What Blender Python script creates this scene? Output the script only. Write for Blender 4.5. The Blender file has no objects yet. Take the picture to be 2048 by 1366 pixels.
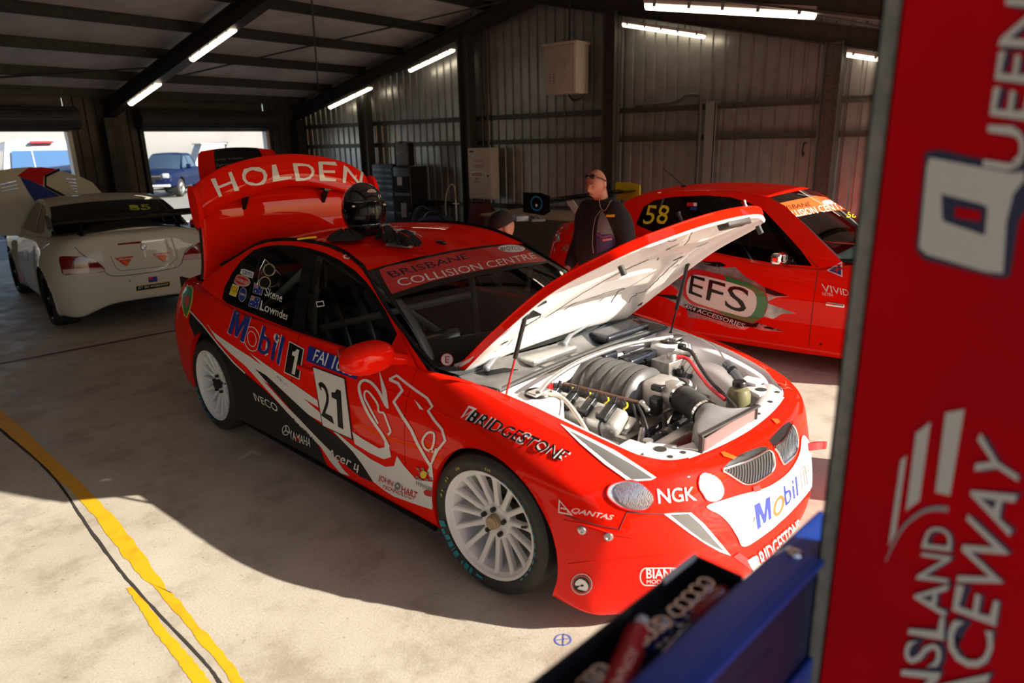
import bpy, bmesh, math, random
import numpy as np
from mathutils import Vector, Matrix
from mathutils.bvhtree import BVHTree

# ---------------------------------------------------------------- camera, sky, sun, exposure
SC = bpy.context.scene
COL = SC.collection
PI = math.pi
random.seed(7)
FPX = 1378.383
CAM_LOC = Vector((-3.02183, -3.05639, 1.93321))
CAM_R = Matrix(((0.617152, -0.786550, -0.021520), (0.230068, 0.154229, 0.960876), (0.752458, 0.597957, -0.276143)))      # rows: right, up, forward in the world
cam_d = bpy.data.cameras.new('camera')
cam = bpy.data.objects.new('camera', cam_d)
COL.objects.link(cam)
cam_d.sensor_width = 36.0
cam_d.lens = FPX / 2048 * 36
cam_d.clip_start = 0.05
cam_d.clip_end = 200
mw = Matrix.Identity(4)
for i in range(3):
    mw[i][0] = CAM_R[0][i]; mw[i][1] = CAM_R[1][i]; mw[i][2] = -CAM_R[2][i]; mw[i][3] = CAM_LOC[i]
cam.matrix_world = mw
cam_d.dof.use_dof = True
cam_d.dof.focus_distance = 4.3
cam_d.dof.aperture_fstop = 2.0
SC.camera = cam
SC.view_settings.view_transform = 'Standard'
SC.view_settings.look = 'None'
SC.view_settings.gamma = 1
SC.view_settings.exposure = 0.25
SC.view_settings.use_curve_mapping = False

world = bpy.data.worlds.new('sky')
SC.world = world
world.use_nodes = True
wn = world.node_tree
wn.nodes.clear()
w_out = wn.nodes.new('ShaderNodeOutputWorld')
w_bg = wn.nodes.new('ShaderNodeBackground')
w_sky = wn.nodes.new('ShaderNodeTexSky')
w_sky.sky_type = 'NISHITA'
w_sky.sun_disc = False
w_sky.sun_elevation = math.radians(25.5)
w_sky.sun_rotation = math.radians(180 - 20)
w_bg.inputs['Strength'].default_value = 0.17
wn.links.new(w_sky.outputs[0], w_bg.inputs['Color'])
wn.links.new(w_bg.outputs[0], w_out.inputs['Surface'])

sun_d = bpy.data.lights.new('sun', 'SUN')
sun_d.energy = 10.0
sun_d.angle = math.radians(0.55)
sun_d.color = (1.0, 0.93, 0.82)
sun = bpy.data.objects.new('sun', sun_d)
COL.objects.link(sun)
sun.location = (2, -8, 6)
_el, _az = math.radians(25.5), math.radians(20.0)
sun.rotation_euler = Vector((-math.sin(_az) * math.cos(_el), math.cos(_az) * math.cos(_el), -math.sin(_el))).to_track_quat('-Z', 'Y').to_euler()

# ---------------------------------------------------------------- helpers
def mat(name, col, rough=0.5, metal=0.0, coat=0.0, emit=None, estr=0.0, spec=0.5):
    m = bpy.data.materials.new(name)
    m.use_nodes = True
    b = m.node_tree.nodes['Principled BSDF']
    b.inputs['Base Color'].default_value = (*col, 1)
    b.inputs['Roughness'].default_value = rough
    b.inputs['Metallic'].default_value = metal
    b.inputs['Coat Weight'].default_value = coat
    b.inputs['Coat Roughness'].default_value = 0.03
    b.inputs['Specular IOR Level'].default_value = spec
    if emit:
        b.inputs['Emission Color'].default_value = (*emit, 1)
        b.inputs['Emission Strength'].default_value = estr
    return m

def noisy(m, c2, scale=8.0, lo=0.4, hi=0.7, detail=6.0, bump=0.0, bscale=60.0, rough2=None):
    nt = m.node_tree; n = nt.nodes; b = n['Principled BSDF']
    tc = n.new('ShaderNodeTexCoord'); nz = n.new('ShaderNodeTexNoise'); rp = n.new('ShaderNodeValToRGB')
    nz.inputs['Scale'].default_value = scale; nz.inputs['Detail'].default_value = detail
    nt.links.new(tc.outputs['Object'], nz.inputs['Vector'])
    nt.links.new(nz.outputs['Fac'], rp.inputs['Fac'])
    rp.color_ramp.elements[0].position = lo; rp.color_ramp.elements[1].position = hi
    rp.color_ramp.elements[0].color = b.inputs['Base Color'].default_value[:]
    rp.color_ramp.elements[1].color = (*c2, 1)
    nt.links.new(rp.outputs['Color'], b.inputs['Base Color'])
    if bump:
        n2 = n.new('ShaderNodeTexNoise'); n2.inputs['Scale'].default_value = bscale; n2.inputs['Detail'].default_value = 4
        bp = n.new('ShaderNodeBump'); bp.inputs['Strength'].default_value = bump; bp.inputs['Distance'].default_value = 0.004
        nt.links.new(tc.outputs['Object'], n2.inputs['Vector'])
        nt.links.new(n2.outputs['Fac'], bp.inputs['Height'])
        nt.links.new(bp.outputs['Normal'], b.inputs['Normal'])
    return m

def glass(name, tint, fac=0.12):
    m = bpy.data.materials.new(name); m.use_nodes = True
    nt = m.node_tree; n = nt.nodes; n.clear()
    o = n.new('ShaderNodeOutputMaterial'); t = n.new('ShaderNodeBsdfTransparent'); g = n.new('ShaderNodeBsdfGlossy')
    fr = n.new('ShaderNodeFresnel'); mx = n.new('ShaderNodeMixShader')
    fr.inputs['IOR'].default_value = 1.45
    g.inputs['Roughness'].default_value = 0.01
    t.inputs['Color'].default_value = (*tint, 1)
    nt.links.new(fr.outputs[0], mx.inputs[0]); nt.links.new(t.outputs[0], mx.inputs[1]); nt.links.new(g.outputs[0], mx.inputs[2])
    nt.links.new(mx.outputs[0], o.inputs['Surface'])
    return m

class MB:
    """collects shapes, builds ONE mesh object; each shape can take a material slot"""
    def __init__(s): s.v = []; s.f = []; s.mi = []; s.cur = 0
    def slot(s, i): s.cur = i; return s
    def add(s, vs, fs, M=None):
        o = len(s.v)
        s.v += [tuple(M @ Vector(p)) if M is not None else tuple(p) for p in vs]
        s.f += [tuple(i + o for i in f) for f in fs]; s.mi += [s.cur] * len(fs)
        return s
    def box(s, c, d, M=None, R=None):
        x, y, z = d[0] / 2, d[1] / 2, d[2] / 2
        vs = [Vector((i * x, j * y, k * z)) for i in (-1, 1) for j in (-1, 1) for k in (-1, 1)]
        if R is not None: vs = [R @ p for p in vs]
        vs = [p + Vector(c) for p in vs]
        return s.add(vs, [(0, 1, 3, 2), (4, 6, 7, 5), (0, 4, 5, 1), (2, 3, 7, 6), (0, 2, 6, 4), (1, 5, 7, 3)], M)
    def bx(s, a, b, M=None):
        return s.box([(a[i] + b[i]) / 2 for i in range(3)], [abs(b[i] - a[i]) for i in range(3)], M)
    def rbox(s, c, d, r=0.01, M=None, R=None, seg=3):
        bm = bmesh.new(); bmesh.ops.create_cube(bm, size=1)
        bmesh.ops.scale(bm, vec=d, verts=bm.verts)
        bmesh.ops.bevel(bm, geom=bm.edges[:], offset=min(r, min(d) * 0.49), segments=seg, affect='EDGES', profile=0.5)
        vs = [v.co.copy() for v in bm.verts]; fs = [[v.index for v in f.verts] for f in bm.faces]
        bm.free()
        if R is not None: vs = [R @ p for p in vs]
        return s.add([p + Vector(c) for p in vs], fs, M)
    def tube(s, pts, r, n=10, cap=True, M=None, closed=False):
        P = [Vector(p) for p in pts]; k = len(P); rings = []; N = None
        for i in range(k):
            if closed: t = P[(i + 1) % k] - P[i - 1]
            else: t = (P[min(i + 1, k - 1)] - P[max(i - 1, 0)])
            t.normalize()
            if N is None:
                N = t.orthogonal().normalized()
            else:
                N = (N - t * N.dot(t));
                N = N.normalized() if N.length > 1e-6 else t.orthogonal().normalized()
            B = t.cross(N); rr = r[i] if isinstance(r, (list, tuple)) else r
            rings.append([P[i] + (N * math.cos(2 * PI * j / n) + B * math.sin(2 * PI * j / n)) * rr for j in range(n)])
        vs = [p for q in rings for p in q]; fs = []
        for i in range(k if closed else k - 1):
            for j in range(n):
                a = i * n + j; b = i * n + (j + 1) % n; c = ((i + 1) % k) * n + (j + 1) % n; d = ((i + 1) % k) * n + j
                fs.append((a, b, c, d))
        if cap and not closed:
            fs.append(tuple(range(n - 1, -1, -1))); fs.append(tuple(range((k - 1) * n, k * n)))
        return s.add(vs, fs, M)
    def cyl(s, a, b, r, n=20, r2=None, M=None):
        return s.tube([a, b], [r, r if r2 is None else r2], n, True, M)
    def lathe(s, prof, n=48, M=None, axis='y', closed=False):
        """prof = [(radius, along-axis)]"""
        vs = []; k = len(prof)
        for (r, h) in prof:
            for j in range(n):
                a = 2 * PI * j / n; c, d = r * math.cos(a), r * math.sin(a)
                vs.append((c, h, d) if axis == 'y' else ((c, d, h) if axis == 'z' else (h, c, d)))
        fs = []
        for i in range(k if closed else k - 1):
            for j in range(n):
                i2 = (i + 1) % k
                fs.append((i * n + j, i * n + (j + 1) % n, i2 * n + (j + 1) % n, i2 * n + j))
        return s.add(vs, fs, M)
    def prism(s, poly, h0, h1, M=None, axis='z'):
        n = len(poly)
        def P(p, h): return (p[0], p[1], h) if axis == 'z' else ((p[0], h, p[1]) if axis == 'y' else (h, p[0], p[1]))
        vs = [P(p, h0) for p in poly] + [P(p, h1) for p in poly]
        fs = [tuple(range(n - 1, -1, -1)), tuple(range(n, 2 * n))] + [(i, (i + 1) % n, n + (i + 1) % n, n + i) for i in range(n)]
        return s.add(vs, fs, M)
    def sphere(s, c, r, n=16, m=10, M=None):
        rx, ry, rz = r if isinstance(r, (tuple, list)) else (r, r, r)
        vs = []; fs = []
        for i in range(m + 1):
            t = PI * i / m
            for j in range(n):
                a = 2 * PI * j / n
                vs.append((c[0] + rx * math.sin(t) * math.cos(a), c[1] + ry * math.sin(t) * math.sin(a), c[2] + rz * math.cos(t)))
        for i in range(m):
            for j in range(n):
                fs.append((i * n + j, i * n + (j + 1) % n, (i + 1) * n + (j + 1) % n, (i + 1) * n + j))
        return s.add(vs, fs, M)
    def grid(s, G, M=None, flip=False, keep=None):
        """G[i][j] points"""
        a = len(G); b = len(G[0]); vs = [p for r in G for p in r]; fs = []
        for i in range(a - 1):
            for j in range(b - 1):
                if keep and not keep(i, j): continue
                q = (i * b + j, i * b + j + 1, (i + 1) * b + j + 1, (i + 1) * b + j)
                fs.append(q[::-1] if flip else q)
        return s.add(vs, fs, M)
    def build(s, name, m, parent=None, smooth=True, angle=35, merge=True):
        me = bpy.data.meshes.new(name)
        me.from_pydata([tuple(v) for v in s.v], [], s.f)
        ms = m if isinstance(m, (list, tuple)) else [m]
        for x in ms: me.materials.append(x)
        me.polygons.foreach_set('material_index', s.mi)
        bm = bmesh.new(); bm.from_mesh(me)
        if merge: bmesh.ops.remove_doubles(bm, verts=bm.verts, dist=1e-5)
        loose = [v for v in bm.verts if not v.link_faces]
        if loose: bmesh.ops.delete(bm, geom=loose, context='VERTS')
        bmesh.ops.recalc_face_normals(bm, faces=bm.faces)
        if smooth:
            for f in bm.faces: f.smooth = True
            lim = math.radians(angle)
            for e in bm.edges:
                if len(e.link_faces) == 2 and e.calc_face_angle(0) > lim: e.smooth = False
        bm.to_mesh(me); bm.free()
        o = bpy.data.objects.new(name, me); COL.objects.link(o)
        if parent is not None: o.parent = parent
        return o

def tag(o, label=None, cat=None, group=None, kind=None):
    if label: o['label'] = label
    if cat: o['category'] = cat
    if group: o['group'] = group
    if kind: o['kind'] = kind
    return o

def thing(name, label, cat, loc=(0, 0, 0), rz=0.0, group=None):
    o = bpy.data.objects.new(name, None); COL.objects.link(o)
    o.empty_display_size = 0.1
    o.location = loc; o.rotation_euler = (0, 0, rz)
    return tag(o, label, cat, group)

def dup(root, loc, rz=None, label=None, group=None, name=None):
    r = root.copy(); COL.objects.link(r); r.location = loc
    if rz is not None: r.rotation_euler = (0, 0, rz)
    if label: r['label'] = label
    if group: r['group'] = group
    for ch in list(root.children):
        c = ch.copy(); COL.objects.link(c); c.parent = r
        for g in list(ch.children):
            d = g.copy(); COL.objects.link(d); d.parent = c
    return r

def cr1(P, t):
    """Catmull-Rom through numpy points P at parameter array t in [0, n-1]"""
    P = np.asarray(P, float); n = len(P)
    E = np.concatenate([[2 * P[0] - P[1]], P, [2 * P[-1] - P[-2]]])
    i = np.clip(np.floor(t).astype(int), 0, n - 2); u = (t - i)
    u = u.reshape(-1, *([1] * (P.ndim - 1)))
    a, b, c, d = E[i], E[i + 1], E[i + 2], E[i + 3]
    return 0.5 * (2 * b + (c - a) * u + (2 * a - 5 * b + 4 * c - d) * u ** 2 + (3 * b - a - 3 * c + d) * u ** 3)

def spline(P, n):
    return [tuple(p) for p in cr1(P, np.linspace(0, len(P) - 1, n))]

def surf(ctrl, nu, nv):
    """ctrl[i][j] -> fine grid (numpy nu x nv x 3)"""
    C = np.asarray(ctrl, float)
    A = cr1(C, np.linspace(0, C.shape[0] - 1, nu))
    B = cr1(np.swapaxes(A, 0, 1), np.linspace(0, C.shape[1] - 1, nv))
    return np.swapaxes(B, 0, 1)

def pts(G): return [[tuple(p) for p in r] for r in G]

# -- flat shapes: fills and lettering as (verts2d, faces)
def _curve_fill(cu):
    o = bpy.data.objects.new('tmp', cu); COL.objects.link(o)
    bpy.context.view_layer.update()
    me = bpy.data.meshes.new_from_object(o.evaluated_get(bpy.context.evaluated_depsgraph_get()))
    V = [(v.co.x, v.co.y) for v in me.vertices]; F = [tuple(p.vertices) for p in me.polygons]
    bpy.data.objects.remove(o); bpy.data.meshes.remove(me); bpy.data.curves.remove(cu)
    return V, F

def fill(loops):
    cu = bpy.data.curves.new('tmp', 'CURVE'); cu.dimensions = '2D'; cu.fill_mode = 'BOTH'
    for L in loops:
        sp = cu.splines.new('POLY'); sp.points.add(len(L) - 1); sp.use_cyclic_u = True
        for p, q in zip(sp.points, L): p.co = (q[0], q[1], 0, 1)
    return _curve_fill(cu)

def text(t, bold=0.0, shear=0.0, sx=1.0, space=1.0):
    """lettering normalised to the unit box (0..1, 0..1)"""
    if t in GLYPH: return fill([GLYPH[t]])
    def raw(off):
        cu = bpy.data.curves.new('tmp', 'FONT'); cu.body = t; cu.resolution_u = 3; cu.offset = off; cu.shear = shear
        cu.space_character = space
        return _curve_fill(cu)
    V, F = raw(0.0)
    if not V: return V, F
    if bold:
        V1, F1 = raw(bold)
        if len(V1) == len(V):      # keep the plain corner wherever the emboldened one shoots out
            V = [q if math.hypot(q[0] - p[0], q[1] - p[1]) < 3 * bold else p for p, q in zip(V, V1)]
    x0 = min(v[0] for v in V); x1 = max(v[0] for v in V); y0 = min(v[1] for v in V); y1 = max(v[1] for v in V)
    return [((x - x0) / (x1 - x0), (y - y0) / (y1 - y0)) for x, y in V], F

def stroke(P, w, closed=False):
    """polyline thickened to a ribbon, returns loops"""
    P = [Vector((p[0], p[1])) for p in P]; n = len(P); L = []; R = []
    for i in range(n):
        a = P[i - 1] if (i or closed) else P[i]; b = P[(i + 1) % n] if (i < n - 1 or closed) else P[i]
        d = (b - a).normalized(); q = Vector((-d.y, d.x)); ww = w[i] if isinstance(w, (list, tuple)) else w
        L.append(tuple(P[i] + q * ww / 2)); R.append(tuple(P[i] - q * ww / 2))
    if closed: return [L, R]
    return [L + R[::-1]]

GLYPH = {'M': [(0, 0), (0, 1), (.30, 1), (.5, .40), (.70, 1), (1, 1), (1, 0), (.77, 0), (.77, .62), (.58, .04), (.42, .04), (.23, .62), (.23, 0)],
         '1': [(.06, .68), (.06, .83), (.34, .87), (.50, 1), (.82, 1), (.82, 0), (.44, 0), (.44, .68)]}
def ell(cx, cy, rx, ry, n=32, rot=0.0):
    c, s = math.cos(rot), math.sin(rot)
    return [(cx + rx * math.cos(2 * PI * i / n) * c - ry * math.sin(2 * PI * i / n) * s,
             cy + rx * math.cos(2 * PI * i / n) * s + ry * math.sin(2 * PI * i / n) * c) for i in range(n)]

def sm2(P, n, closed=False):
    Q = [tuple(p) for p in P]
    if closed:
        Q = [Q[-1]] + Q + [Q[0], Q[1]]
        r = cr1(Q, np.linspace(1, len(Q) - 2, n, endpoint=False))
    else: r = cr1(Q, np.linspace(0, len(Q) - 1, n))
    return [tuple(p) for p in r]

def slice_shape(VF, step):
    """cut a flat shape by a square grid so that it can follow a curved panel"""
    V, F = VF
    bm = bmesh.new(); vs = [bm.verts.new((x, y, 0)) for x, y in V]
    for f in F:
        try: bm.faces.new([vs[i] for i in f])
        except ValueError: pass
    for ax in (0, 1):
        c = [v.co[ax] for v in bm.verts]
        if not c: break
        lo, hi = min(c), max(c); k = math.floor(lo / step) + 1
        while k * step < hi:
            n = Vector((1, 0, 0)) if ax == 0 else Vector((0, 1, 0))
            bmesh.ops.bisect_plane(bm, geom=bm.verts[:] + bm.edges[:] + bm.faces[:], plane_co=n * (k * step), plane_no=n, dist=1e-6)
            k += 1
    bm.verts.index_update()
    V2 = [(v.co.x, v.co.y) for v in bm.verts]; F2 = [tuple(v.index for v in f.verts) for f in bm.faces]
    bm.free(); return V2, F2

def homog(q):
    """unit square (0,0),(1,0),(1,1),(0,1) -> quad q"""
    A = []; b = []
    for (u, v), (x, y) in zip(((0, 0), (1, 0), (1, 1), (0, 1)), q):
        A.append([u, v, 1, 0, 0, 0, -u * x, -v * x]); b.append(x)
        A.append([0, 0, 0, u, v, 1, -u * y, -v * y]); b.append(y)
    h = np.append(np.linalg.solve(np.array(A, float), np.array(b, float)), 1).reshape(3, 3)
    def g(u, v):
        p = h @ np.array([u, v, 1.0]); return (p[0] / p[2], p[1] / p[2])
    return g

def sight(x, y):
    """direction in which the photograph's point (x, y) is seen"""
    d = Vector(((x - 1024) / FPX, -(y - 683) / FPX, 1.0))
    return (CAM_R[0] * d.x + CAM_R[1] * d.y + CAM_R[2] * d.z).normalized()

def at(x, y, axis, val):
    d = sight(x, y); return CAM_LOC + d * ((val - CAM_LOC[axis]) / d[axis])

class Stick:
    """lays stickers and paint on the real panels of one thing"""
    def __init__(s, root, panels):
        s.root = root; bpy.context.view_layer.update()
        s.M = root.matrix_world.copy(); s.I = s.M.inverted(); V = []; F = []
        for p in panels:
            R = s.I @ p.matrix_world
            o = len(V); V += [R @ v.co for v in p.data.vertices]; F += [tuple(i + o for i in f.vertices) for f in p.data.polygons]
        s.bvh = BVHTree.FromPolygons(V, F)
        s.o = s.I @ CAM_LOC; s.n = 0
    def hit(s, x, y):
        d = (s.I.to_3x3() @ sight(x, y)).normalized()
        h = s.bvh.ray_cast(s.o, d)
        if h[0] is None: return None
        n = h[1] if h[1].dot(d) < 0 else -h[1]
        return h[0], n
    def put(s, name, VF, m, quad=None, lift=None, parent=None, step=None, label=None):
        if quad:
            g = homog(quad); VF = ([g(u, v) for u, v in VF[0]], VF[1])
        VF = slice_shape(VF, step or 7)
        g = None
        lf = lift if lift is not None else 0.0022 + 0.0004 * (s.n % 3)
        s.n += 1
        H = [s.hit(x, y) for (x, y) in VF[0]]
        ds = sorted((h[0] - s.o).length for h in H if h)
        if not ds: return None
        far = ds[len(ds) // 2] + 0.75
        good = lambda h: h is not None and (h[0] - s.o).length < far
        ok = [good(h) for h in H]; P = [list(p) for p in VF[0]]
        for f in VF[1]:                       # a sticker that reaches over a panel's edge ends at that edge
            g_ = [i for i in f if ok[i]]
            if not g_ or len(g_) == len(f): continue
            for i in f:
                if ok[i] or H[i] == 'x': continue
                j = min(g_, key=lambda q: (VF[0][q][0] - VF[0][i][0]) ** 2 + (VF[0][q][1] - VF[0][i][1]) ** 2)
                a, b = VF[0][j], VF[0][i]; lo, hi, best = 0.0, 1.0, H[j]
                for _ in range(7):
                    m_ = (lo + hi) / 2; h = s.hit(a[0] + (b[0] - a[0]) * m_, a[1] + (b[1] - a[1]) * m_)
                    if good(h): lo, best = m_, h
                    else: hi = m_
                H[i] = best
        V = []
        for i, h in enumerate(H):
            if h is None or not good(h): V.append((0, 0, 0)); ok[i] = False
            else: V.append(tuple(h[0] + h[1] * lf)); ok[i] = True
        F = [f for f in VF[1] if all(ok[i] for i in f)]
        F = [f for f in F if max((Vector(V[f[i]]) - Vector(V[f[i - 1]])).length for i in range(len(f))) < 0.3]
        mb = MB(); mb.v = V; mb.f = F; mb.mi = [0] * len(F)
        ob = mb.build(name, m, s.root if parent is None else parent, smooth=True)
        # keep the faces turned outwards
        if label: ob['label'] = label
        return ob
# ---------------------------------------------------------------- materials
M = {}
M['concrete'] = mat('concrete', (0.50, 0.44, 0.36), 0.62)
def _conc():
    m = M['concrete']; nt = m.node_tree; n = nt.nodes; b = n['Principled BSDF']
    tc = n.new('ShaderNodeTexCoord')
    def noise(s, d=6, r=0.6):
        z = n.new('ShaderNodeTexNoise'); z.inputs['Scale'].default_value = s; z.inputs['Detail'].default_value = d; z.inputs['Roughness'].default_value = r
        nt.links.new(tc.outputs['Object'], z.inputs['Vector']); return z
    def ramp(z, p0, p1, c0, c1):
        r = n.new('ShaderNodeValToRGB'); r.color_ramp.elements[0].position = p0; r.color_ramp.elements[1].position = p1
        r.color_ramp.elements[0].color = (*c0, 1); r.color_ramp.elements[1].color = (*c1, 1)
        nt.links.new(z.outputs['Fac'], r.inputs['Fac']); return r
    def mul(a, c, f=1.0):
        x = n.new('ShaderNodeMix'); x.data_type = 'RGBA'; x.blend_type = 'MULTIPLY'; x.inputs[0].default_value = f
        nt.links.new(a, x.inputs[6]); nt.links.new(c, x.inputs[7]); return x.outputs[2]
    base = ramp(noise(1.3, 8, .65), .35, .7, (0.48, 0.42, 0.34), (0.60, 0.545, 0.455))
    stain = ramp(noise(2.6, 5, .7), .36, .5, (0.45, 0.40, 0.36), (1, 1, 1))
    grain = ramp(noise(95, 3, .7), .3, .62, (0.80, 0.78, 0.75), (1.0, 1.0, 1.0))
    pit = ramp(noise(38, 2, .5), .27, .31, (0.5, 0.46, 0.42), (1, 1, 1))
    c = mul(base.outputs[0], stain.outputs[0], .35); c = mul(c, grain.outputs[0]); c = mul(c, pit.outputs[0], .6)
    nt.links.new(c, b.inputs['Base Color'])
    z = noise(120, 4, .7); bp = n.new('ShaderNodeBump'); bp.inputs['Strength'].default_value = .35; bp.inputs['Distance'].default_value = .004
    nt.links.new(z.outputs['Fac'], bp.inputs['Height']); nt.links.new(bp.outputs['Normal'], b.inputs['Normal'])
    rr = ramp(noise(3.5, 4), .3, .7, (.42,) * 3, (.75,) * 3); nt.links.new(rr.outputs[0], b.inputs['Roughness'])
_conc()
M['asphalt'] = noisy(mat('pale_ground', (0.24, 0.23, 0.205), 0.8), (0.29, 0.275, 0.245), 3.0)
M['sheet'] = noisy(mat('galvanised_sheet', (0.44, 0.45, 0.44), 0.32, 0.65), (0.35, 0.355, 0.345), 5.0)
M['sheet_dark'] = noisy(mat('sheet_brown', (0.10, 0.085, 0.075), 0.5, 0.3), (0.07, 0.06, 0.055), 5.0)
M['steel'] = noisy(mat('galvanised_steel', (0.075, 0.074, 0.068), 0.45, 0.5), (0.125, 0.122, 0.112), 30.0, .35, .6)
M['steel_dark'] = noisy(mat('dark_steel', (0.05, 0.045, 0.042), 0.55, 0.4), (0.075, 0.068, 0.06), 12.0)
M['foil'] = noisy(mat('roof_foil', (0.72, 0.69, 0.70), 0.55, 0.0), (0.57, 0.545, 0.56), 2.5, bump=.3, bscale=6)
M['door_roll'] = noisy(mat('roller_door', (0.045, 0.045, 0.055), 0.5, 0.3), (0.06, 0.06, 0.07), 4.0)
M['yellow'] = noisy(mat('yellow_paint', (0.80, 0.40, 0.008), 0.6), (0.62, 0.29, 0.01), 9.0, .5, .78, bump=.2)
M['redline'] = noisy(mat('red_paint_line', (0.16, 0.02, 0.03), 0.6), (0.10, 0.02, 0.05), 3.0)
M['greypaint'] = mat('worn_white_paint', (0.62, 0.60, 0.57), 0.7)
M['bluepen'] = mat('blue_pen', (0.10, 0.14, 0.45), 0.7)
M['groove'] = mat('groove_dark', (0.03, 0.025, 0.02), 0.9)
M['lamp'] = mat('tube_diffuser', (0.9, 0.86, 0.75), 0.4, emit=(1.0, 0.84, 0.60), estr=5.0)
M['lamp_body'] = mat('lamp_housing', (0.55, 0.53, 0.50), 0.45)
M['clip'] = mat('lamp_clip', (0.45, 0.45, 0.44), 0.3, 0.8)
M['cream'] = noisy(mat('cream_enamel', (0.58, 0.52, 0.42), 0.4), (0.50, 0.45, 0.37), 6)
M['black'] = mat('black_plastic', (0.012, 0.012, 0.013), 0.35)
M['rubber'] = noisy(mat('black_rubber', (0.022, 0.021, 0.02), 0.6), (0.035, 0.033, 0.03), 14)
M['white'] = mat('white_enamel', (0.80, 0.79, 0.77), 0.3)
M['chrome'] = mat('chrome', (0.8, 0.8, 0.8), 0.12, 1.0)
M['alu'] = noisy(mat('aluminium', (0.56, 0.55, 0.53), 0.35, 0.9), (0.46, 0.45, 0.43), 20)
M['grey'] = mat('grey_plastic', (0.16, 0.165, 0.18), 0.45)
M['ltgrey'] = mat('light_grey', (0.5, 0.5, 0.5), 0.5)
M['redtxt'] = mat('red_print', (0.55, 0.12, 0.09), 0.5)
M['black_txt'] = mat('black_print', (0.02, 0.02, 0.02), 0.5)
M['white_txt'] = mat('white_print', (0.82, 0.80, 0.78), 0.4)
M['wood'] = noisy(mat('bench_board', (0.42, 0.33, 0.21), 0.6), (0.34, 0.26, 0.17), 5)
M['skin'] = noisy(mat('skin', (0.52, 0.22, 0.15), 0.5), (0.44, 0.17, 0.12), 18)
M['cloth_black'] = noisy(mat('black_cloth', (0.012, 0.012, 0.014), 0.9), (0.02, 0.02, 0.022), 30)

def flat(name, VF, z, m, label, cat, kind=None, thick=0.0):
    """a painted mark lying on the floor, laid with real thickness"""
    V, F = VF
    mb = MB(); mb.add([(x, y, z) for x, y in V], F)
    o = mb.build(name, m, smooth=False)
    return tag(o, label, cat, kind=kind)

# ---------------------------------------------------------------- floor and its markings
XL, XW, YB, YF = -10.0, 8.1, 12.5, -2.75          # left end, gable wall, rear wall, front opening
RID, SL, ZR = 4.94, 0.23, 4.33                    # ridge position, roof slope, rafter underside at ridge
def under(y): return ZR - SL * abs(y - RID)
mb = MB(); mb.bx((-14, -9, -0.2), (8.3, YB + 0.1, 0.0))
tag(mb.build('floor', M['concrete'], smooth=False), 'mottled concrete garage floor', 'floor', kind='structure')
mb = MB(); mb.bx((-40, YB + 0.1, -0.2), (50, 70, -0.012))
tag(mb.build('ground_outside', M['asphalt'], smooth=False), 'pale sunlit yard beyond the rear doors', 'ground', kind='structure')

def rough_strip(pl, pr, n=60, amp=0.006):
    """ragged painted strip between two polylines"""
    L = sm2(pl, n); R = sm2(pr, n)
    L = [(x + random.uniform(-amp, amp), y) for x, y in L]; R = [(x + random.uniform(-amp, amp), y) for x, y in R]
    V = L + R; F = [(i, i + 1, n + i + 1, n + i) for i in range(n - 1)]
    return V, F
def fl(*q): return [tuple(at(x, y, 2, 0.0)[:2]) for x, y in q]
yl = rough_strip([(-1.61, 6.0), (-1.66, 3.0)] + fl((150, 985), (256, 1085), (350, 1196), (440, 1290), (520, 1400)),
                 [(-1.52, 6.0), (-1.56, 3.0)] + fl((195, 985), (300, 1085), (400, 1203), (470, 1290), (575, 1400)))
a0, a1 = fl((0, 868), (0, 835))
yl = rough_strip(fl((0, 862), (60, 910), (150, 990), (205, 1055), (262, 1130), (330, 1200), (420, 1310), (480, 1385)),
                 fl((0, 818), (70, 880), (180, 985), (250, 1060), (325, 1165), (360, 1205), (440, 1300), (520, 1400)))
o = flat('floor_line', yl, 0.0016, M['yellow'], 'wide ragged yellow line painted along the floor joint', 'floor marking')
y2 = rough_strip(fl((253, 1176), (300, 1250), (360, 1330), (395, 1385)), fl((268, 1174), (330, 1255), (390, 1325), (437, 1385)), 40, .004)
flat('floor_line', y2, 0.0016, M['yellow'], 'narrow second yellow strip left of the floor joint', 'floor marking')
g = rough_strip(fl((0, 862), (100, 950), (180, 1065), (262, 1172), (400, 1318), (445, 1380)), fl((0, 855), (104, 948), (186, 1062), (270, 1172), (408, 1318), (455, 1380)), 60, .002)
flat('trim_1', g, 0.0022, M['groove'], 'dark joint running along the yellow line', 'floor joint', kind='structure')
r = rough_strip([(-3.2, 5.05), (1.2, 4.49)], [(-3.2, 4.98), (1.2, 4.42)], 30, 0)
flat('floor_line', r, 0.0016, M['redline'], 'thin dark red line across the floor behind the rear wheel', 'floor marking')
T = fill([fl((476, 917), (503, 902), (507, 905), (481, 920))]); 
flat('floor_mark', T, 0.0016, M['greypaint'], 'stem of the pale T painted beside the black sill', 'floor marking')
mbT = MB(); T2 = fill([fl((497, 901), (507, 901), (524, 911), (514, 912))])
flat('floor_mark', T2, 0.0018, M['greypaint'], 'short crossbar of the pale T painted beside the black sill', 'floor marking')
circ = fl(*[(1126 + 16 * math.cos(i * PI / 16), 1280 + 11 * math.sin(i * PI / 16)) for i in range(32)])
mb = MB()
for L in (stroke(circ, .006, True), stroke(fl((1112, 1281), (1140, 1277)), .005), stroke(fl((1127, 1268), (1126, 1292)), .005)):
    V, F = fill(L); mb.add([(x, y, .0016) for x, y in V], F)
tag(mb.build('floor_mark', M['bluepen'], smooth=False), 'small blue circled cross drawn on the sunlit floor', 'floor marking')
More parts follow.
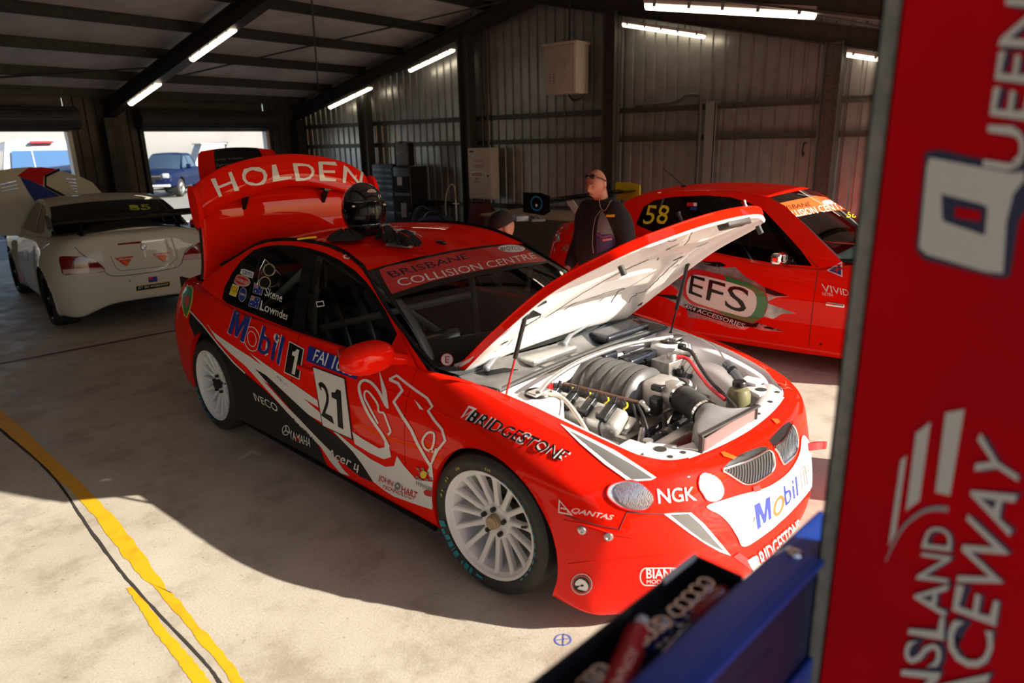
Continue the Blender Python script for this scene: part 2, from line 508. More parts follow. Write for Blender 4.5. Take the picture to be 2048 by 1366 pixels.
# outside line and right-hand yellow dividing line
mb = MB(); mb.bx((2, 16.3, -.012), (12, 16.7, -.009))
tag(mb.build('yard_line', M['greypaint'], smooth=False), 'white line on the yard outside the rear door', 'floor marking')
V, F = rough_strip([(2.55, -6), (2.2, -2.0)], [(2.66, -6), (2.28, -2.0)], 30)
flat('floor_line', (V, F), 0.0016, M['yellow'], 'yellow line on the sunlit floor beyond the nose of the red race car', 'floor marking')

# ---------------------------------------------------------------- corrugated walls
def corr(length, z0, ztop, pitch=0.2, d=0.032):
    """profile of a ribbed sheet: list of (along, depth)"""
    P = []; s = 0.0
    while s < length:
        P += [(s, 0), (s + pitch * .62, 0), (s + pitch * .70, d), (s + pitch * .90, d), (s + pitch * .98, 0)]
        s += pitch
    return [(min(a, length), b) for a, b in P]
def wall_sheet(name, along, fixed, start, length, z0, ztop, m, label, sign=1):
    mb = MB(); P = corr(length, z0, ztop); rows = []
    for a, d in P:
        q = start + a
        zt = ztop(q) if callable(ztop) else ztop
        if along == 'y': rows.append([(fixed + sign * d, q, z0), (fixed + sign * d, q, zt)])
        else: rows.append([(q, fixed + sign * d, z0), (q, fixed + sign * d, zt)])
    mb.grid(rows)
    o = mb.build(name, m, smooth=False); return tag(o, label, 'wall', kind='structure')
wall_sheet('wall_right', 'y', XW, YF, YB - YF + .2, 0, lambda y: under(y) + .5, M['sheet'], 'ribbed grey metal gable wall')
DH = 2.36
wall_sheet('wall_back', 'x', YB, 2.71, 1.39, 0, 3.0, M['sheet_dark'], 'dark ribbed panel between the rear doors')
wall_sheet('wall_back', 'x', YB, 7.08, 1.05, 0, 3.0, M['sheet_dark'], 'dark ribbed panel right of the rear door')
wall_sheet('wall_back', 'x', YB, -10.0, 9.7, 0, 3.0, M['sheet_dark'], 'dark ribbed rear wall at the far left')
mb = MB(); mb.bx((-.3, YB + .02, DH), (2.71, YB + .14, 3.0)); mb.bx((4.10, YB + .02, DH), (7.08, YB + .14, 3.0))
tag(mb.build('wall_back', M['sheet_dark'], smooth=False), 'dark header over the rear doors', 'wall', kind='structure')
mb = MB(); mb.bx((XL - .15, YF, 0), (XL, YB + .2, 4.6))
tag(mb.build('wall_left', M['sheet_dark'], smooth=False), 'far left end wall', 'wall', kind='structure')
for i, (x0, x1, w) in enumerate(((-.3, 2.71, 'left'), (4.10, 7.08, 'right'))):
    d = thing('door_%d' % (i + 1), 'rolled-up dark shutter over the %s rear doorway' % w, 'roller door', ((x0 + x1) / 2, YB - .25, DH)); d['kind'] = 'structure'
    h = (x1 - x0) / 2
    mb = MB(); mb.tube([(-h - .12, .0, .22), (h + .12, 0, .22)], .21, 28)
    for k in range(14):
        mb.tube([(-h - .12, .213 * math.cos(k * 2 * PI / 14), .22 + .213 * math.sin(k * 2 * PI / 14)), (h + .12, .213 * math.cos(k * 2 * PI / 14), .22 + .213 * math.sin(k * 2 * PI / 14))], .012, 6)
    mb.build('shutter_roll', M['door_roll'], d)
    mb = MB(); mb.bx((-h, .17, -.02), (h, .23, .12)); mb.build('bottom_rail', M['steel_dark'], d, smooth=False)
    for s in (-1, 1):
        mb = MB(); mb.bx((s * h - .04, .17, -DH), (s * h + .04, .33, .02)); mb.build('guide', M['white' if s * (1 if i else 1) > 0 else 'steel_dark'], d, smooth=False)

# ---------------------------------------------------------------- roof, rafters, purlins, girts, columns
mb = MB()
for (ya, yb) in ((YF - .35, RID), (RID, YB + .3)):
    n = 22
    rows = []
    for i in range(n + 1):
        y = ya + (yb - ya) * i / n
        rows.append([(XL, y, under(y) + .46), (XW + .1, y, under(y) + .46)])
    mb.grid(rows)
    mb.grid([[(p[0], p[1], p[2] + .05) for p in r] for r in rows], flip=True)
tag(mb.build('ceiling', M['foil'], smooth=False), 'foil-lined pitched roof underside', 'ceiling', kind='structure')
def rafter(x, label, w=.16, d=.28):
    mb = MB()
    for (ya, yb) in ((YF, RID), (RID, YB)):
        for (xx0, xx1, h0, h1) in ((x - w / 2, x + w / 2, 0, .02), (x - .015, x + .015, .02, d - .02), (x - w / 2, x + w / 2, d - .02, d)):
            za, zb = under(ya), under(yb)
            vs = [(xx0, ya, za + h0), (xx1, ya, za + h0), (xx1, yb, zb + h0), (xx0, yb, zb + h0), (xx0, ya, za + h1), (xx1, ya, za + h1), (xx1, yb, zb + h1), (xx0, yb, zb + h1)]
            mb.add(vs, [(0, 1, 2, 3), (4, 7, 6, 5), (0, 4, 5, 1), (1, 5, 6, 2), (2, 6, 7, 3), (3, 7, 4, 0)])
    return tag(mb.build('rafter', M['steel_dark'], smooth=False), label, 'rafter', kind='structure')
rafter(7.93, 'dark steel rafter against the gable wall')
rafter(3.5, 'dark steel rafter over the middle of the garage', .2, .30)
rafter(-1.0, 'dark steel rafter near the camera', .2, .30)
rafter(-5.6, 'dark steel rafter at far left')
pur = []
for k, y in enumerate((-2.3, -1.05, .2, 1.45, 2.7, 3.85, 4.6, 5.28, 6.1, 7.35, 8.6, 9.85, 11.1, 12.15)):
    mb = MB(); z = under(y) + .30
    mb.bx((XL, y - .03, z), (XW, y + .03, z + .012)); mb.bx((XL, y - .005, z), (XW, y + .005, z + .17)); mb.bx((XL, y - .03, z + .158), (XW, y + .03, z + .17))
    tag(mb.build('purlin', M['steel_dark'], smooth=False), 'dark steel purlin under the roof', 'purlin', 'roof purlins', 'structure')
for (a, b) in (((3.5, 11.4), (7.93, 5.5)), ((3.5, 5.5), (7.93, 11.4)), ((3.5, 4.5), (7.93, -1.5)), ((3.5, -1.5), (7.93, 4.5)), ((3.5, 10.2), (-1.0, 12.2))):
    mb = MB(); mb.tube([(a[0], a[1], under(a[1]) + .27), (b[0], b[1], under(b[1]) + .27)], .016, 8)
    tag(mb.build('brace_rod', M['steel_dark']), 'thin dark diagonal brace rod under the roof', 'brace', 'roof braces', 'structure')
for z in (.72, 1.96, 2.43):
    mb = MB(); x = XW - .005
    mb.bx((x - .075, YF, z - .045), (x - .063, YB, z + .045)); mb.bx((x - .075, YF, z - .045), (x, YB, z - .033)); mb.bx((x - .075, YF, z + .033), (x, YB, z + .045))
    mb.bx((x - .09, YF, z - .045), (x - .075, YB, z - .03)); mb.bx((x - .09, YF, z + .03), (x - .075, YB, z + .045))
    tag(mb.build('girt', M['steel'], smooth=False), 'galvanised steel girt along the gable wall', 'girt', 'gable wall girts', 'structure')
def column(x, y, top, label, w=.20, d=.20, m='steel'):
    mb = MB(); t = .014
    mb.bx((x - d / 2, y - w / 2, 0), (x + d / 2, y - w / 2 + t, top)); mb.bx((x - d / 2, y + w / 2 - t, 0), (x + d / 2, y + w / 2, top)); mb.bx((x - .008, y - w / 2, 0), (x + .008, y + w / 2, top))
    return tag(mb.build('steel_column', M[m], smooth=False), label, 'column', kind='structure')
for y, lb in ((9.72, 'galvanised steel column by the tool chests'), (6.6, 'galvanised steel column behind the cream switchboard'), (3.32, 'galvanised steel column behind the standing man'), (-.25, 'galvanised steel column behind the far red car windscreen')):
    column(7.87, y, under(y) + .05, lb, .27 if y > 5 else .24, .22)
column(7.87, YB - .2, 2.6, 'dark corner column beside the rear door', .3, .22, 'steel_dark')
column(3.45, YB - .15, 2.6, 'dark column between the two rear doorways', .3, .3, 'steel_dark')
column(-1.0, YB - .15, 2.6, 'dark rear column at far left', .3, .2, 'steel_dark')
column(3.5, YF, 2.6, 'steel column of the garage front', .2, .2)
# front header over the open front
mb = MB(); mb.bx((XL, YF - .05, 2.36), (XW, YF + .1, 3.1))
tag(mb.build('wall_front', M['sheet_dark'], smooth=False), 'header over the open garage front', 'wall', kind='structure')

mb = MB(); mb.bx((-.45, YF + .1, 2.0), (1.42, YF + .13, 2.5))  # unseen curtain, added to shade the floor and the raised bonnet's tip
for k in range(6): mb.bx((-.45, YF + .085, 2.03 + .08 * k), (1.42, YF + .10, 2.05 + .08 * k))
tag(mb.build('door_3', M['door_roll'], smooth=False), 'added unseen shutter over the race car bay, shading floor and bonnet tip', 'roller door', kind='structure')
# ---------------------------------------------------------------- lamps
def lamp(a, b, label, m=None, drop=0.0):
    """long weatherproof batten between points a and b"""
    a = Vector(a); b = Vector(b); L = (b - a).length
    t = thing('batten_light', label, 'ceiling light', (a + b) / 2, 0, 'fluorescent battens')
    t.rotation_euler = (b - a).to_track_quat('X', 'Z').to_euler()
    h = L / 2
    mb = MB(); mb.rbox((0, 0, .045), (L, .12, .05), .018); mb.build('housing', M['lamp_body'], t)
    mb = MB(); P = []
    for i in range(13):
        an = PI * i / 12; P.append((.055 * math.cos(an), .022 - .052 * math.sin(an)))
    mb.prism([(p[0], p[1]) for p in P], -h + .02, h - .02, axis='x'); mb.build('diffuser', M['lamp'], t)
    for k in (-.42, -.2, 0, .2, .42):
        for s in (-1, 1):
            mb = MB(); mb.bx((k * L - .015, s * .064 - .004, .0), (k * L + .015, s * .064 + .004, .06)); mb.build('clip', M['clip'], t, smooth=False)
    for s in (-1, 1):
        mb = MB(); mb.cyl((s * h * .5, 0, .07), (s * h * .5, 0, .16), .008, 8); mb.build('hanger', M['steel_dark'], t)
    return t
def rl(x, y0, y1, dz=-.06): return (x, y0, under(y0) + dz), (x, y1, under(y1) + dz)
lamp(*rl(3.5, 8.9, 7.5, -.02), 'large batten light on the middle rafter, the nearer of its two at left')
lamp(*rl(3.5, 11.4, 10.15, -.03), 'small batten light on the middle rafter, lower down near the rear doors')
lamp((3.5, .40, 3.17), (3.5, -1.20, 2.90), 'big near batten light at the top right with visible clips')
lamp(*rl(7.75, 8.06, 6.79, -.19), 'batten light on the gable wall left of the tall steel column')
lamp(*rl(7.75, 10.8, 9.3, -.16), 'lowest batten light on the gable wall, half hidden by a column')
lamp(*rl(7.75, 3.05, 1.62, -.14), 'batten light on the gable wall above the standing man')
lamp(*rl(7.75, -.42, -1.7, -.10), 'batten light on the gable wall next to the foreground post')
# ================================================================ the red race car
def paint(name, col, flake=0.0, rough=0.28):
    m = mat(name, col, 0.5, 0.0, 0.42, spec=0.0); m.node_tree.nodes['Principled BSDF'].inputs['Coat Roughness'].default_value = 0.02
    return m
M['red'] = paint('signal_red_paint', (0.88, 0.012, 0.003))

M['wpaint'] = paint('white_paint', (0.80, 0.79, 0.77))
M['bpaint'] = paint('black_paint', (0.010, 0.010, 0.011))
M['gpaint'] = paint('grey_film', (0.13, 0.125, 0.12))
M['sw'] = mat('white_film', (0.80, 0.79, 0.76), 0.3, coat=.5)
M['sk'] = mat('black_film', (0.008, 0.008, 0.008), 0.35, coat=.12, spec=.25)
M['sr'] = mat('red_film', (0.60, 0.008, 0.008), 0.3, coat=.5)
M['sb'] = mat('blue_film', (0.015, 0.035, 0.26), 0.3, coat=.5)
M['so'] = mat('orange_film', (0.80, 0.12, 0.015), 0.3, coat=.5)
M['sy'] = mat('yellow_film', (0.85, 0.62, 0.02), 0.35, coat=.3)
M['sg'] = mat('green_film', (0.02, 0.22, 0.07), 0.3, coat=.5)
M['sgrey'] = mat('grey_print', (0.20, 0.20, 0.20), 0.35, coat=.4)
M['glass'] = glass('clear_glass', (0.66, 0.72, 0.70))
M['poly'] = glass('polycarbonate', (0.62, 0.64, 0.60))
M['dglass'] = glass('dark_glass', (0.05, 0.055, 0.06))
M['lens'] = mat('lamp_glass', (0.62, 0.63, 0.64), 0.12, 0.35, 1.0)
M['bay'] = noisy(mat('engine_bay_white', (0.74, 0.72, 0.71), 0.35), (0.66, 0.63, 0.62), 5)
M['cabin'] = mat('cabin_black', (0.010, 0.010, 0.011), 0.8)
M['dash'] = noisy(mat('dash_flock', (0.05, 0.062, 0.06), 0.85), (0.065, 0.075, 0.072), 20)
M['cage'] = mat('cage_silver', (0.55, 0.55, 0.54), 0.4, 0.2)
M['tan'] = noisy(mat('heat_tan', (0.45, 0.36, 0.20), 0.6), (0.3, 0.24, 0.14), 15)

car = thing('race_car', 'red race car with raised white-lined bonnet, open boot lid and number 21 on its door', 'car', (0, 0, 0), math.radians(-95.71307))

def yside(z):
    d = z - .905
    return .785 - .34 * d - .11 * d * d

# ---- lower body: half profiles from the sill up, one row per station, y outward
def S(x, w, zb, zt, yt, ly, lz, z5=None):
    return [(x, w - .12, zb + .0), (x, w - .02, zb), (x, w, .30), (x, w + .004, .46), (x, w - .002, .60), (x, w - .022, z5 or .75), (x, yt, zt), (x, ly, lz)]
ST = [
    [(-2.38, 0, .25), (-2.46, 0, .24), (-2.52, 0, .33), (-2.55, 0, .46), (-2.55, 0, .62), (-2.50, 0, .78), (-2.47, 0, .93), (-2.42, 0, .965)],
    [(-2.34, .35, .25), (-2.42, .36, .24), (-2.49, .37, .33), (-2.52, .38, .46), (-2.52, .38, .62), (-2.48, .37, .78), (-2.44, .36, .93), (-2.39, .34, .965)],
    [(-2.18, .60, .25), (-2.28, .64, .24), (-2.35, .66, .33), (-2.38, .67, .46), (-2.38, .67, .62), (-2.35, .65, .78), (-2.31, .60, .935), (-2.25, .55, .97)],
    [(-1.98, .72, .25), (-2.03, .795, .23), (-2.09, .815, .33), (-2.10, .82, .46), (-2.10, .82, .62), (-2.08, .79, .78), (-2.05, .72, .94), (-2.02, .63, .975)],
    S(-1.80, .870, .22, .945, .765, .66, .985, .78),
    S(-1.40, .903, .20, .925, .795, .742, .96, .76),
    S(-1.00, .905, .19, .895, .812, .785, .908),
    S(-.60, .898, .185, .888, .816, .787, .904),
    S(-.20, .895, .185, .888, .816, .787, .904),
    S(.33, .895, .185, .893, .815, .786, .908),
    S(.86, .897, .19, .900, .808, .778, .917),
    S(1.12, .908, .20, .893, .800, .735, .908, .75),
    S(1.42, .918, .20, .855, .792, .700, .878, .735),
    S(1.68, .910, .18, .815, .775, .680, .836, .715),
    S(1.90, .868, .14, .765, .735, .640, .785, .68),
    [(1.93, .70, .12), (2.00, .745, .12), (2.04, .775, .28), (2.05, .785, .44), (2.055, .775, .56), (2.05, .745, .655), (2.03, .69, .725), (1.99, .59, .750)],
    [(2.08, .55, .13), (2.14, .60, .13), (2.19, .625, .28), (2.18, .63, .44), (2.165, .62, .56), (2.15, .60, .65), (2.13, .565, .71), (2.08, .51, .735)],
    [(2.18, .34, .14), (2.24, .38, .14), (2.29, .40, .28), (2.265, .40, .44), (2.235, .39, .56), (2.215, .38, .65), (2.19, .36, .70), (2.12, .34, .72)],
    [(2.22, .16, .15), (2.28, .18, .15), (2.33, .19, .28), (2.295, .19, .44), (2.262, .185, .56), (2.24, .18, .66), (2.215, .175, .70), (2.14, .16, .718)],
    [(2.23, 0, .15), (2.29, 0, .15), (2.335, 0, .28), (2.303, 0, .44), (2.272, 0, .56), (2.25, 0, .665), (2.222, 0, .70), (2.145, 0, .718)],
]
KU, KV = 18, 6
BG = surf(ST, (len(ST) - 1) * KU + 1, 7 * KV + 1)
BG[:, :, 1] = np.maximum(BG[:, :, 1], 0)
NU, NV = BG.shape[:2]
ARCH = ((1.435, .335, .375), (-1.345, .355, .372))
def arch_of(x, z):
    for k, (cx, cz, r) in enumerate(ARCH):
        if math.hypot(x - cx, z - cz) < r: return k
    return None
inside = np.zeros((NU, NV), bool)
for i in range(NU):
    for j in range(NV):
        p = BG[i, j]
        if p[1] > .5 and arch_of(p[0], p[2]) is not None: inside[i, j] = True
def face_in(i, j): return inside[i, j] and inside[i + 1, j] and inside[i, j + 1] and inside[i + 1, j + 1]
BS = BG.copy()
for i in range(NU - 1):
    for j in range(NV - 1):
        if face_in(i, j): continue
        for (a, b) in ((i, j), (i + 1, j), (i, j + 1), (i + 1, j + 1)):
            if inside[a, b]:
                p = BG[a, b]; k = arch_of(p[0], p[2]); cx, cz, r = ARCH[k]
                d = math.hypot(p[0] - cx, p[2] - cz)
                BS[a, b, 0] = cx + (p[0] - cx) * r / d; BS[a, b, 2] = cz + (p[2] - cz) * r / d
IA, IB, IC, IN = 8 * KU, 10 * KU, 6 * KU + 9, 15 * KU - 4     # B pillar, A pillar, rear door edge, bumper shut line
JD = 2 * KV - 1
def is_fdoor(i, j): return IA <= i < IB and j >= JD
def is_rdoor(i, j): return IC + 5 <= i < IA and j >= JD
def is_nose(i, j): return i >= IN
body_panels = []
for sd in (-1, 1):
    Gs = BS * np.array([1, sd, 1])
    for nm, test in (('front_door', is_fdoor), ('rear_door', is_rdoor), ('body_shell', None), ('front_bumper', is_nose)):
        if nm == 'front_bumper':
            continue
        G2 = Gs.copy()
        if nm == 'front_door': G2[IA, :, 0] += .003; G2[IB, :, 0] -= .003
        if nm == 'rear_door': G2[IC + 5, :, 0] += .003; G2[IA, :, 0] -= .003
        mb = MB()
        if test: keep = lambda i, j, t=test: t(i, j) and not face_in(i, j)
        else: keep = lambda i, j: not face_in(i, j) and not is_fdoor(i, j) and not is_rdoor(i, j) and not is_nose(i, j)
        mb.grid(pts(G2), keep=keep, flip=sd > 0)
        o = mb.build(nm if test else 'body_side', M['red'], car, angle=50)
        body_panels.append(o)
mb = MB()
for sd in (-1, 1): mb.grid(pts(BS * np.array([1, sd, 1])), keep=lambda i, j: is_nose(i, j) and not face_in(i, j), flip=sd > 0)
nose = mb.build('front_bumper', M['red'], car, angle=50); body_panels.append(nose)

# arch lips and wheel wells
for sd in (-1, 1):
    for (cx, cz, r) in ARCH:
        rows = []; inner = []
        for k in range(61):
            a = math.radians(-28 + 236 * k / 60); x, z = cx + r * math.cos(a), cz + r * math.sin(a)
            if z < .16: continue
            # body half width there
            q = BS[:, :, :].reshape(-1, 3); d = (q[:, 0] - x) ** 2 + (q[:, 2] - z) ** 2 + (q[:, 1] < .5) * 9
            y = q[int(np.argmin(d)), 1]
            x2, z2 = cx + (r + .012) * math.cos(a), cz + (r + .012) * math.sin(a)
            rows.append([(x, sd * y, z), (x, sd * (y - .035), z)])
            inner.append([(x, sd * (y - .035), z), (x2, sd * (y - .035), z2), (x2, sd * .50, z2), (cx, sd * .50, cz)])
        mb = MB(); mb.grid(rows); mb.build('arch_lip', M['red'], car)
        mb = MB(); mb.grid(inner); mb.build('wheel_well', M['cabin'], car)

# ---- greenhouse
ROOT_I = Matrix.Rotation(math.radians(95.71307), 4, 'Z')
def car_ray(x, y): return ROOT_I @ CAM_LOC, (ROOT_I.to_3x3() @ sight(x, y))
def on_side(px, side=-1):
    o, d = car_ray(*px); t = 3.0
    for _ in range(30):
        p = o + d * t; g = side * p.y - yside(p.z)
        e = 1e-4; q = o + d * (t + e); g2 = side * q.y - yside(q.z)
        t -= g * e / (g2 - g)
    p = o + d * t; return (p.x, p.z)
FR = [(444, 598), (449, 575), (463, 548), (481, 523), (506, 501), (528, 493), (555, 490), (586, 491), (617, 496), (648, 505), (678, 519), (709, 540), (734, 565), (752, 590), (771, 621), (789, 657), (829, 741), (780, 727), (694, 699), (603, 667), (520, 634), (445, 603)]
GR = [(456, 593), (460, 577), (472, 551), (489, 528), (511, 509), (531, 501), (556, 498), (586, 499), (609, 504), (583, 655), (520, 628), (452, 599)]
GF = [(630, 510), (650, 517), (676, 530), (703, 550), (727, 574), (745, 600), (765, 636), (785, 676), (800, 709), (770, 711), (694, 692), (606, 661)]
FRl, GRl, GFl = [on_side(p) for p in FR], [on_side(p) for p in GR], [on_side(p) for p in GF]
OUT = [(.935, .912), (.86, .917), (.33, .908), (-.20, .904), (-.6, .904), (-1.0, .908), (-1.4, .955), (-1.66, 1.0), (-1.62, 1.04), (-1.35, 1.185), (-1.15, 1.275), (-1.0, 1.325), (-.84, 1.362), (-.64, 1.383), (-.46, 1.392), (-.28, 1.391), (-.13, 1.382), (.02, 1.36), (.16, 1.322), (.24, 1.292), (.42, 1.203), (.60, 1.10), (.78, .995)]
def side_sheet(loops, off=0.0, sd=-1, step=.07):
    V, F = slice_shape(fill(loops), step)
    return [(x, sd * (yside(z) + off), z) for x, z in V], F
sidepanels = []
for sd in (-1, 1):
    mb = MB(); mb.add(*side_sheet([OUT, FRl], 0, sd)); o = mb.build('roof_pillar_side', M['red'], car); sidepanels.append(o)
    mb = MB(); mb.add(*side_sheet([FRl, GRl, GFl], -.004, sd)); mb.build('window_frame', M['bpaint'], car)
    mb = MB(); mb.add(*side_sheet([GRl], -.006, sd)); gr_ = mb.build('rear_side_window', M['glass'], car)
    mb = MB(); mb.add(*side_sheet([GFl], -.006, sd)); gf_ = mb.build('front_side_window', M['poly'], car)
    if sd < 0: GLASS_R, GLASS_F = gr_, gf_
RX = [.24, .16, .02, -.13, -.28, -.46, -.64, -.84, -1.0]
RZ = [1.292, 1.322, 1.36, 1.382, 1.391, 1.392, 1.383, 1.362, 1.325]
CZ = [1.337, 1.358, 1.392, 1.413, 1.424, 1.427, 1.421, 1.402, 1.372]
CX = [.285, .19, .035, -.13, -.28, -.46, -.64, -.85, -1.03]
rows = []
for x, z, cz, cx in zip(RX, RZ, CZ, CX):
    ye = yside(z); r = []
    for f in (-1, -.93, -.62, -.3, 0, .3, .62, .93, 1):
        k = 1 - abs(f) ** 2.2
        r.append((x + (cx - x) * (1 - abs(f) ** 2), f * ye, z + (cz - z) * k))
    rows.append(r)
mb = MB(); mb.grid(pts(surf(rows, 60, 60))); roof = mb.build('roof', M['red'], car)
def screen(base, top, bulge, n=36):
    rows = []
    for i in range(7):
        t = i / 6; b = bulge * 4 * t * (1 - t)
        rows.append([(a[0] + (c[0] - a[0]) * t + b, a[1] + (c[1] - a[1]) * t, a[2] + (c[2] - a[2]) * t + abs(b)) for a, c in zip(base, top)])
    return pts(surf(rows, n, n))
wb = [(.93, -.715, .915), (1.04, -.50, .932), (1.11, -.25, .944), (1.13, 0, .948), (1.11, .25, .944), (1.04, .50, .932), (.93, .715, .915)]
ze = yside(1.292)
wt = [(.24, -ze, 1.292), (.262, -.40, 1.318), (.280, -.20, 1.333), (.285, 0, 1.337), (.280, .20, 1.333), (.262, .40, 1.318), (.24, ze, 1.292)]
mb = MB(); mb.grid(screen(wb, wt, .018)); windscreen = mb.build('windscreen', M['glass'], car)
rb = [(-1.60, -.73, 1.035), (-1.66, -.45, 1.04), (-1.69, 0, 1.045), (-1.66, .45, 1.04), (-1.60, .73, 1.035)]
ze2 = yside(1.325)
rt = [(-1.0, -ze2, 1.325), (-1.02, -.32, 1.36), (-1.03, 0, 1.372), (-1.02, .32, 1.36), (-1.0, ze2, 1.325)]
mb = MB(); mb.grid(screen(rb, rt, -.02)); mb.build('rear_window', M['dglass'], car)
# roof drip rails and roof antenna
for sd in (-1, 1):
    P = [(x, sd * (yside(z) - .012), z + .009) for x, z in zip(RX, RZ)]; P = [(-1.4, sd * (yside(1.16) + .003), 1.168)] + P[::-1] + [(.60, sd * (yside(1.10) + .0), 1.10), (.93, sd * .735, .918)]
    mb = MB(); mb.tube(spline(P, 50), .011, 6); mb.build('roof_seal', M['bpaint'], car)
mb = MB(); mb.rbox((.16, -.02, 1.372), (.075, .03, .02), .009); mb.build('roof_aerial', M['black'], car)

# ---- cabin: tub, dash, cage, seat, wheel
mb = MB(); mb.bx((-1.9, -.70, .22), (1.0, .70, .25))
for sd in (-1, 1):
    mb.bx((-1.65, sd * .745, .25), (.95, sd * .735, .885))
mb.bx((-1.66, -.72, .25), (-1.63, .72, 1.0)); mb.bx((.98, -.70, .25), (1.0, .70, .90))
mb.build('cabin_tub', M['cabin'], car, smooth=False)
mb = MB()
rows = [[(1.08, y, .915) for y in (-.72, -.3, 0, .3, .72)], [(.85, y, .925 - .0 * abs(y)) for y in (-.74, -.3, 0, .3, .74)], [(.62, y, .905 + (.03 if y < 0 else 0)) for y in (-.74, -.35, 0, .3, .74)], [(.56, y, .84) for y in (-.74, -.35, 0, .3, .74)], [(.60, y, .55) for y in (-.74, -.35, 0, .3, .74)]]
mb.grid(pts(surf(rows, 24, 24))); mb.build('dashboard', M['dash'], car)
CAGE = [[(-.30, -.70, .27), (-.31, -.66, .90), (-.31, -.56, 1.33), (-.31, -.45, 1.36), (-.31, .45, 1.36), (-.31, .56, 1.33), (-.31, .66, .90), (-.30, .70, .27)],
        [(-.31, -.56, 1.33), (.0, -.555, 1.325), (.22, -.55, 1.265), (.80, -.665, .93), (.90, -.68, .30)], [(-.31, .56, 1.33), (.0, .555, 1.325), (.22, .55, 1.265), (.80, .665, .93), (.90, .68, .30)],
        [(-.33, -.55, 1.31), (-1.55, -.60, .62)], [(-.33, .55, 1.31), (-1.55, .60, .62)], [(-.31, -.54, 1.32), (-.31, .66, .40)], [(-.30, -.67, .62), (.84, -.68, .42)], [(-.30, -.67, .42), (.84, -.68, .62)],
        [(.22, -.55, 1.265), (.22, .55, 1.265)], [(-.33, .5, 1.32), (-1.5, -.5, .70)], [(-.31, -.62, .88), (-.31, .62, .88)]]
mb = MB()
for c in CAGE: mb.tube(spline(c, 28) if len(c) > 3 else c, .024, 10)
mb.build('roll_cage', M['cage'], car)
seat = thing_part = bpy.data.objects.new('driver_seat', None); COL.objects.link(seat); seat.parent = car; seat.location = (-.12, -.36, .28)
mb = MB(); rows = []
for (x, z, w) in ((.30, .14, .20), (.05, .10, .23), (-.12, .12, .22), (-.22, .40, .24), (-.30, .70, .22), (-.34, .86, .14), (-.35, .95, .12)):
    rows.append([(x + .10, -w - .02, z + .04), (x + .06, -w, z + .03), (x, -w * .7, z), (x, 0, z - .01), (x, w * .7, z), (x + .06, w, z + .03), (x + .10, w + .02, z + .04)])
mb.grid(pts(surf(rows, 30, 24))); mb.build('seat_shell', M['black'], seat)
mb = MB()
for sy in (-.09, .09): mb.tube(spline([(-.33, sy, .80), (-.18, sy, .55), (-.06, sy, .20)], 10), .022, 8)
mb.build('harness', M['sgrey'], seat)
mb = MB(); c = Vector((.44, -.36, .80)); ax = Vector((-.86, 0, .5)).normalized(); u = Vector((0, 1, 0)); w_ = ax.cross(u)
mb.tube([c + (u * math.cos(2 * PI * k / 28) + w_ * math.sin(2 * PI * k / 28)) * .165 for k in range(28)], .017, 8, closed=True)
for k in (.1, PI - .1, PI * 1.5): mb.tube([c, c + (u * math.cos(k) + w_ * math.sin(k)) * .16], .016, 8)
mb.cyl(c, c - ax * .25, .03); mb.build('steering_wheel', M['black'], car)
mb = MB(); mb.rbox((.52, -.36, .90), (.05, .26, .10), .02); mb.lathe([(.03, 0), (.045, .0), (.045, .02), (.03, .02)], 20, Matrix.Translation((.50, -.45, .86)), 'x'); mb.build('instrument_pod', M['alu'], car)

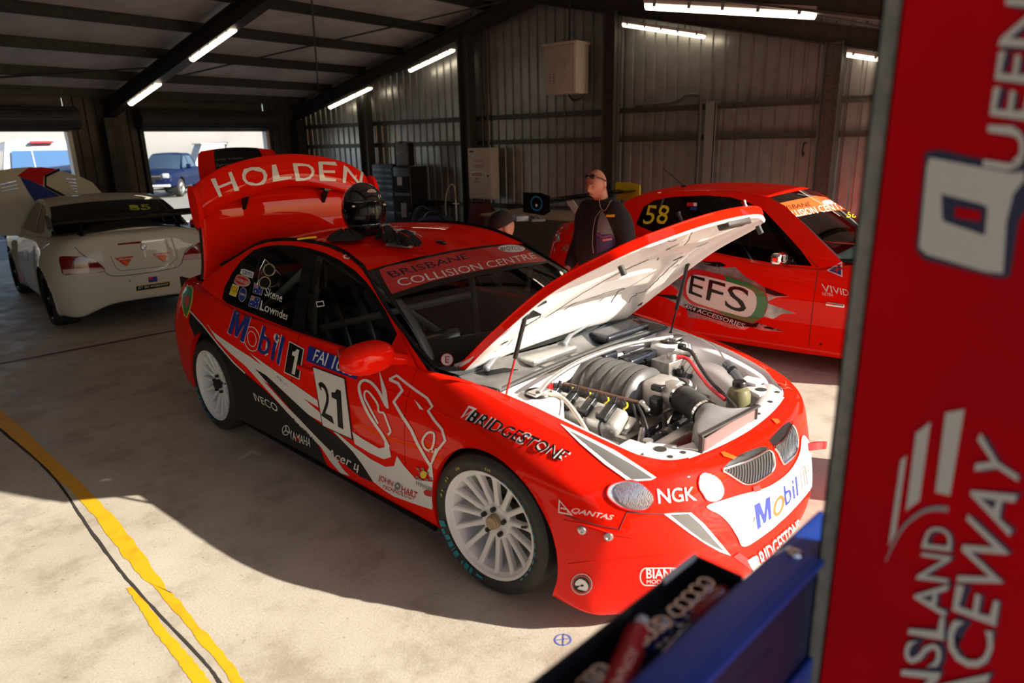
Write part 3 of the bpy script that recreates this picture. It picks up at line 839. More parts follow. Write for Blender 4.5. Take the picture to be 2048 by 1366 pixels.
# ---- wheels
def wheel_parts(root, rim_m, R=.334, rr=.251, wd=.27, spokes=15, hubm='tan'):
    """axis along +y = outward; face at y = 0"""
    ob = []
    mb = MB(); prof = [(rr - .004, .004), (rr + .012, .004), (rr + .035, .012), (R - .030, .010), (R - .010, -.004), (R - .002, -.03), (R, -.06), (R, -wd + .05), (R - .010, -wd + .02), (rr + .02, -wd), (rr - .004, -wd + .01)]
    mb.lathe(prof, 72); ob.append(mb.build('tyre', M['rubber'], root))
    mb = MB(); prof = [(rr - .016, -.010), (rr - .008, .004), (rr + .004, .008), (rr + .004, -.006), (rr - .010, -.02), (rr - .018, -.05), (rr - .03, -.09), (rr - .035, -wd + .05), (rr - .01, -wd + .02), (rr - .012, -wd + .01), (rr - .045, -wd + .05), (rr - .042, -.09), (rr - .030, -.04), (rr - .024, -.016)]
    mb.lathe(prof, 72, closed=True)
    for k in range(spokes):
        a = 2 * PI * k / spokes; ca, sa = math.cos(a), math.sin(a); rows = []
        for (r, y, w, th) in ((.070, -.050, .015, .035), (.11, -.040, .0125, .03), (.16, -.030, .0115, .028), (.205, -.020, .0125, .03), (rr - .012, -.008, .016, .035)):
            ring = []
            for (dw, dy) in ((-w, -th), (-w, -.006), (-w * .55, 0), (w * .55, 0), (w, -.006), (w, -th)):
                ring.append((r * ca - dw * sa, y + dy, r * sa + dw * ca))
            rows.append(ring)
        mb.grid(pts(surf(rows, 9, 6))); 
    mb.lathe([(.0, -.052), (.045, -.050), (.055, -.046), (.075, -.046), (.088, -.056), (.088, -.09), (0, -.09)], 40)
    ob.append(mb.build('rim', rim_m, root))
    mb = MB(); mb.lathe([(0, -.012), (.026, -.012), (.030, -.016), (.030, -.024), (.033, -.028), (.033, -.055), (0, -.055)], 28); ob.append(mb.build('hub_cap', M[hubm], root))
    for k in range(5):
        a = 2 * PI * k / 5 + .3; c = (.060 * math.cos(a), 0, .060 * math.sin(a))
        mb = MB(); mb.cyl((c[0], -.055, c[2]), (c[0], -.026, c[2]), .0115, 6); mb.lathe([(0.005, -.024), (.0085, -.024), (.0085, -.028)], 10, Matrix.Translation((c[0], 0, c[2]))); ob.append(mb.build('wheel_nut', M['black'], root))
    mb = MB(); mb.lathe([(.09, -.13), (.175, -.13), (.175, -.155), (.09, -.155)], 40); ob.append(mb.build('brake_disc', M['steel'], root))
    mb = MB(); mb.cyl((-(rr - .04), -.035, .05), (-(rr - .075), -.01, .05), .006, 8); ob.append(mb.build('valve', M['black'], root))
    return ob
def wheel_at(parent, x, y, z, out, steer=0.0, **kw):
    w = bpy.data.objects.new('wheel', None); COL.objects.link(w); w.parent = parent
    w.location = (x, y, z); w.rotation_euler = (0, 0, (0 if out > 0 else PI) + steer)
    wheel_parts(w, **kw); return w
W_FR = wheel_at(car, 1.394, -.873, .334, -1, math.radians(4.6), rim_m=M['wpaint'])
W_RR = wheel_at(car, -1.394, -.873, .334, -1, 0, rim_m=M['wpaint'], hubm='black')
W_FL = wheel_at(car, 1.394, .873, .334, 1, math.radians(4.6), rim_m=M['wpaint'])
W_RL = wheel_at(car, -1.394, .873, .334, 1, 0, rim_m=M['wpaint'], hubm='black')
# worn teal print and yellow chalk on the sidewalls
M['teal'] = mat('teal_print', (0.015, 0.24, 0.30), .6); M['chalk'] = mat('yellow_chalk', (.42, .33, .05), .8)
def side_print(wheel, arcs, m, name):
    mb = MB()
    for (a0, a1, r0, r1) in arcs:
        n = 5; rows = []
        for k in range(n + 1):
            a = math.radians(a0 + (a1 - a0) * k / n)
            rows.append([(r * math.cos(a), .0125 + .0008, r * math.sin(a)) for r in (r0, r1)])
        mb.grid(rows)
    return mb.build(name, m, wheel, smooth=False)
TE = [(-20, -14, .267, .305), (-27, -22, .285, .306), (-33, -28, .266, .300), (-40, -35, .266, .304), (-43, -42, .266, .304), (-50, -45, .266, .304), (-58, -56, .275, .30), (-65, -60, .266, .30), (-70, -67, .266, .30), (-83, -75, .270, .284)]
TB = [(a, a - 5, .262, .268) for a in range(118, 235, 9)]
for w_ in (W_FR, W_RR):
    side_print(w_, [(a, b, r0, r1) for a, b, r0, r1 in TE], M['teal'], 'sidewall_print')
    side_print(w_, [(a, b, r0, r1) for a, b, r0, r1 in TB], M['teal'], 'sidewall_ring')
side_print(W_FR, [(97 - k * 2.4, 95.6 - k * 2.4, .272, .284) for k in range(3)] + [(58 - k * 2, 56.8 - k * 2, .272, .284) for k in range(3)] + [(37, 35, .272, .284), (33, 31, .272, .284), (20, 18, .272, .284), (15, 12, .272, .284)], M['chalk'], 'chalk_mark')
# ---------------------------------------------------------------- bonnet
def smooth(a, b, x):
    t = min(max((x - a) / (b - a), 0), 1); return t * t * (3 - 2 * t)
BON = [[(1.00, .66, .925), (1.03, .33, .955), (1.045, 0, .965)], [(1.275, .675, 1.158), (1.30, .33, 1.20), (1.31, 0, 1.212)], [(1.56, .655, 1.385), (1.59, .33, 1.415), (1.605, 0, 1.425)],
       [(1.80, .595, 1.527), (1.85, .31, 1.562), (1.87, 0, 1.575)], [(1.905, .495, 1.590), (1.985, .26, 1.640), (2.015, 0, 1.657)]]
BON = [[(x, -y, z) for x, y, z in r] + [(x, y, z) for x, y, z in r[-2::-1]] for r in BON]
NB = 97
BO = surf(BON, NB, NB)
def normals(G):
    du = np.gradient(G, axis=0); dv = np.gradient(G, axis=1); n = np.cross(du, dv); n /= np.linalg.norm(n, axis=2, keepdims=True)
    return n
BN = normals(BO)
if BN[40, 48, 2] < 0: BN = -BN
bon = bpy.data.objects.new('bonnet', None); COL.objects.link(bon); bon.parent = car
mb = MB(); mb.grid(pts(BO)); bon_out = mb.build('bonnet_skin', M['red'], bon)
IN_ = BO.copy()
def seg_d(u, v, a, b):
    ax, ay = a; bx_, by_ = b; dx, dy = bx_ - ax, by_ - ay; t = max(0, min(1, ((u - ax) * dx + (v - ay) * dy) / (dx * dx + dy * dy)))
    return math.hypot(u - ax - t * dx, v - ay - t * dy)
for i in range(NB):
    for j in range(NB):
        u = i / (NB - 1); v = abs(2 * j / (NB - 1) - 1)
        rib = 0
        rib = max(rib, 1 - smooth(.0, .13, 1 - v))
        rib = max(rib, 1 - smooth(.05, .20, u), 1 - smooth(.04, .15, 1 - u))
        rib = max(rib, 1 - smooth(.05, .12, seg_d(u, v, (.12, .95), (.62, .22))))
        rib = max(rib, 1 - smooth(.05, .13, seg_d(u, v, (.62, .0), (.62, .30))), 1 - smooth(.05, .12, seg_d(u, v, (.62, .22), (.95, .62))))
        rib = max(rib, (1 - smooth(.05, .12, seg_d(u, v, (.35, .0), (.35, .55)))) * .8)
        d = .010 + .034 * rib
        edge = max(1 - (1 - v) / .035, 1 - u / .03, 1 - (1 - u) / .03, 0)
        d = d * (1 - edge) + .036 * edge
        IN_[i, j] = BO[i, j] - BN[i, j] * d
mb = MB(); mb.grid(pts(IN_), flip=True); bon_in = mb.build('bonnet_lining', M['wpaint'], bon, angle=60)
bon_in['label'] = 'white inner lining of the bonnet'
mb = MB()
loop = [BO[i, 0] for i in range(NB)] + [BO[-1, j] for j in range(1, NB)] + [BO[i, -1] for i in range(NB - 2, -1, -1)]
mb.tube([tuple(p) for p in loop], .0045, 6)
loop2 = [IN_[i, 0] for i in range(NB)] + [IN_[-1, j] for j in range(1, NB)] + [IN_[i, -1] for i in range(NB - 2, -1, -1)]
mb.grid([[tuple(p), tuple(q)] for p, q in zip(loop, loop2)]); mb.build('bonnet_edge', M['red'], bon)
def bon_pt(u, v, off=.05):
    i = int(round(u * (NB - 1))); j = int(round((v + 1) / 2 * (NB - 1))); return Vector(IN_[i, j] if off is None else BO[i, j] - BN[i, j] * off)
def slot(u, v, du, dv, m='black', nm='vent_slot'):
    mb = MB(); c = []
    for (a, b) in ((-1, -.4), (-.3, -1), (1, -.5), (.8, .5), (0, 1)):
        uu, vv = u + a * du, v + b * dv; i = min(max(int(round(uu * (NB - 1))), 0), NB - 1); j = min(max(int(round((vv + 1) / 2 * (NB - 1))), 0), NB - 1)
        c.append(Vector(IN_[i, j]) - Vector(BN[i, j]) * .0025)
    n = len(c); mb.add([tuple(p) for p in c], [tuple(range(n))]); return mb.build(nm, M[m], bon, smooth=False)
for (u, v, du, dv) in ((.30, -.80, .035, .06), (.36, -.80, .02, .03), (.70, -.25, .03, .08), (.50, .35, .02, .04), (.52, .55, .03, .04), (.44, .62, .025, .05), (.88, .45, .015, .04), (.80, .25, .02, .06), (.18, -.86, .012, .03), (.12, -.86, .01, .025), (.14, .86, .012, .03)): slot(u, v, du, dv)
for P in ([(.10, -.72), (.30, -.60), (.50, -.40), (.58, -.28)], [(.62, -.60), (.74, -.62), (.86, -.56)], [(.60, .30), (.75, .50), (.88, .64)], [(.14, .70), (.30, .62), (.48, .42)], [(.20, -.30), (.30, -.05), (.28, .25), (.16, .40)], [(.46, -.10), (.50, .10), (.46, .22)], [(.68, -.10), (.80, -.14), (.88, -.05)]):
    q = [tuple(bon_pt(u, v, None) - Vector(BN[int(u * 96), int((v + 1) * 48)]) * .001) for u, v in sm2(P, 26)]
    mb = MB(); mb.tube(q, .0016, 5); mb.build('gap_shade_line', M['groove'], bon)  # dark line drawn for the shade in the gap between frame and skin
for (u, v) in ((.66, -.72), (.86, .80)):
    p = bon_pt(u, v, .05); mb = MB(); mb.cyl(p, p - Vector((-.5, 0, .85)) * -.0 + Vector((.02, 0, -.035)), .013, 12); mb.build('rubber_stop', M['rubber'], bon)
p = bon_pt(.93, .05, .048); R = Matrix.Rotation(math.radians(-28), 3, 'Y')
mb = MB(); mb.rbox(p, (.055, .20, .03), .008, R=R); mb.build('bonnet_latch', M['steel_dark'], bon)
for v in (-.55, .42):
    q = bon_pt(.93, v, 0); n = Vector(BN[90, 48]); mb = MB(); mb.tube([q - n * .02, q + n * .035, q + n * .05], [.008, .008, .012], 10); mb.build('bonnet_pin', M['chrome' if v > 0 else 'black'], bon)
for s in (-1, 1):
    mb = MB(); P = [(.93, s * .64, .90), (1.02, s * .655, .94), (1.12, s * .655, 1.0)]
    mb.tube(P, .013, 6); mb.build('bonnet_hinge', M['bay'], bon)
for s, rod in ((-1, 'red_rod'), (1, 'black')):
    a = Vector((1.33, s * .68, .862)); b = Vector((1.415 if s < 0 else 1.455, s * .615, 1.285)); c = a + (b - a) * (.42 if s < 0 else .36)
    g = bpy.data.objects.new('gas_strut', None); COL.objects.link(g); g.parent = car
    mb = MB(); mb.cyl(c, b, .0105, 14); mb.sphere(b, .014, 10, 6); mb.build('strut_body', M['black'], g)
    if s < 0: M['red_rod'] = mat('red_rod', (.5, .02, .02), .3, .3)
    mb = MB(); mb.cyl(a, c, .0048, 10); mb.build('strut_rod', M[rod], g)
    mb = MB(); mb.sphere(a, .012, 12, 8); mb.cyl(a - Vector((0, 0, .02)), a, .010, 8); mb.build('ball_joint', M['sr'] if s < 0 else M['black'], g)

# ---------------------------------------------------------------- boot lid and wing
lid = bpy.data.objects.new('boot_lid', None); COL.objects.link(lid); lid.parent = car
rows = []
for z, dx, hw in ((1.03, -.015, .685), (1.15, .0, .67), (1.32, .012, .662), (1.48, .012, .655), (1.58, -.002, .65), (1.63, -.03, .645)):
    rows.append([(-1.67 + dx - .05, -hw - .004, z), (-1.67 + dx - .012, -hw, z), (-1.665 + dx, -hw * .55, z + .012), (-1.66 + dx, 0, z + .018), (-1.665 + dx, hw * .55, z + .012), (-1.67 + dx - .012, hw, z), (-1.67 + dx - .05, hw + .004, z)])
LG = surf(rows, 40, 50)
mb = MB(); mb.grid(pts(LG)); lid_skin = mb.build('lid_skin', M['red'], lid)
LB = LG.copy(); LB[:, :, 0] -= .045
mb = MB(); mb.grid(pts(LB), flip=True); mb.build('lid_lining', M['cabin'], lid)
rows = []
for y, zt, zb, xo in ((-.735, 1.665, 1.455, -.01), (-.66, 1.735, 1.495, 0), (-.50, 1.815, 1.575, .01), (-.25, 1.872, 1.635, .016), (0, 1.893, 1.662, .018), (.25, 1.872, 1.635, .016), (.50, 1.815, 1.575, .01), (.66, 1.735, 1.495, 0), (.735, 1.665, 1.455, -.01)):
    h = zt - zb
    pr = [(-1.590, zb), (-1.572, zb - .004), (-1.558, zb + h * .12), (-1.555, zb + h * .40), (-1.575, zb + h * .70), (-1.612, zt - .006), (-1.625, zt), (-1.630, zt - .008), (-1.605, zb + h * .62), (-1.588, zb + h * .3), (-1.590, zb)]
    rows.append([(x + xo, y, z) for x, z in pr])
mb = MB(); W_ = surf(rows, 70, 44); mb.grid(pts(W_)); wing = mb.build('wing_blade', M['red'], lid, angle=60)
for s in (-1, 1):
    mb = MB(); P = [(-1.655, 1.66), (-1.60, 1.70), (-1.54, 1.655), (-1.515, 1.56), (-1.52, 1.47), (-1.55, 1.42), (-1.60, 1.425), (-1.64, 1.50)]
    mb.prism(sm2(P, 32, True), s * .735 - .016, s * .735 + .016, axis='y'); mb.build('wing_end_plate', M['red'], lid, angle=50)
for y in (-.36, .30):
    mb = MB(); mb.prism([(-1.66, 1.57), (-1.56, 1.66), (-1.56, 1.69), (-1.58, 1.60), (-1.66, 1.50)], y - .012, y + .012, axis='y'); mb.box((-1.60, y, 1.635), (.07, .06, .05)); mb.build('wing_stand', M['black'], lid, smooth=False)
mb = MB(); mb.bx((-2.4, -.60, .42), (-1.72, .60, .46)); mb.bx((-2.4, -.62, .42), (-1.72, -.60, .96)); mb.bx((-2.4, .60, .42), (-1.72, .62, .96)); mb.build('boot_tub', M['cabin'], car, smooth=False)
for s in (-1, 1):
    mb = MB(); mb.grid([[(x, s * y, z), (x, s * .60, z - .01)] for x, y, z in ((-1.40, .742, .96), (-1.6, .70, .98), (-1.80, .66, .985), (-2.02, .63, .975), (-2.25, .55, .97))]); mb.build('boot_gutter', M['red'], car)

# ---------------------------------------------------------------- door mirror
for s in (-1, 1):
    mr = bpy.data.objects.new('door_mirror', None); COL.objects.link(mr); mr.parent = car; mr.location = (.70, s * .97, .985)
    mb = MB(); n, m_ = 28, 18; vs = []; fs = []
    def sp(v, e): return math.copysign(abs(v) ** e, v)
    for i in range(m_ + 1):
        t = -PI / 2 + PI * i / m_
        for j in range(n):
            a = 2 * PI * j / n
            x = .085 * sp(math.cos(t), .7) * sp(math.cos(a), .75); y = .135 * sp(math.cos(t), .8) * sp(math.sin(a), .8); z = .072 * sp(math.sin(t), .75)
            x = x * (1.25 if x > 0 else .7); vs.append((x, y, z + .12 * max(0, -s * y) * .2))
    for i in range(m_):
        for j in range(n): fs.append((i * n + j, i * n + (j + 1) % n, (i + 1) * n + (j + 1) % n, (i + 1) * n + j))
    mb.add(vs, fs); mb.build('mirror_shell', M['red'], mr, angle=80)
    mb = MB(); mb.box((-.062, 0, 0), (.006, .21, .105)); mb.build('mirror_glass', M['chrome'], mr, smooth=False)
    mb = MB(); mb.tube([(.02, -s * .10, -.02), (.05, -s * .20, -.05)], [.035, .028], 12); mb.build('mirror_arm', M['red'], mr)
    mb = MB(); V, F = fill([[(.60, .92), (.86, .915), (.66, 1.06)]]); mb.add([(x, s * (yside(z) + .010), z) for x, z in V], F); mb.build('mirror_sail', M['red'], car, smooth=False)

# ---------------------------------------------------------------- engine bay
E_ = bpy.data.objects.new('engine_bay', None); COL.objects.link(E_); E_.parent = car
def bay(name, mb, m, parent=None, **k): return mb.build(name, M[m] if isinstance(m, str) else m, parent or E_, **k)
for s in (-1, 1):
    rows = []
    for x, y, z in ((1.05, .735, .912), (1.25, .715, .896), (1.42, .70, .878), (1.68, .68, .836), (1.90, .64, .785), (1.99, .59, .752), (2.07, .51, .737)):
        yi = min(y - .055, .62)
        rows.append([(x, s * y, z), (x, s * (y - .004), z - .022), (x, s * yi, z - .03), (x, s * (yi - .012), z - .09), (x, s * (yi - .03), .56), (x, s * (yi - .05), .40)])
    mb = MB(); mb.grid(pts(surf(rows, 50, 26))); bay('inner_wing', mb, 'bay')
mb = MB(); mb.bx((1.0, -.66, .34), (2.16, .66, .36)); bay('bay_floor', mb, 'cabin', smooth=False)
rows = [[(1.27, y, .895 - .02 * abs(y)) for y in (-.66, -.3, 0, .3, .66)], [(1.272, y, .80) for y in (-.66, -.3, 0, .3, .66)], [(1.20, y, .70) for y in (-.66, -.3, 0, .3, .66)], [(1.10, y, .36) for y in (-.66, -.3, 0, .3, .66)]]
mb = MB(); mb.grid(pts(surf(rows, 20, 20))); bay('firewall', mb, 'bay')
rows = [[(.945 + .19 * (1 - (y / .72) ** 2), y, .918 + .022 * (1 - (y / .72) ** 2)) for y in np.linspace(-.71, .71, 9)], [(1.12 + .09 * (1 - (y / .72) ** 2), y, .895) for y in np.linspace(-.71, .71, 9)], [(1.285, y, .895) for y in np.linspace(-.70, .70, 9)], [(1.29, y, .875) for y in np.linspace(-.70, .70, 9)]]
M['cowl'] = noisy(mat('dusty_cowl', (.10, .095, .09), .5), (.17, .16, .15), 9)
M['cowlb'] = mat('cowl_black', (.012, .014, .02), .25, coat=.5)
CG = surf(rows, 26, 60)
mb = MB(); mb.grid(pts(CG), keep=lambda i, j: j < 34); bay('cowl_panel', mb, 'cowl')
mb = MB(); mb.grid(pts(CG), keep=lambda i, j: j >= 34); bay('cowl_panel', mb, 'cowlb')
mb = MB(); mb.rbox((1.175, -.21, .915), (.10, .34, .035), .012); bay('cowl_plate', mb, 'alu')
mb = MB(); mb.rbox((1.20, .36, .920), (.14, .40, .05), .02); bay('cowl_cover', mb, 'cowlb')
for k in range(14):
    mb = MB(); mb.box((1.115 + .004 * k, -.62 + .011 * k, .9035), (.075, .004, .004), R=Matrix.Rotation(.35, 3, 'Z')); bay('cowl_vent', mb, 'black', smooth=False)
mb = MB(); mb.tube(spline([(1.29, -.70, .88), (1.295, -.3, .905), (1.295, .2, .91), (1.29, .66, .89)], 24), .012, 8); bay('bonnet_seal', mb, 'rubber')
# wipers
for piv, el, tip, bl in (((1.115, -.585, .925), (1.075, -.44, .955), (1.045, -.22, .985), ((1.00, -.40, .975), (1.085, .10, .985))), ((1.165, -.075, .935), (1.14, .03, .965), (1.10, .28, .985), ((1.09, .12, .98), (1.00, .56, .955)))):
    w_ = bpy.data.objects.new('wiper', None); COL.objects.link(w_); w_.parent = car
    mb = MB(); mb.tube(spline([piv, ((piv[0] + el[0]) / 2, (piv[1] + el[1]) / 2, piv[2] + .025), el, tip], 14), [.014] * 4 + [.012] * 4 + [.008] * 6, 8); mb.sphere(piv, .018, 12, 8); mb.build('wiper_arm', M['grey'], w_)
    mb = MB(); mb.tube([bl[0], bl[1]], .006, 6); mb.build('wiper_blade', M['black'], w_)
# strut towers
for s in (-1, 1):
    tw = bpy.data.objects.new('strut_tower', None); COL.objects.link(tw); tw.parent = E_; tw.location = (1.41, s * .555, 0)
    mb = MB(); mb.lathe([(0, .855), (.085, .855), (.105, .845), (.112, .82), (.118, .70), (.15, .40)], 36, axis='z'); mb.build('tower_shell', M['bay'], tw)
    mb = MB(); mb.lathe([(0, .872), (.025, .872), (.03, .862), (.055, .862), (.06, .856)], 28, axis='z'); mb.build('tower_mount', M['alu'], tw)
    mb = MB(); mb.tube([(.058 * math.cos(k * PI / 12), .058 * math.sin(k * PI / 12), .862) for k in range(24)], .007, 6, closed=True); mb.build('mount_ring', M['black'], tw)
mb = MB(); mb.tube(spline([(1.45, -.60, .885), (1.41, -.46, .905), (1.385, -.22, .925), (1.385, .10, .925), (1.40, .36, .905), (1.415, .55, .885)], 40), .0125, 10); bay('strut_brace', mb, 'alu')
for s in (-1, 1):
    mb = MB(); mb.rbox((1.43, s * .575, .878), (.06, .10, .014), .005); bay('brace_foot', mb, 'alu')
# engine
eng = bpy.data.objects.new('engine', None); COL.objects.link(eng); eng.parent = car
M['manifold'] = mat('manifold_grey', (.105, .10, .095), .38, .25)
M['silver'] = noisy(mat('cast_silver', (.58, .565, .53), .42, .55), (.50, .485, .45), 20)
M['iron'] = noisy(mat('dirty_cast', (.20, .185, .165), .6, .4), (.30, .28, .25), 14)
rows = []
NR = 84
for i in range(NR + 1):
    t = i / NR; x = 1.185 + .45 * t; ph = t * 7.0
    bul = .012 * (abs(math.sin(PI * ph)) ** .7)
    taper = 1 - .25 * smooth(.9, 1, t) - .25 * (1 - smooth(0, .06, t))
    ring = []
    for k in range(19):
        a = PI * (-.12 + 1.24 * k / 18); r1 = (.165 + bul) * taper; r2 = (.128 + bul) * taper
        ring.append((x, .01 - r1 * math.cos(a), .735 + r2 * math.sin(a)))
    rows.append(ring)
mb = MB(); mb.grid(rows); mb.add(rows[-1], [tuple(range(19))]); mb.add(rows[0], [tuple(range(19))]); mb.build('intake_manifold', M['manifold'], eng, angle=60)
mb = MB(); mb.bx((1.27, -.34, .42), (1.74, .40, .66)); mb.build('engine_block', M['iron'], eng, smooth=False)
mb = MB(); mb.rbox((1.69, .01, .775), (.13, .17, .14), .03); mb.lathe([(.0, 0), (.062, 0), (.068, .01), (.068, .06), (.06, .07)], 30, Matrix.Translation((1.735, .0, .785)), 'x'); mb.build('throttle_body', M['silver'], eng)
mb = MB(); mb.rbox((1.725, -.085, .745), (.05, .05, .09), .008); mb.rbox((1.72, -.06, .825), (.06, .05, .03), .008); mb.build('throttle_motor', M['black'], eng)
for s in (-1, 1):
    vc = bpy.data.objects.new('valve_cover', None); COL.objects.link(vc); vc.parent = car
    vc.location = (1.455, .01 + s * .305, .705); vc.rotation_euler = (s * math.radians(-30), 0, 0)
    mb = MB(); mb.rbox((0, 0, 0), (.47, .135, .085), .035, seg=5); mb.rbox((0, 0, -.045), (.50, .165, .014), .006); mb.build('cover_casting', M['silver'], vc, angle=60)
    for k in range(4):
        x = -.165 + .11 * k
        cp = MB(); cp.rbox((x, .0, .058), (.042, .10, .036), .006); cp.rbox((x, -s * .055, .066), (.03, .03, .03), .006); cp.cyl((x + .014, -s * .05, .075), (x + .014, -s * .075, .09), .008, 8); cp.box((x, s * .045, .07), (.05, .016, .02)); cp.build('ignition_coil', M['black'], vc)
        ld = MB(); ld.tube(spline([(x, s * .045, .055), (x + .004, s * .082, .04), (x + .01, s * .095, -.02), (x + .02, s * .09, -.09), (x + .03, s * .06, -.13)], 14), .0085, 8); ld.build('plug_lead', M['rubber'], vc)
    for k in range(3):
        bt = MB(); bt.cyl((-.11 + .11 * k, s * .015, .035), (-.11 + .11 * k, s * .015, .048), .008, 10); bt.build('cover_bolt', M['iron'], vc)
mb = MB(); mb.tube(spline([(1.22, -.20, .775), (1.40, -.185, .775), (1.60, -.165, .77), (1.68, -.15, .765)], 16), .0085, 10); mb.build('fuel_rail', mat('fuel_rail_copper', (.22, .12, .085), .35, .6), eng)
mb = MB(); mb.sphere((1.69, -.15, .765), .016, 12, 8); mb.tube([(1.69, -.15, .765), (1.73, -.17, .755)], .011, 8); mb.sphere((1.735, -.172, .75), .014, 10, 8); mb.build('rail_end', M['alu'], eng)
random.seed(3)
for k in range(4):
    x = 1.30 + .105 * k
    mb = MB(); mb.tube(spline([(x, -.19, .78), (x + .03, -.235, .80), (x + .055, -.25, .775), (x + .02, -.265, .755), (x - .01, -.255, .765)], 16), .0035, 6); mb.build('loom_wire', M['rubber'], eng)
    mb = MB(); mb.tube(spline([(x + .05, -.235, .785), (x + .062, -.25, .775), (x + .05, -.262, .762)], 8), .0048, 6); mb.build('loom_tape', M['sy'], eng)
for P in ([(1.68, -.17, .76), (1.76, -.24, .74), (1.82, -.28, .66), (1.84, -.30, .55)], [(1.66, -.18, .76), (1.74, -.25, .72), (1.78, -.22, .62), (1.80, -.12, .64), (1.77, -.08, .72)], [(1.25, -.15, .79), (1.23, -.22, .78), (1.30, -.30, .76)], [(1.60, .20, .79), (1.75, .14, .80), (1.84, .06, .72)], [(1.30, .24, .82), (1.40, .34, .86), (1.36, .44, .80), (1.28, .38, .76)], [(1.24, .16, .86), (1.27, .28, .83), (1.33, .36, .82), (1.34, .50, .80)]):
    mb = MB(); mb.tube(spline(P, 18), .0065, 6); mb.build('wiring_loom', M['rubber'], eng)
# intake hose, clamps, air box, filter
hx = [Vector((1.815, -.01, .785)), Vector((1.90, -.055, .782)), Vector((2.0, -.115, .775))]
hp = spline([tuple(p) for p in hx], 64)
mb = MB(); mb.tube(hp, [.062 + .0022 * math.sin(i * 1.5) for i in range(64)], 28, False); mb.build('intake_hose', M['rubber'], eng)
for i in (2, 60):
    a = Vector(hp[i]); d = (Vector(hp[i + 2]) - Vector(hp[i - 2])).normalized(); mb = MB(); mb.tube([a - d * .008, a + d * .008], .0668, 28, False); mb.tube([a - d * .008, a + d * .008], .0655, 28, False); mb.build('hose_clamp', M['chrome'], eng)
M['airbox'] = noisy(mat('grey_airbox', (.17, .165, .16), .42, .1), (.21, .205, .195), 12)
c0 = hx[2]; d0 = (hx[2] - hx[1]).normalized(); rows = []
u0 = Vector((0, 0, 1)); s0 = d0.cross(u0).normalized()
for i in range(15):
    t = i / 14; tt = smooth(.08, .95, t); ring = []
    ctr = c0.lerp(Vector((2.115, -.135, .758)), t); ax = s0.lerp(Vector((-.06, -1, 0)).normalized(), tt).normalized()
    for k in range(40):
        a = 2 * PI * k / 40; cx, cz = math.cos(a), math.sin(a)
        e = 1 - .72 * tt
        hw = .060 + (.225 - .060) * tt; hh = .060 + (.034 - .060) * tt
        ring.append(tuple(ctr + ax * hw * math.copysign(abs(cx) ** e, cx) + Vector((0, 0, 1)) * (hh * math.copysign(abs(cz) ** e, cz))))
    rows.append(ring + [ring[0]])
mb = MB(); mb.grid(rows); mb.build('air_box', M['airbox'], eng, angle=60)
mb = MB(); R = Matrix.Rotation(math.radians(-3.5), 3, 'Z')
mb.rbox((2.122, -.135, .794), (.02, .47, .010), .004, R=R); mb.rbox((2.115, -.37, .76), (.02, .012, .07), .004, R=R); mb.rbox((2.122, .10, .76), (.02, .012, .07), .004, R=R); mb.build('air_box_lip', M['steel_dark'], eng, smooth=False)
M['filter'] = mat('filter_paper', (.45, .36, .34), .8)
mb = MB(); rows = []
for k in range(97):
    y = -.355 + .44 * k / 96; rows.append([(2.121 + (.006 if k % 2 else 0), y, z) for z in (.728, .786)])
mb.grid(rows); mb.build('air_filter', M['filter'], eng, smooth=False)
# radiator, hoses, pulleys
mb = MB(); mb.rbox((1.93, -.16, .685), (.06, .60, .05), .006); mb.bx((1.915, -.46, .38), (1.95, .30, .67)); bay('radiator', mb, 'alu')
mb = MB(); mb.rbox((1.945, -.44, .69), (.10, .13, .045), .008); mb.cyl((1.90, -.42, .70), (1.90, -.42, .735), .022, 16); bay('radiator_tank', mb, 'alu')
mb = MB(); mb.tube(spline([(1.905, -.40, .655), (1.865, -.345, .660), (1.845, -.24, .660), (1.835, -.06, .655), (1.80, .06, .64)], 24), .030, 16); mb.sphere((1.875, -.365, .655), .042, 16, 10); mb.build('coolant_hose', M['rubber'], eng)
for y, m_ in ((-.20, 'alu'), (-.13, 'chrome'), (-.245, 'chrome')):
    mb = MB(); mb.tube([(1.842, y, .660), (1.840, y + (.04 if m_ == 'alu' else .012), .660)], .0335, 18); mb.build('hose_joiner', M[m_], eng)
for (x, y, z, r, w) in ((1.775, .03, .665, .055, .045), (1.775, .17, .62, .075, .05), (1.775, -.05, .52, .08, .05)):
    pl = MB(); pl.lathe([(0, .0), (r * .35, .0), (r * .4, -.01), (r * .8, -.01), (r * .85, 0), (r, 0), (r, -w), (0, -w)], 32, Matrix.Translation((x + .05, y, z)), 'x'); pl.build('belt_pulley', M['black'], eng)
mb = MB(); mb.rbox((1.76, .10, .60), (.03, .34, .22), .03); mb.build('front_cover', M['iron'], eng)
for a, b, r in (((1.66, -.40, .62), (1.86, -.46, .55), .022), ((1.775, -.26, .70), (1.80, -.36, .56), .016)):
    mb = MB(); mb.tube([a, b], r, 14); mb.build('braided_hose', noisy(mat('braid_steel', (.5, .48, .45), .4, .6), (.15, .15, .14), 180), eng)
mb = MB(); mb.tube(spline([(1.42, -.60, .87), (1.50, -.52, .86), (1.60, -.52, .80), (1.72, -.55, .70)], 18), .010, 8); mb.build('breather_hose', mat('clear_hose', (.5, .42, .34), .4), eng)
mb = MB(); mb.tube(spline([(1.36, -.42, .86), (1.36, -.42, .82), (1.37, -.41, .79)], 6), .016, 10); mb.build('red_fitting', M['sr'], eng)
mb = MB(); mb.rbox((1.26, -.30, .885), (.06, .09, .035), .012); mb.rbox((1.262, -.10, .89), (.05, .06, .03), .01); mb.tube([(1.262, -.42, .875), (1.264, .52, .90)], .007, 8); mb.build('brake_lines', M['iron'], E_)
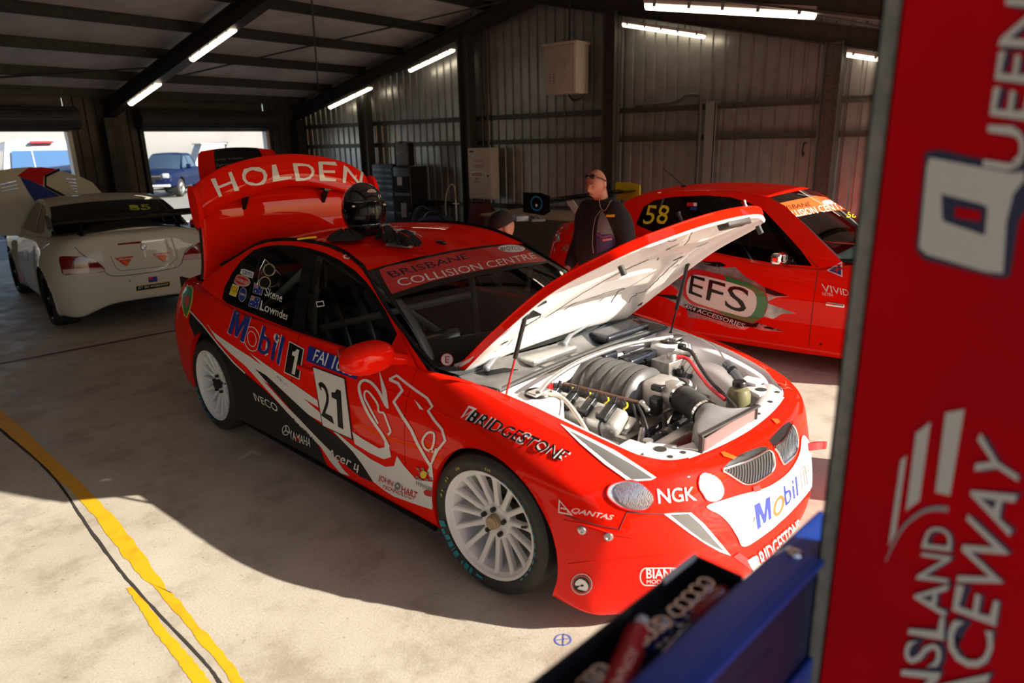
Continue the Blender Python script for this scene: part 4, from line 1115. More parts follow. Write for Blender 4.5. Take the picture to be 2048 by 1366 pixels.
mb = MB(); mb.rbox((1.36, .30, .80), (.10, .26, .08), .02); mb.rbox((1.30, .12, .85), (.05, .12, .05), .015); mb.build('brake_booster', M['cowlb'], E_)
# left side: catch tank, cables, reservoirs, plate
M['tank'] = noisy(mat('brushed_aluminium', (.42, .41, .39), .35, .9), (.34, .33, .31), 40)
mb = MB(); mb.rbox((1.545, .37, .785), (.115, .245, .11), .004, R=Matrix.Rotation(-.10, 3, 'Z')); bay('catch_tank', mb, 'tank')
mb = MB(); mb.lathe([(0, .868), (.022, .868), (.026, .86), (.026, .842), (.034, .84)], 20, Matrix.Translation((1.555, .32, 0)), 'z'); bay('tank_cap', mb, 'alu')
mb = MB(); mb.grid(pts(surf([[(1.55, .50, .80), (1.60, .44, .72), (1.62, .40, .50)], [(1.72, .50, .80), (1.74, .42, .72), (1.74, .36, .50)], [(1.86, .46, .76), (1.86, .38, .68), (1.86, .33, .46)], [(1.94, .40, .70), (1.94, .33, .64), (1.94, .30, .46)]], 20, 14))); bay('wing_liner', mb, 'bay')
mb = MB(); mb.tube(spline([(1.555, .34, .85), (1.62, .37, .84), (1.70, .33, .80), (1.80, .27, .76), (1.92, .21, .735)], 26), .0095, 10); bay('red_cable', mb, mat('red_cable', (.62, .03, .04), .4))
mb = MB(); mb.tube(spline([(1.54, .46, .86), (1.60, .44, .86), (1.69, .37, .82), (1.79, .30, .78), (1.90, .24, .745), (2.0, .16, .73)], 26), .0095, 10); bay('black_cable', mb, 'rubber')
mb = MB(); mb.rbox((1.525, .475, .865), (.04, .035, .03), .008); bay('terminal', mb, 'black')
rs = bpy.data.objects.new('fluid_reservoir', None); COL.objects.link(rs); rs.parent = car; rs.location = (1.945, .30, 0)
mb = MB(); mb.lathe([(0, .66), (.052, .66), (.056, .675), (.056, .745), (.045, .772), (.028, .782), (.026, .79)], 30, axis='z'); mb.build('jar', mat('olive_plastic', (.16, .15, .07), .35), rs)
mb = MB(); mb.lathe([(.026, .785), (.034, .788), (.034, .806), (.03, .812), (0, .812)], 24, axis='z'); mb.build('jar_cap', M['black'], rs)
mb = MB(); mb.tube([(1.80, .44, .835), (1.825, .43, .825)], .024, 16); mb.tube([(1.825, .43, .825), (1.93, .375, .765)], .021, 16); bay('gas_canister', mb, mat('canister_grey', (.18, .19, .21), .3, .6))
mb = MB(); mb.tube([(1.84, .422, .817), (1.852, .416, .810)], .0255, 16); bay('canister_band', mb, 'black')
mb = MB(); mb.tube(spline([(1.40, .62, .885), (1.55, .62, .885), (1.70, .53, .875), (1.80, .44, .837)], 20), .0045, 6); bay('pressure_line', mb, 'alu')
# slam panel and lamp bearers
rows = []
for y in np.linspace(-.56, .56, 25):
    k = abs(y) / .56; xf = 2.148 - .075 * k ** 2.2; zf = .722 + .010 * k
    rows.append([(xf + .005, y, zf - .004), (xf - .03, y, zf + .004), (xf - .05 - .05 * k, y, zf + .002), (xf - .065 - .06 * k, y, zf - .014), (xf - .07 - .06 * k, y, zf - .07)])
mb = MB(); mb.grid(pts(surf(rows, 60, 12))); bay('slam_panel', mb, 'bay')
for y in (-.50, -.43, -.22, -.02, .16, .33, .47):
    mb = MB(); k = abs(y) / .56; x = 2.148 - .075 * k ** 2.2 - .035; mb.lathe([(0, .0065), (.012, .0065), (.012, .004)], 16, Matrix.Translation((x, y, .722 + .01 * k)), 'z'); bay('panel_hole', mb, 'groove')
for s in (-1, 1):
    mb = MB(); mb.rbox((1.985, s * .46, .722), (.13, .12, .02), .006, R=Matrix.Rotation(s * -.5, 3, 'Z')); mb.rbox((1.90, s * .53, .738), (.10, .10, .02), .008); bay('lamp_bearer', mb, 'bay')
    mb = MB(); mb.lathe([(0, .002), (.026, .002), (.026, 0)], 20, Matrix.Translation((1.985, s * .46, .733)), 'z'); bay('bearer_hole', mb, 'groove')
mb = MB(); mb.tube(spline([(2.04, -.30, .725), (2.045, -.30, .755), (2.05, -.295, .768), (2.055, -.29, .755)], 10), .006, 6); bay('bonnet_catch', mb, 'alu')

# ---------------------------------------------------------------- grilles, lamps, tow strap
bpy.context.view_layer.update()
ST_N = Stick(car, [nose] + [o for o in body_panels if o is not nose])
def Zc(ox, oy, s): return lambda L: [(ox + x / s, oy + y / s) for x, y in L]
zn = Zc(1400, 780, 3.415)
KID = [zn([(150, 545), (185, 530), (240, 510), (320, 480), (400, 440), (455, 408), (485, 425), (500, 470), (500, 520), (480, 560), (440, 590), (380, 625), (330, 640), (290, 635), (240, 605), (195, 575)]),
       zn([(500, 388), (540, 355), (580, 310), (610, 255), (622, 235), (645, 270), (658, 320), (660, 380), (645, 430), (620, 465), (590, 490), (565, 505), (545, 470), (525, 425)])]
M['gmesh'] = mat('grille_black', (.012, .012, .013), .4)
for k in KID:
    ST_N.put('grille_back', fill([sm2(k, 40, True)]), M['gmesh'], step=12, lift=.0015)
    L = sm2(k, 60, True)
    q = [ST_N.hit(x, y) for x, y in L]; q = [h[0] + h[1] * .004 for h in q if h]
    mb = MB(); mb.tube(q, .0055, 8, closed=True); mb.build('grille_surround', M['chrome'], car)
    # vertical bars that follow the opening
    xs = [p[0] for p in L]; x0, x1 = min(xs), max(xs); nb = 17 if k is KID[1] else 19
    for i in range(1, nb):
        f = i / nb; x = x0 + (x1 - x0) * f; sl = .16
        def yspan(x):
            ys = []
            for a, b in zip(L, L[1:] + L[:1]):
                if (a[0] - x) * (b[0] - x) <= 0 and a[0] != b[0]: ys.append(a[1] + (b[1] - a[1]) * (x - a[0]) / (b[0] - a[0]))
            return (min(ys), max(ys)) if len(ys) >= 2 else None
        sp_ = yspan(x)
        if not sp_ or sp_[1] - sp_[0] < 5: continue
        P = []
        for t in np.linspace(.12, .94, 7):
            h = ST_N.hit(x + 5 * math.sin(PI * t) * .5, sp_[0] + (sp_[1] - sp_[0]) * t)
            if h: P.append(h[0] + h[1] * .004)
        if len(P) > 2:
            mb = MB(); mb.tube(P, .0020, 6); mb.build('grille_bar', M['clip'], car)
top = zn([(150, 540), (200, 490), (240, 460), (320, 420), (420, 385), (470, 390), (455, 410), (400, 440), (320, 480), (240, 510)])
ST_N.put('grille_top', fill([top]), M['sk'], step=12)
top = zn([(470, 345), (520, 290), (570, 240), (610, 215), (622, 235), (610, 258), (580, 310), (540, 355), (500, 388)])
ST_N.put('grille_top', fill([top]), M['sk'], step=12)
M['lens_tex'] = mat('ribbed_lamp_glass', (.42, .43, .45), .16, .85, .8)
_n = M['lens_tex'].node_tree; _w = _n.nodes.new('ShaderNodeTexWave'); _w.inputs['Scale'].default_value = 70; _w.inputs['Distortion'].default_value = 6.0; _b = _n.nodes.new('ShaderNodeBump'); _b.inputs['Strength'].default_value = .22; _b.inputs['Distance'].default_value = .006
_t = _n.nodes.new('ShaderNodeTexCoord'); _n.links.new(_t.outputs['Object'], _w.inputs['Vector']); _n.links.new(_w.outputs['Fac'], _b.inputs['Height']); _n.links.new(_b.outputs['Normal'], _n.nodes['Principled BSDF'].inputs['Normal'])
zh = Zc(1200, 840, 6.21)
OUTL = sm2(zh([(85, 900), (120, 820), (230, 770), (380, 755), (500, 790), (590, 860), (650, 930), (660, 1010), (620, 1075), (540, 1120), (420, 1125), (300, 1100), (190, 1040), (110, 970)]), 48, True)
INL = sm2(zh([(175, 880), (230, 800), (340, 770), (470, 785), (570, 850), (640, 930), (650, 1000), (610, 1060), (530, 1100), (420, 1100), (310, 1060), (220, 990)]), 48, True)
ST_N.put('lamp_rim', fill([OUTL]), M['lens'], step=10, lift=.004)
ST_N.put('headlight', fill([INL]), M['lens_tex'], step=8, lift=.009)
L2 = sm2(zh([(1215, 760), (1240, 690), (1290, 660), (1400, 690), (1480, 750), (1525, 850), (1515, 930), (1460, 985), (1380, 1010), (1310, 985), (1270, 920), (1225, 850)]), 48, True)
ST_N.put('headlight', fill([L2]), M['lens_tex'], step=8, lift=.007)
for L in (OUTL, L2):
    q = [ST_N.hit(x, y) for x, y in L]; q = [h[0] + h[1] * .004 for h in q if h]
    mb = MB(); mb.tube(q, .0035, 6, closed=True); mb.build('lamp_seal', M['sr'], car)
def line_on(stk, name, P, r, m, n=40, lift=.0005, par=None):
    q = [stk.hit(x, y) for x, y in sm2(P, n)]; q = [h[0] + h[1] * lift for h in q if h]
    mb = MB(); mb.tube(q, r, 6); return mb.build(name, m, par or car)
line_on(ST_N, 'shut_line', [(1254, 1024), (1290, 1027), (1330, 1027), (1380, 1020), (1430, 1006), (1448, 996)], .0025, M['groove'])
line_on(ST_N, 'shut_line', zh([(440, 765), (560, 745), (640, 742), (680, 738)]), .002, M['groove'])
line_on(ST_N, 'shut_line', zh([(345, 1120), (300, 1220), (260, 1310), (235, 1370)]), .002, M['groove'])
line_on(ST_N, 'shut_line', [(1235, 1058), (1190, 1049), (1130, 1030)], .002, M['groove'])
line_on(ST_N, 'crease', [(1128, 1040), (1180, 1052), (1230, 1068), (1272, 1075)], .004, M['red'])
for x, y in ((1164, 1060), (1217, 1073), (1503, 1038), (1614, 937)):
    h = ST_N.hit(x, y)
    if h:
        R = h[1].to_track_quat('Z', 'Y').to_matrix().to_4x4(); mb = MB(); mb.lathe([(0, .006), (.006, .006), (.008, .009), (.016, .006), (.019, .0), (.019, -.004)], 20, Matrix.Translation(h[0]) @ R, 'z'); mb.build('quick_fastener', M['alu'], car)
h = Vector((2.17, .50, .475)); mb = MB()
P = spline([(2.19, .40, .50), (2.26, .52, .49), (2.27, .60, .47), (2.22, .60, .455), (2.17, .52, .455)], 20)
mb.grid([[tuple(Vector(p) + Vector((0, 0, .02))), tuple(Vector(p) - Vector((0, 0, .02)))] for p in P]); mb.grid([[tuple(Vector(p) * 1.003 + Vector((0, 0, .02))), tuple(Vector(p) * 1.003 - Vector((0, 0, .02)))] for p in P], flip=True); mb.build('tow_strap', M['sr'], car)
# side skirt and front splitter lip
mb = MB(); mb.tube(spline([(-.95, -.885, .185), (-.3, -.882, .180), (.5, -.882, .180), (1.05, -.89, .185)], 30), .012, 8); mb.build('sill_edge', M['bpaint'], car)
# ================================================================ livery of the red race car
SIDE = Stick(car, body_panels)
z2 = Zc(340, 620, 3.105)
def side(name, L, m, step=5, **k): return SIDE.put(name, fill([z2(L)]), M[m], step=step, **k)
def side_loops(name, Ls, m, step=9, **k): return SIDE.put(name, fill([z2(L) for L in Ls]), M[m], step=step, **k)
LF = .0032
side('black_flank', [(84, -10), (118, 0), (205, 95), (300, 215), (400, 330), (470, 395), (560, 470), (640, 545), (720, 625), (800, 705), (880, 780), (930, 850), (985, 985), (985, 1060), (860, 1010), (640, 880), (440, 780), (300, 640), (170, 240), (150, 150)], 'sk', lift=LF)
side('flank_pinstripe', stroke([(118, -2), (205, 92), (300, 212), (400, 328), (470, 393)], 8)[0], 'sw', lift=LF + .0008)
side('white_sweep', [(218, 65), (262, 128), (310, 165), (420, 240), (500, 290), (560, 335), (640, 380), (720, 450), (800, 520), (880, 590), (940, 640), (985, 720), (880, 660), (780, 590), (700, 525), (640, 480), (560, 420), (470, 345), (380, 270), (290, 180)], 'sw', lift=LF)
side('white_sweep', [(500, 268), (600, 340), (700, 408), (800, 478), (918, 560), (925, 605), (820, 540), (700, 452), (600, 370)], 'sw', lift=LF)
side('white_sweep', [(470, 345), (560, 415), (640, 500), (720, 590), (800, 670), (880, 745), (960, 830), (1010, 890), (1080, 990), (1120, 1030), (1060, 1010), (1000, 940), (940, 850), (860, 770), (780, 690), (690, 590), (600, 490), (520, 400)], 'sw', lift=LF)
side('black_sweep', [(530, 362), (600, 405), (660, 460), (740, 535), (820, 610), (900, 680), (980, 740), (1060, 800), (1140, 880), (1200, 965), (1265, 1070), (1180, 1030), (1090, 960), (1010, 885), (930, 805), (850, 722), (760, 625), (650, 500)], 'sk', lift=LF + .0006)
side('white_lower', [(985, 718), (1050, 770), (1140, 845), (1250, 925), (1340, 972), (1395, 968), (1412, 905), (1455, 965), (1530, 1050), (1600, 1062), (1680, 1070), (1672, 1252), (1500, 1195), (1390, 1155), (1330, 1115), (1265, 1065), (1200, 962), (1140, 880), (1060, 798)], 'sw', lift=LF)
# the two facing animal heads drawn in white line
side('crest_line', [(1135, 755), (1200, 800), (1300, 858), (1336, 852), (1334, 790), (1360, 830), (1376, 912), (1330, 925), (1240, 885), (1150, 830)], 'sw', lift=LF)
side('crest_line', stroke(sm2([(1362, 850), (1322, 775), (1270, 700), (1222, 620), (1186, 530), (1178, 468), (1205, 437), (1252, 452), (1300, 508), (1345, 595)], 40), 17)[0], 'sw', lift=LF)
side('crest_line', [(1300, 372), (1325, 440), (1347, 500), (1362, 612), (1345, 608), (1322, 520)], 'sw', lift=LF)
side('crest_line', stroke(sm2([(1356, 775), (1372, 752), (1350, 690), (1330, 640), (1300, 630), (1290, 580), (1240, 512), (1216, 505), (1212, 545), (1245, 610), (1295, 705)], 40), 12)[0], 'sw', lift=LF)
side('crest_line', stroke([(1365, 432), (1410, 407), (1470, 455), (1530, 500), (1600, 548), (1632, 600), (1606, 626), (1642, 682), (1692, 742), (1712, 810), (1672, 862)], 16)[0], 'sw', lift=LF)
side('crest_line', stroke([(1365, 432), (1420, 456), (1446, 500), (1392, 570), (1440, 650), (1500, 742), (1540, 830), (1590, 918), (1625, 975)], 18)[0], 'sw', lift=LF)
side('crest_line', stroke(sm2([(1640, 880), (1590, 862), (1572, 810), (1605, 762), (1642, 768), (1640, 830), (1620, 880)], 30), 13)[0], 'sw', lift=LF + .0005)
side('crest_line', [(1680, 855), (1655, 905), (1630, 960), (1640, 1062), (1600, 1010), (1628, 930), (1650, 860)], 'sw', lift=LF)
side('crest_line', [(1520, 555), (1560, 598), (1578, 622), (1552, 614)], 'sw', lift=LF)
def word(stk, name, t, q, m, bold=.0, shear=0.0, step=None, z=None, lift=None, space=1.0, **k):
    return stk.put(name, text(t, bold, shear, space=space), M[m] if isinstance(m, str) else m, quad=z(q) if z else q, lift=lift, **k)
T1, T2, T3 = .0050, .0060, .0070
# Mobil 1
def grow(q, k):
    c = (sum(p[0] for p in q) / 4, sum(p[1] for p in q) / 4); return [(c[0] + (p[0] - c[0]) * (1 + k), c[1] + (p[1] - c[1]) * (1 + k)) for p in q]
QM = [(363, 142), (462, 203), (507, 45), (408, -12)]; QB = [(545, 258), (682, 342), (724, 172), (585, 92)]
for q, t in ((QM, 'M'), (QB, 'bil')):
    word(SIDE, 'lettering_outline', t, grow(q, .05), 'sw', .05, 0, z=z2, lift=T1); word(SIDE, 'lettering', t, q, 'sb', .025, 0, z=z2, lift=T2)
side_loops('lettering_ring', [ell(513, 180, 50, 78, 36, -.18), ell(513, 180, 46, 73, 36, -.18)], 'sw', lift=T1)
side_loops('lettering_ring', [ell(513, 180, 28, 50, 36, -.18), ell(513, 180, 24, 45, 36, -.18)], 'sw', lift=T1)
side('number_box', [(712, 388), (808, 433), (838, 243), (745, 193)], 'sw', lift=T1); side('number_box', [(717, 383), (804, 425), (832, 247), (748, 201)], 'sk', lift=T2)
word(SIDE, 'lettering', '1', [(740, 385), (790, 405), (818, 255), (770, 232)], 'sw', .02, z=z2, lift=T3)
side('blue_plate', [(848, 315), (1160, 432), (1182, 345), (868, 222)], 'sb', lift=T1)
word(SIDE, 'lettering', 'FAI 1000', [(890, 318), (1140, 418), (1165, 330), (908, 240)], 'sw', .03, .15, z=z2, lift=T2)
word(SIDE, 'lettering', 'x', [(862, 300), (885, 310), (900, 250), (878, 240)], 'sw', 0, z=z2, lift=T2) if False else None
side('number_panel', [(950, 720), (1140, 808), (1092, 424), (888, 348)], 'sk', lift=T1); side('number_panel', [(955, 716), (1133, 797), (1087, 428), (894, 356)], 'sw', lift=T2)
word(SIDE, 'race_number', '2', [(948, 668), (1026, 708), (1003, 470), (922, 436)], 'sk', .05, z=z2, lift=T3); word(SIDE, 'race_number', '1', [(1010, 702), (1100, 748), (1082, 508), (1004, 472)], 'sk', z=z2, lift=T3)
word(SIDE, 'lettering', 'IVECO', [(535, 560), (677, 636), (668, 583), (520, 510)], 'sw', .03, z=z2, lift=T2)
word(SIDE, 'lettering', 'YAMAHA', [(752, 798), (876, 850), (880, 797), (742, 738)], 'sw', .03, .1, z=z2, lift=T2)
side_loops('emblem', [ell(725, 745, 24, 32, 28), ell(725, 745, 20, 27, 28)], 'sw', lift=T2)
for a in (PI / 2, PI / 2 + 2.1, PI / 2 - 2.1): side('emblem', stroke([(725, 745), (725 + 20 * math.cos(a), 745 - 27 * math.sin(a))], 6)[0], 'sw', lift=T2)
word(SIDE, 'lettering', 'Acer', [(985, 905), (1128, 975), (1138, 918), (990, 855)], 'sw', .03, .1, z=z2, lift=T3)
side('emblem', stroke([(1158, 950), (1150, 985), (1178, 990)], 8)[0], 'sw', lift=T3); side('emblem', stroke([(1176, 958), (1168, 1010)], 8)[0], 'sw', lift=T3)
word(SIDE, 'lettering', 'JOHN', [(1297, 1060), (1385, 1102), (1394, 1062), (1300, 1018)], 'sr', .035, 0, z=z2, lift=T2)
word(SIDE, 'lettering', 'HART', [(1440, 1128), (1535, 1170), (1545, 1130), (1445, 1085)], 'sr', .035, 0, z=z2, lift=T2)
word(SIDE, 'lettering', 'TECHNOLOGY', [(1325, 1104), (1528, 1184), (1532, 1160), (1328, 1082)], 'sr', .015, .2, z=z2, lift=T2)
gear = []
for k in range(28):
    r = 26 if k % 2 else 20; a = 2 * PI * k / 28; gear.append((1418 + r * .85 * math.cos(a), 1092 + r * math.sin(a)))
side_loops('emblem', [gear, ell(1418, 1092, 8, 9, 16)], 'sgrey', lift=T2)
side_loops('emblem', [ell(1580, 1020, 20, 24, 24)], 'sy', lift=T2); side_loops('emblem', [ell(1614, 1136, 34, 20, 24, .3)], 'sr', lift=T2)
for i, (x, y) in enumerate(((1545, 985), (1560, 1010), (1540, 1035), (1575, 985), (1605, 1010), (1625, 1045), (1600, 1050), (1560, 1050))):
    side('emblem', [(x - 10, y - 8), (x + 8, y - 4), (x + 11, y + 10), (x - 7, y + 6)], 'sgrey', lift=T2)
for k in range(9): side('emblem', stroke([(1535 + 13 * k, 1058 + 6 * k), (1538 + 13 * k, 1085 + 6 * k)], 5)[0], 'sgrey', lift=T2)
side('emblem', [(1355, 415), (1357, 415), (1357, 416)], 'sw', lift=T2) if False else None
# rear quarter badge
zr = Zc(340, 280, 3.252)
for L, m, lf in (([(80, 1000), (105, 955), (140, 948), (158, 975), (152, 1040), (135, 1110), (115, 1160), (95, 1140), (82, 1080)], 'sy', T1), ([(86, 1000), (108, 963), (138, 957), (150, 980), (144, 1040), (128, 1105), (112, 1148), (98, 1130), (88, 1075)], 'sg', T2), ([(98, 1030), (120, 1010), (135, 1030), (125, 1080), (106, 1090)], 'sr', T3)):
    SIDE.put('club_badge', fill([zr(L)]), M[m], step=8, lift=lf)
SIDE.put('badge_stroke', fill([ell(340 + 114 / 3.252, 280 + 1050 / 3.252, 4, 8)]), M['sw'], lift=.0044)
# fender: tyre-maker lettering, airline lettering, badges
z4 = Zc(900, 600, 2.695)
QB4 = [(88, 655), (608, 878), (652, 818), (128, 590)]
word(SIDE, 'lettering_outline', 'BRIDGESTONE', grow(QB4, .03), 'sw', .08, .25, z=z4, lift=T1); word(SIDE, 'lettering', 'BRIDGESTONE', QB4, 'sk', .04, .25, z=z4, lift=T2)
SIDE.put('lettering', fill([z4([(60, 640), (105, 572), (150, 590)]), z4([(76, 630), (108, 584), (130, 592)])]), M['sw'], lift=T2)
z5 = Zc(860, 880, 2.56)
word(SIDE, 'lettering', 'QANTAS', [(722, 372), (934, 412), (942, 382), (732, 342)], 'sw', .03, .25, z=z5, lift=T2)
SIDE.put('emblem', fill([z5([(663, 300), (735, 384), (660, 370)]), z5([(669, 314), (722, 376), (666, 364)])]), M['sw'], lift=T2)
SIDE.put('emblem', fill([z5(stroke([(672, 345), (705, 352), (712, 368)], 7)[0])]), M['sw'], lift=T2)
G1 = [(1137, 862), (1200, 895), (1260, 929), (1298, 953), (1306, 958), (1264, 960), (1222, 930), (1180, 897)]
SIDE.put('fender_band', fill([[(1120, 849), (1160, 868), (1230, 903), (1312, 956), (1300, 961), (1270, 963), (1254, 961), (1210, 930), (1160, 888)]]), M['sw'], step=9, lift=T1); SIDE.put('fender_band', fill([G1]), M['gpaint'], step=9, lift=T2)
# nose
word(SIDE, 'lettering', 'NGK', [(1165, 327), (1362, 308), (1352, 236), (1160, 250)], 'sw', .03, 0, z=z5, lift=T2)
z5l = lambda L: z5(L)
SIDE.put('bumper_band', fill([z5l([(1195, 377), (1250, 372), (1332, 370), (1400, 430), (1460, 500), (1535, 590), (1480, 570), (1400, 525), (1320, 470), (1260, 425)])]), M['sw'], step=9, lift=T1)
SIDE.put('bumper_band', fill([z5l([(1225, 380), (1318, 374), (1385, 435), (1445, 505), (1505, 570), (1450, 545), (1390, 510), (1310, 450)])]), M['gpaint'], step=9, lift=T2)
BAND = sm2(zn([(40, 795), (150, 752), (270, 715), (370, 690), (480, 650), (600, 560), (672, 440), (690, 320), (720, 325), (755, 400), (772, 500), (765, 600), (745, 680), (620, 825), (540, 900), (460, 968), (300, 1068), (250, 1000), (200, 920), (130, 850)]), 80, True)
SIDE.put('nose_band', fill([BAND]), M['sw'], step=9, lift=T1)
word(SIDE, 'lettering', 'M', zn([(385, 955), (480, 875), (470, 725), (362, 785)]), 'sb', .03, lift=T2)
SIDE.put('lettering_ring', fill([zn(ell(530, 790, 33, 75, 32, .30)), zn(ell(530, 790, 18, 50, 32, .30))]), M['so'], lift=T2)
word(SIDE, 'lettering', 'bil', zn([(575, 800), (665, 720), (655, 580), (560, 650)]), 'sb', .03, lift=T2)
SIDE.put('number_box', fill([zn([(688, 690), (732, 640), (712, 508), (672, 550)]), zn([(696, 680), (724, 644), (706, 528), (681, 555)])]), M['sgrey'], lift=T2)
word(SIDE, 'lettering', '1', zn([(695, 672), (722, 640), (708, 535), (684, 562)]), 'sgrey', .02, lift=T2)
SIDE.put('grey_tape', fill([zn([(360, 700), (410, 690), (445, 740), (450, 800), (470, 850), (475, 930), (445, 970), (450, 900), (425, 830), (400, 780)])]), mat('grey_tape', (.45, .48, .53), .4), step=9, lift=T1 + .0003)
SIDE.put('red_tape', fill([zn([(355, 660), (400, 645), (412, 685), (362, 700)])]), M['sr'], lift=T1 + .0003)
word(SIDE, 'lettering', 'BRIDGESTONE', [(1516, 1147), (1604, 1062), (1594, 1037), (1503, 1114)], 'sw', .03, .15, lift=T2)
SIDE.put('lettering', fill([[(1493, 1120), (1505, 1112), (1522, 1128), (1510, 1150)]]), M['sw'], lift=T2)
SIDE.put('red_tape', fill([[(1465, 1113), (1477, 1105), (1510, 1128), (1500, 1138)]]), M['sr'], lift=T1)
# corner badges
cx, cy = 1164, 1167
SIDE.put('lion_badge', fill([ell(cx, cy, 21, 21)]), M['sw'], step=8, lift=T1); SIDE.put('lion_badge', fill([ell(cx, cy, 19.5, 19.5)]), M['sk'], step=8, lift=T2)
SIDE.put('badge_ring', fill([ell(cx, cy, 18.2, 18.2), ell(cx, cy, 16, 16)]), M['sr'], lift=T3)
SIDE.put('badge_face', fill([sm2([(cx - 12, cy - 4), (cx - 4, cy - 11), (cx + 6, cy - 8), (cx + 13, cy + 2), (cx + 10, cy + 12), (cx, cy + 11), (cx - 8, cy + 8), (cx - 2, cy + 2), (cx - 12, cy + 2)], 40, True), ell(cx + 1, cy + 2, 3.5, 2.5, 12)]), M['sw'], lift=T3)
word(SIDE, 'lettering', 'BIANTE', z5([(1105, 705), (1300, 705), (1300, 655), (1105, 655)]), 'sw', .03, lift=T2)
word(SIDE, 'lettering', 'MODEL CARS', z5([(1108, 730), (1300, 730), (1300, 710), (1108, 710)]), 'sw', .0, lift=T2)
pill = [(1372 + 0, 0)]; P1 = [(1105 + 32 * math.cos(a), 695 + 46 * math.sin(a)) for a in np.linspace(PI / 2, 3 * PI / 2, 14)] + [(1300, 649), (1300, 741)]
P2 = [(1105 + 27 * math.cos(a), 695 + 41 * math.sin(a)) for a in np.linspace(PI / 2, 3 * PI / 2, 14)] + [(1296, 654), (1296, 736)]
SIDE.put('lettering_outline', fill([z5(P1), z5(P2)]), M['sw'], step=10, lift=T2)
line_on(SIDE, 'shut_line', [(1137, 1128), (1190, 1122), (1260, 1116), (1350, 1108)], .003, M['red'])
# door handle, fuel flap and creases
line_on(SIDE, 'door_crease', z2([(330, 95), (600, 235), (900, 330), (1180, 440), (1480, 545), (1780, 690)]), .0028, M['red'])
h = SIDE.hit(*z2([(848, 372)])[0])
if h:
    mb = MB(); mb.rbox(h[0] + h[1] * .004, (.17, .022, .03), .01); mb.build('door_handle', M['red'], car)
# roof number, badges
ROOF = Stick(car, [roof] + sidepanels)
ROOF.put('roof_panel', fill([[(770, 493), (800, 458), (832, 465), (824, 498)]]), M['sw'], step=8, lift=T1)
ROOF.put('race_number', fill([[(796, 488), (799, 480), (815, 482), (812, 492)]]), M['sk'], step=8, lift=T2)
ROOF.put('roof_badge', fill([[(687, 512), (692, 510), (702, 515), (698, 519), (689, 517)], [(690, 513), (693, 512), (699, 515), (697, 517)]]), M['sw'], lift=T1)
# windscreen: black border, red banner, lettering
WS = Stick(car, [windscreen])
z3 = Zc(740, 380, 3.415)
WS.put('screen_border', fill([z3([(28, 545), (50, 530), (75, 520), (590, 408), (990, 355), (1060, 390), (1330, 545), (1700, 800), (1720, 830), (1400, 1000), (1000, 1120), (600, 1250), (420, 1240), (300, 1080), (150, 820)]), z3([(62, 548), (110, 528), (590, 424), (985, 372), (1100, 432), (1330, 570), (1690, 815), (1380, 960), (1000, 1075), (620, 1195), (490, 1195), (420, 1130), (330, 1010), (160, 730)])]), M['sk'], step=9, lift=.0015)
WS.put('sun_strip', fill([z3([(60, 547), (110, 527), (590, 423), (990, 370), (1060, 405), (1210, 487), (1000, 505), (700, 560), (420, 625), (150, 712), (100, 630)])]), M['sr'], step=9, lift=.0022)
WS.put('sun_strip_edge', fill([z3([(150, 712), (420, 625), (700, 560), (1000, 505), (1210, 487), (1225, 497), (1000, 540), (700, 600), (420, 670), (160, 745)])]), M['sk'], step=9, lift=.0022)
word(WS, 'lettering', 'BRISBANE', z3([(150, 603), (680, 470), (655, 432), (108, 562)]), mat('navy_film', (.03, .008, .03), .3), .02, 0, lift=.003)
word(WS, 'lettering', 'COLLISION CENTRE', z3([(205, 662), (1142, 468), (1108, 430), (172, 612)]), 'sw', .015, 0, lift=.003)
WS.put('club_badge', fill([z3(ell(965, 402, 92, 26, 36, .03))]), M['sw'], step=8, lift=.003)
word(WS, 'lettering', 'QTCC', z3([(930, 418), (1035, 416), (1035, 388), (928, 390)]), 'sk', .02, 0, lift=.0036)
for i in range(6):
    x = 890 + 12 * (i // 2); y = 395 + 12 * (i % 2) + 2 * (i // 2 % 2); WS.put('badge_check', fill([z3([(x, y), (x + 8, y), (x + 10, y + 9), (x + 2, y + 9)])]), M['sk'], lift=.0036)
WS.put('screen_sticker', fill([ell(894, 720, 13, 13)]), M['sr'], lift=.003); WS.put('screen_sticker', fill([ell(894, 720, 11.5, 11.5)]), M['sw'], lift=.0034); word(WS, 'lettering', 'E', [(890, 727), (899, 727), (899, 713), (890, 713)], 'sr', .04, lift=.004)
# side window stickers
GW = Stick(car, [GLASS_R])
z8 = Zc(430, 500, 8.54)
def win(name, Ls, m, lift=.002): return GW.put(name, fill([z8(L) for L in Ls]), M[m], lift=lift)
win('window_bar', [[(782, 60), (815, 75), (545, 960), (500, 940)]], 'sk', .0012)
win('sticker', [[(455, 305), (672, 382), (645, 490), (432, 405)]], 'sw'); word(GW, 'lettering', 'cams', z8([(475, 405), (635, 470), (655, 395), (492, 338)]), 'sb', .03, lift=.003)
win('sticker', [ell(460, 525, 150, 95, 36, .28)], 'sw'); win('sticker', [ell(460, 525, 140, 86, 36, .28)], 'sr', .0026); win('sticker', [ell(460, 525, 128, 74, 36, .28), ell(460, 525, 123, 69, 36, .28)], 'sw', .003); word(GW, 'lettering', 'V8 SUPERCARS', z8([(350, 515), (565, 605), (580, 545), (360, 460)]), 'sw', .03, lift=.003)
win('sticker', [[(298, 572), (420, 618), (362, 806), (245, 760)]], 'sw'); win('sticker', [[(306, 585), (408, 625), (355, 793), (257, 752)]], 'sy', .0026); word(GW, 'lettering', 'FOX', z8([(270, 700), (385, 745), (405, 640), (295, 605)]), mat('brown_print', (.30, .12, .01), .5), .02, lift=.003)
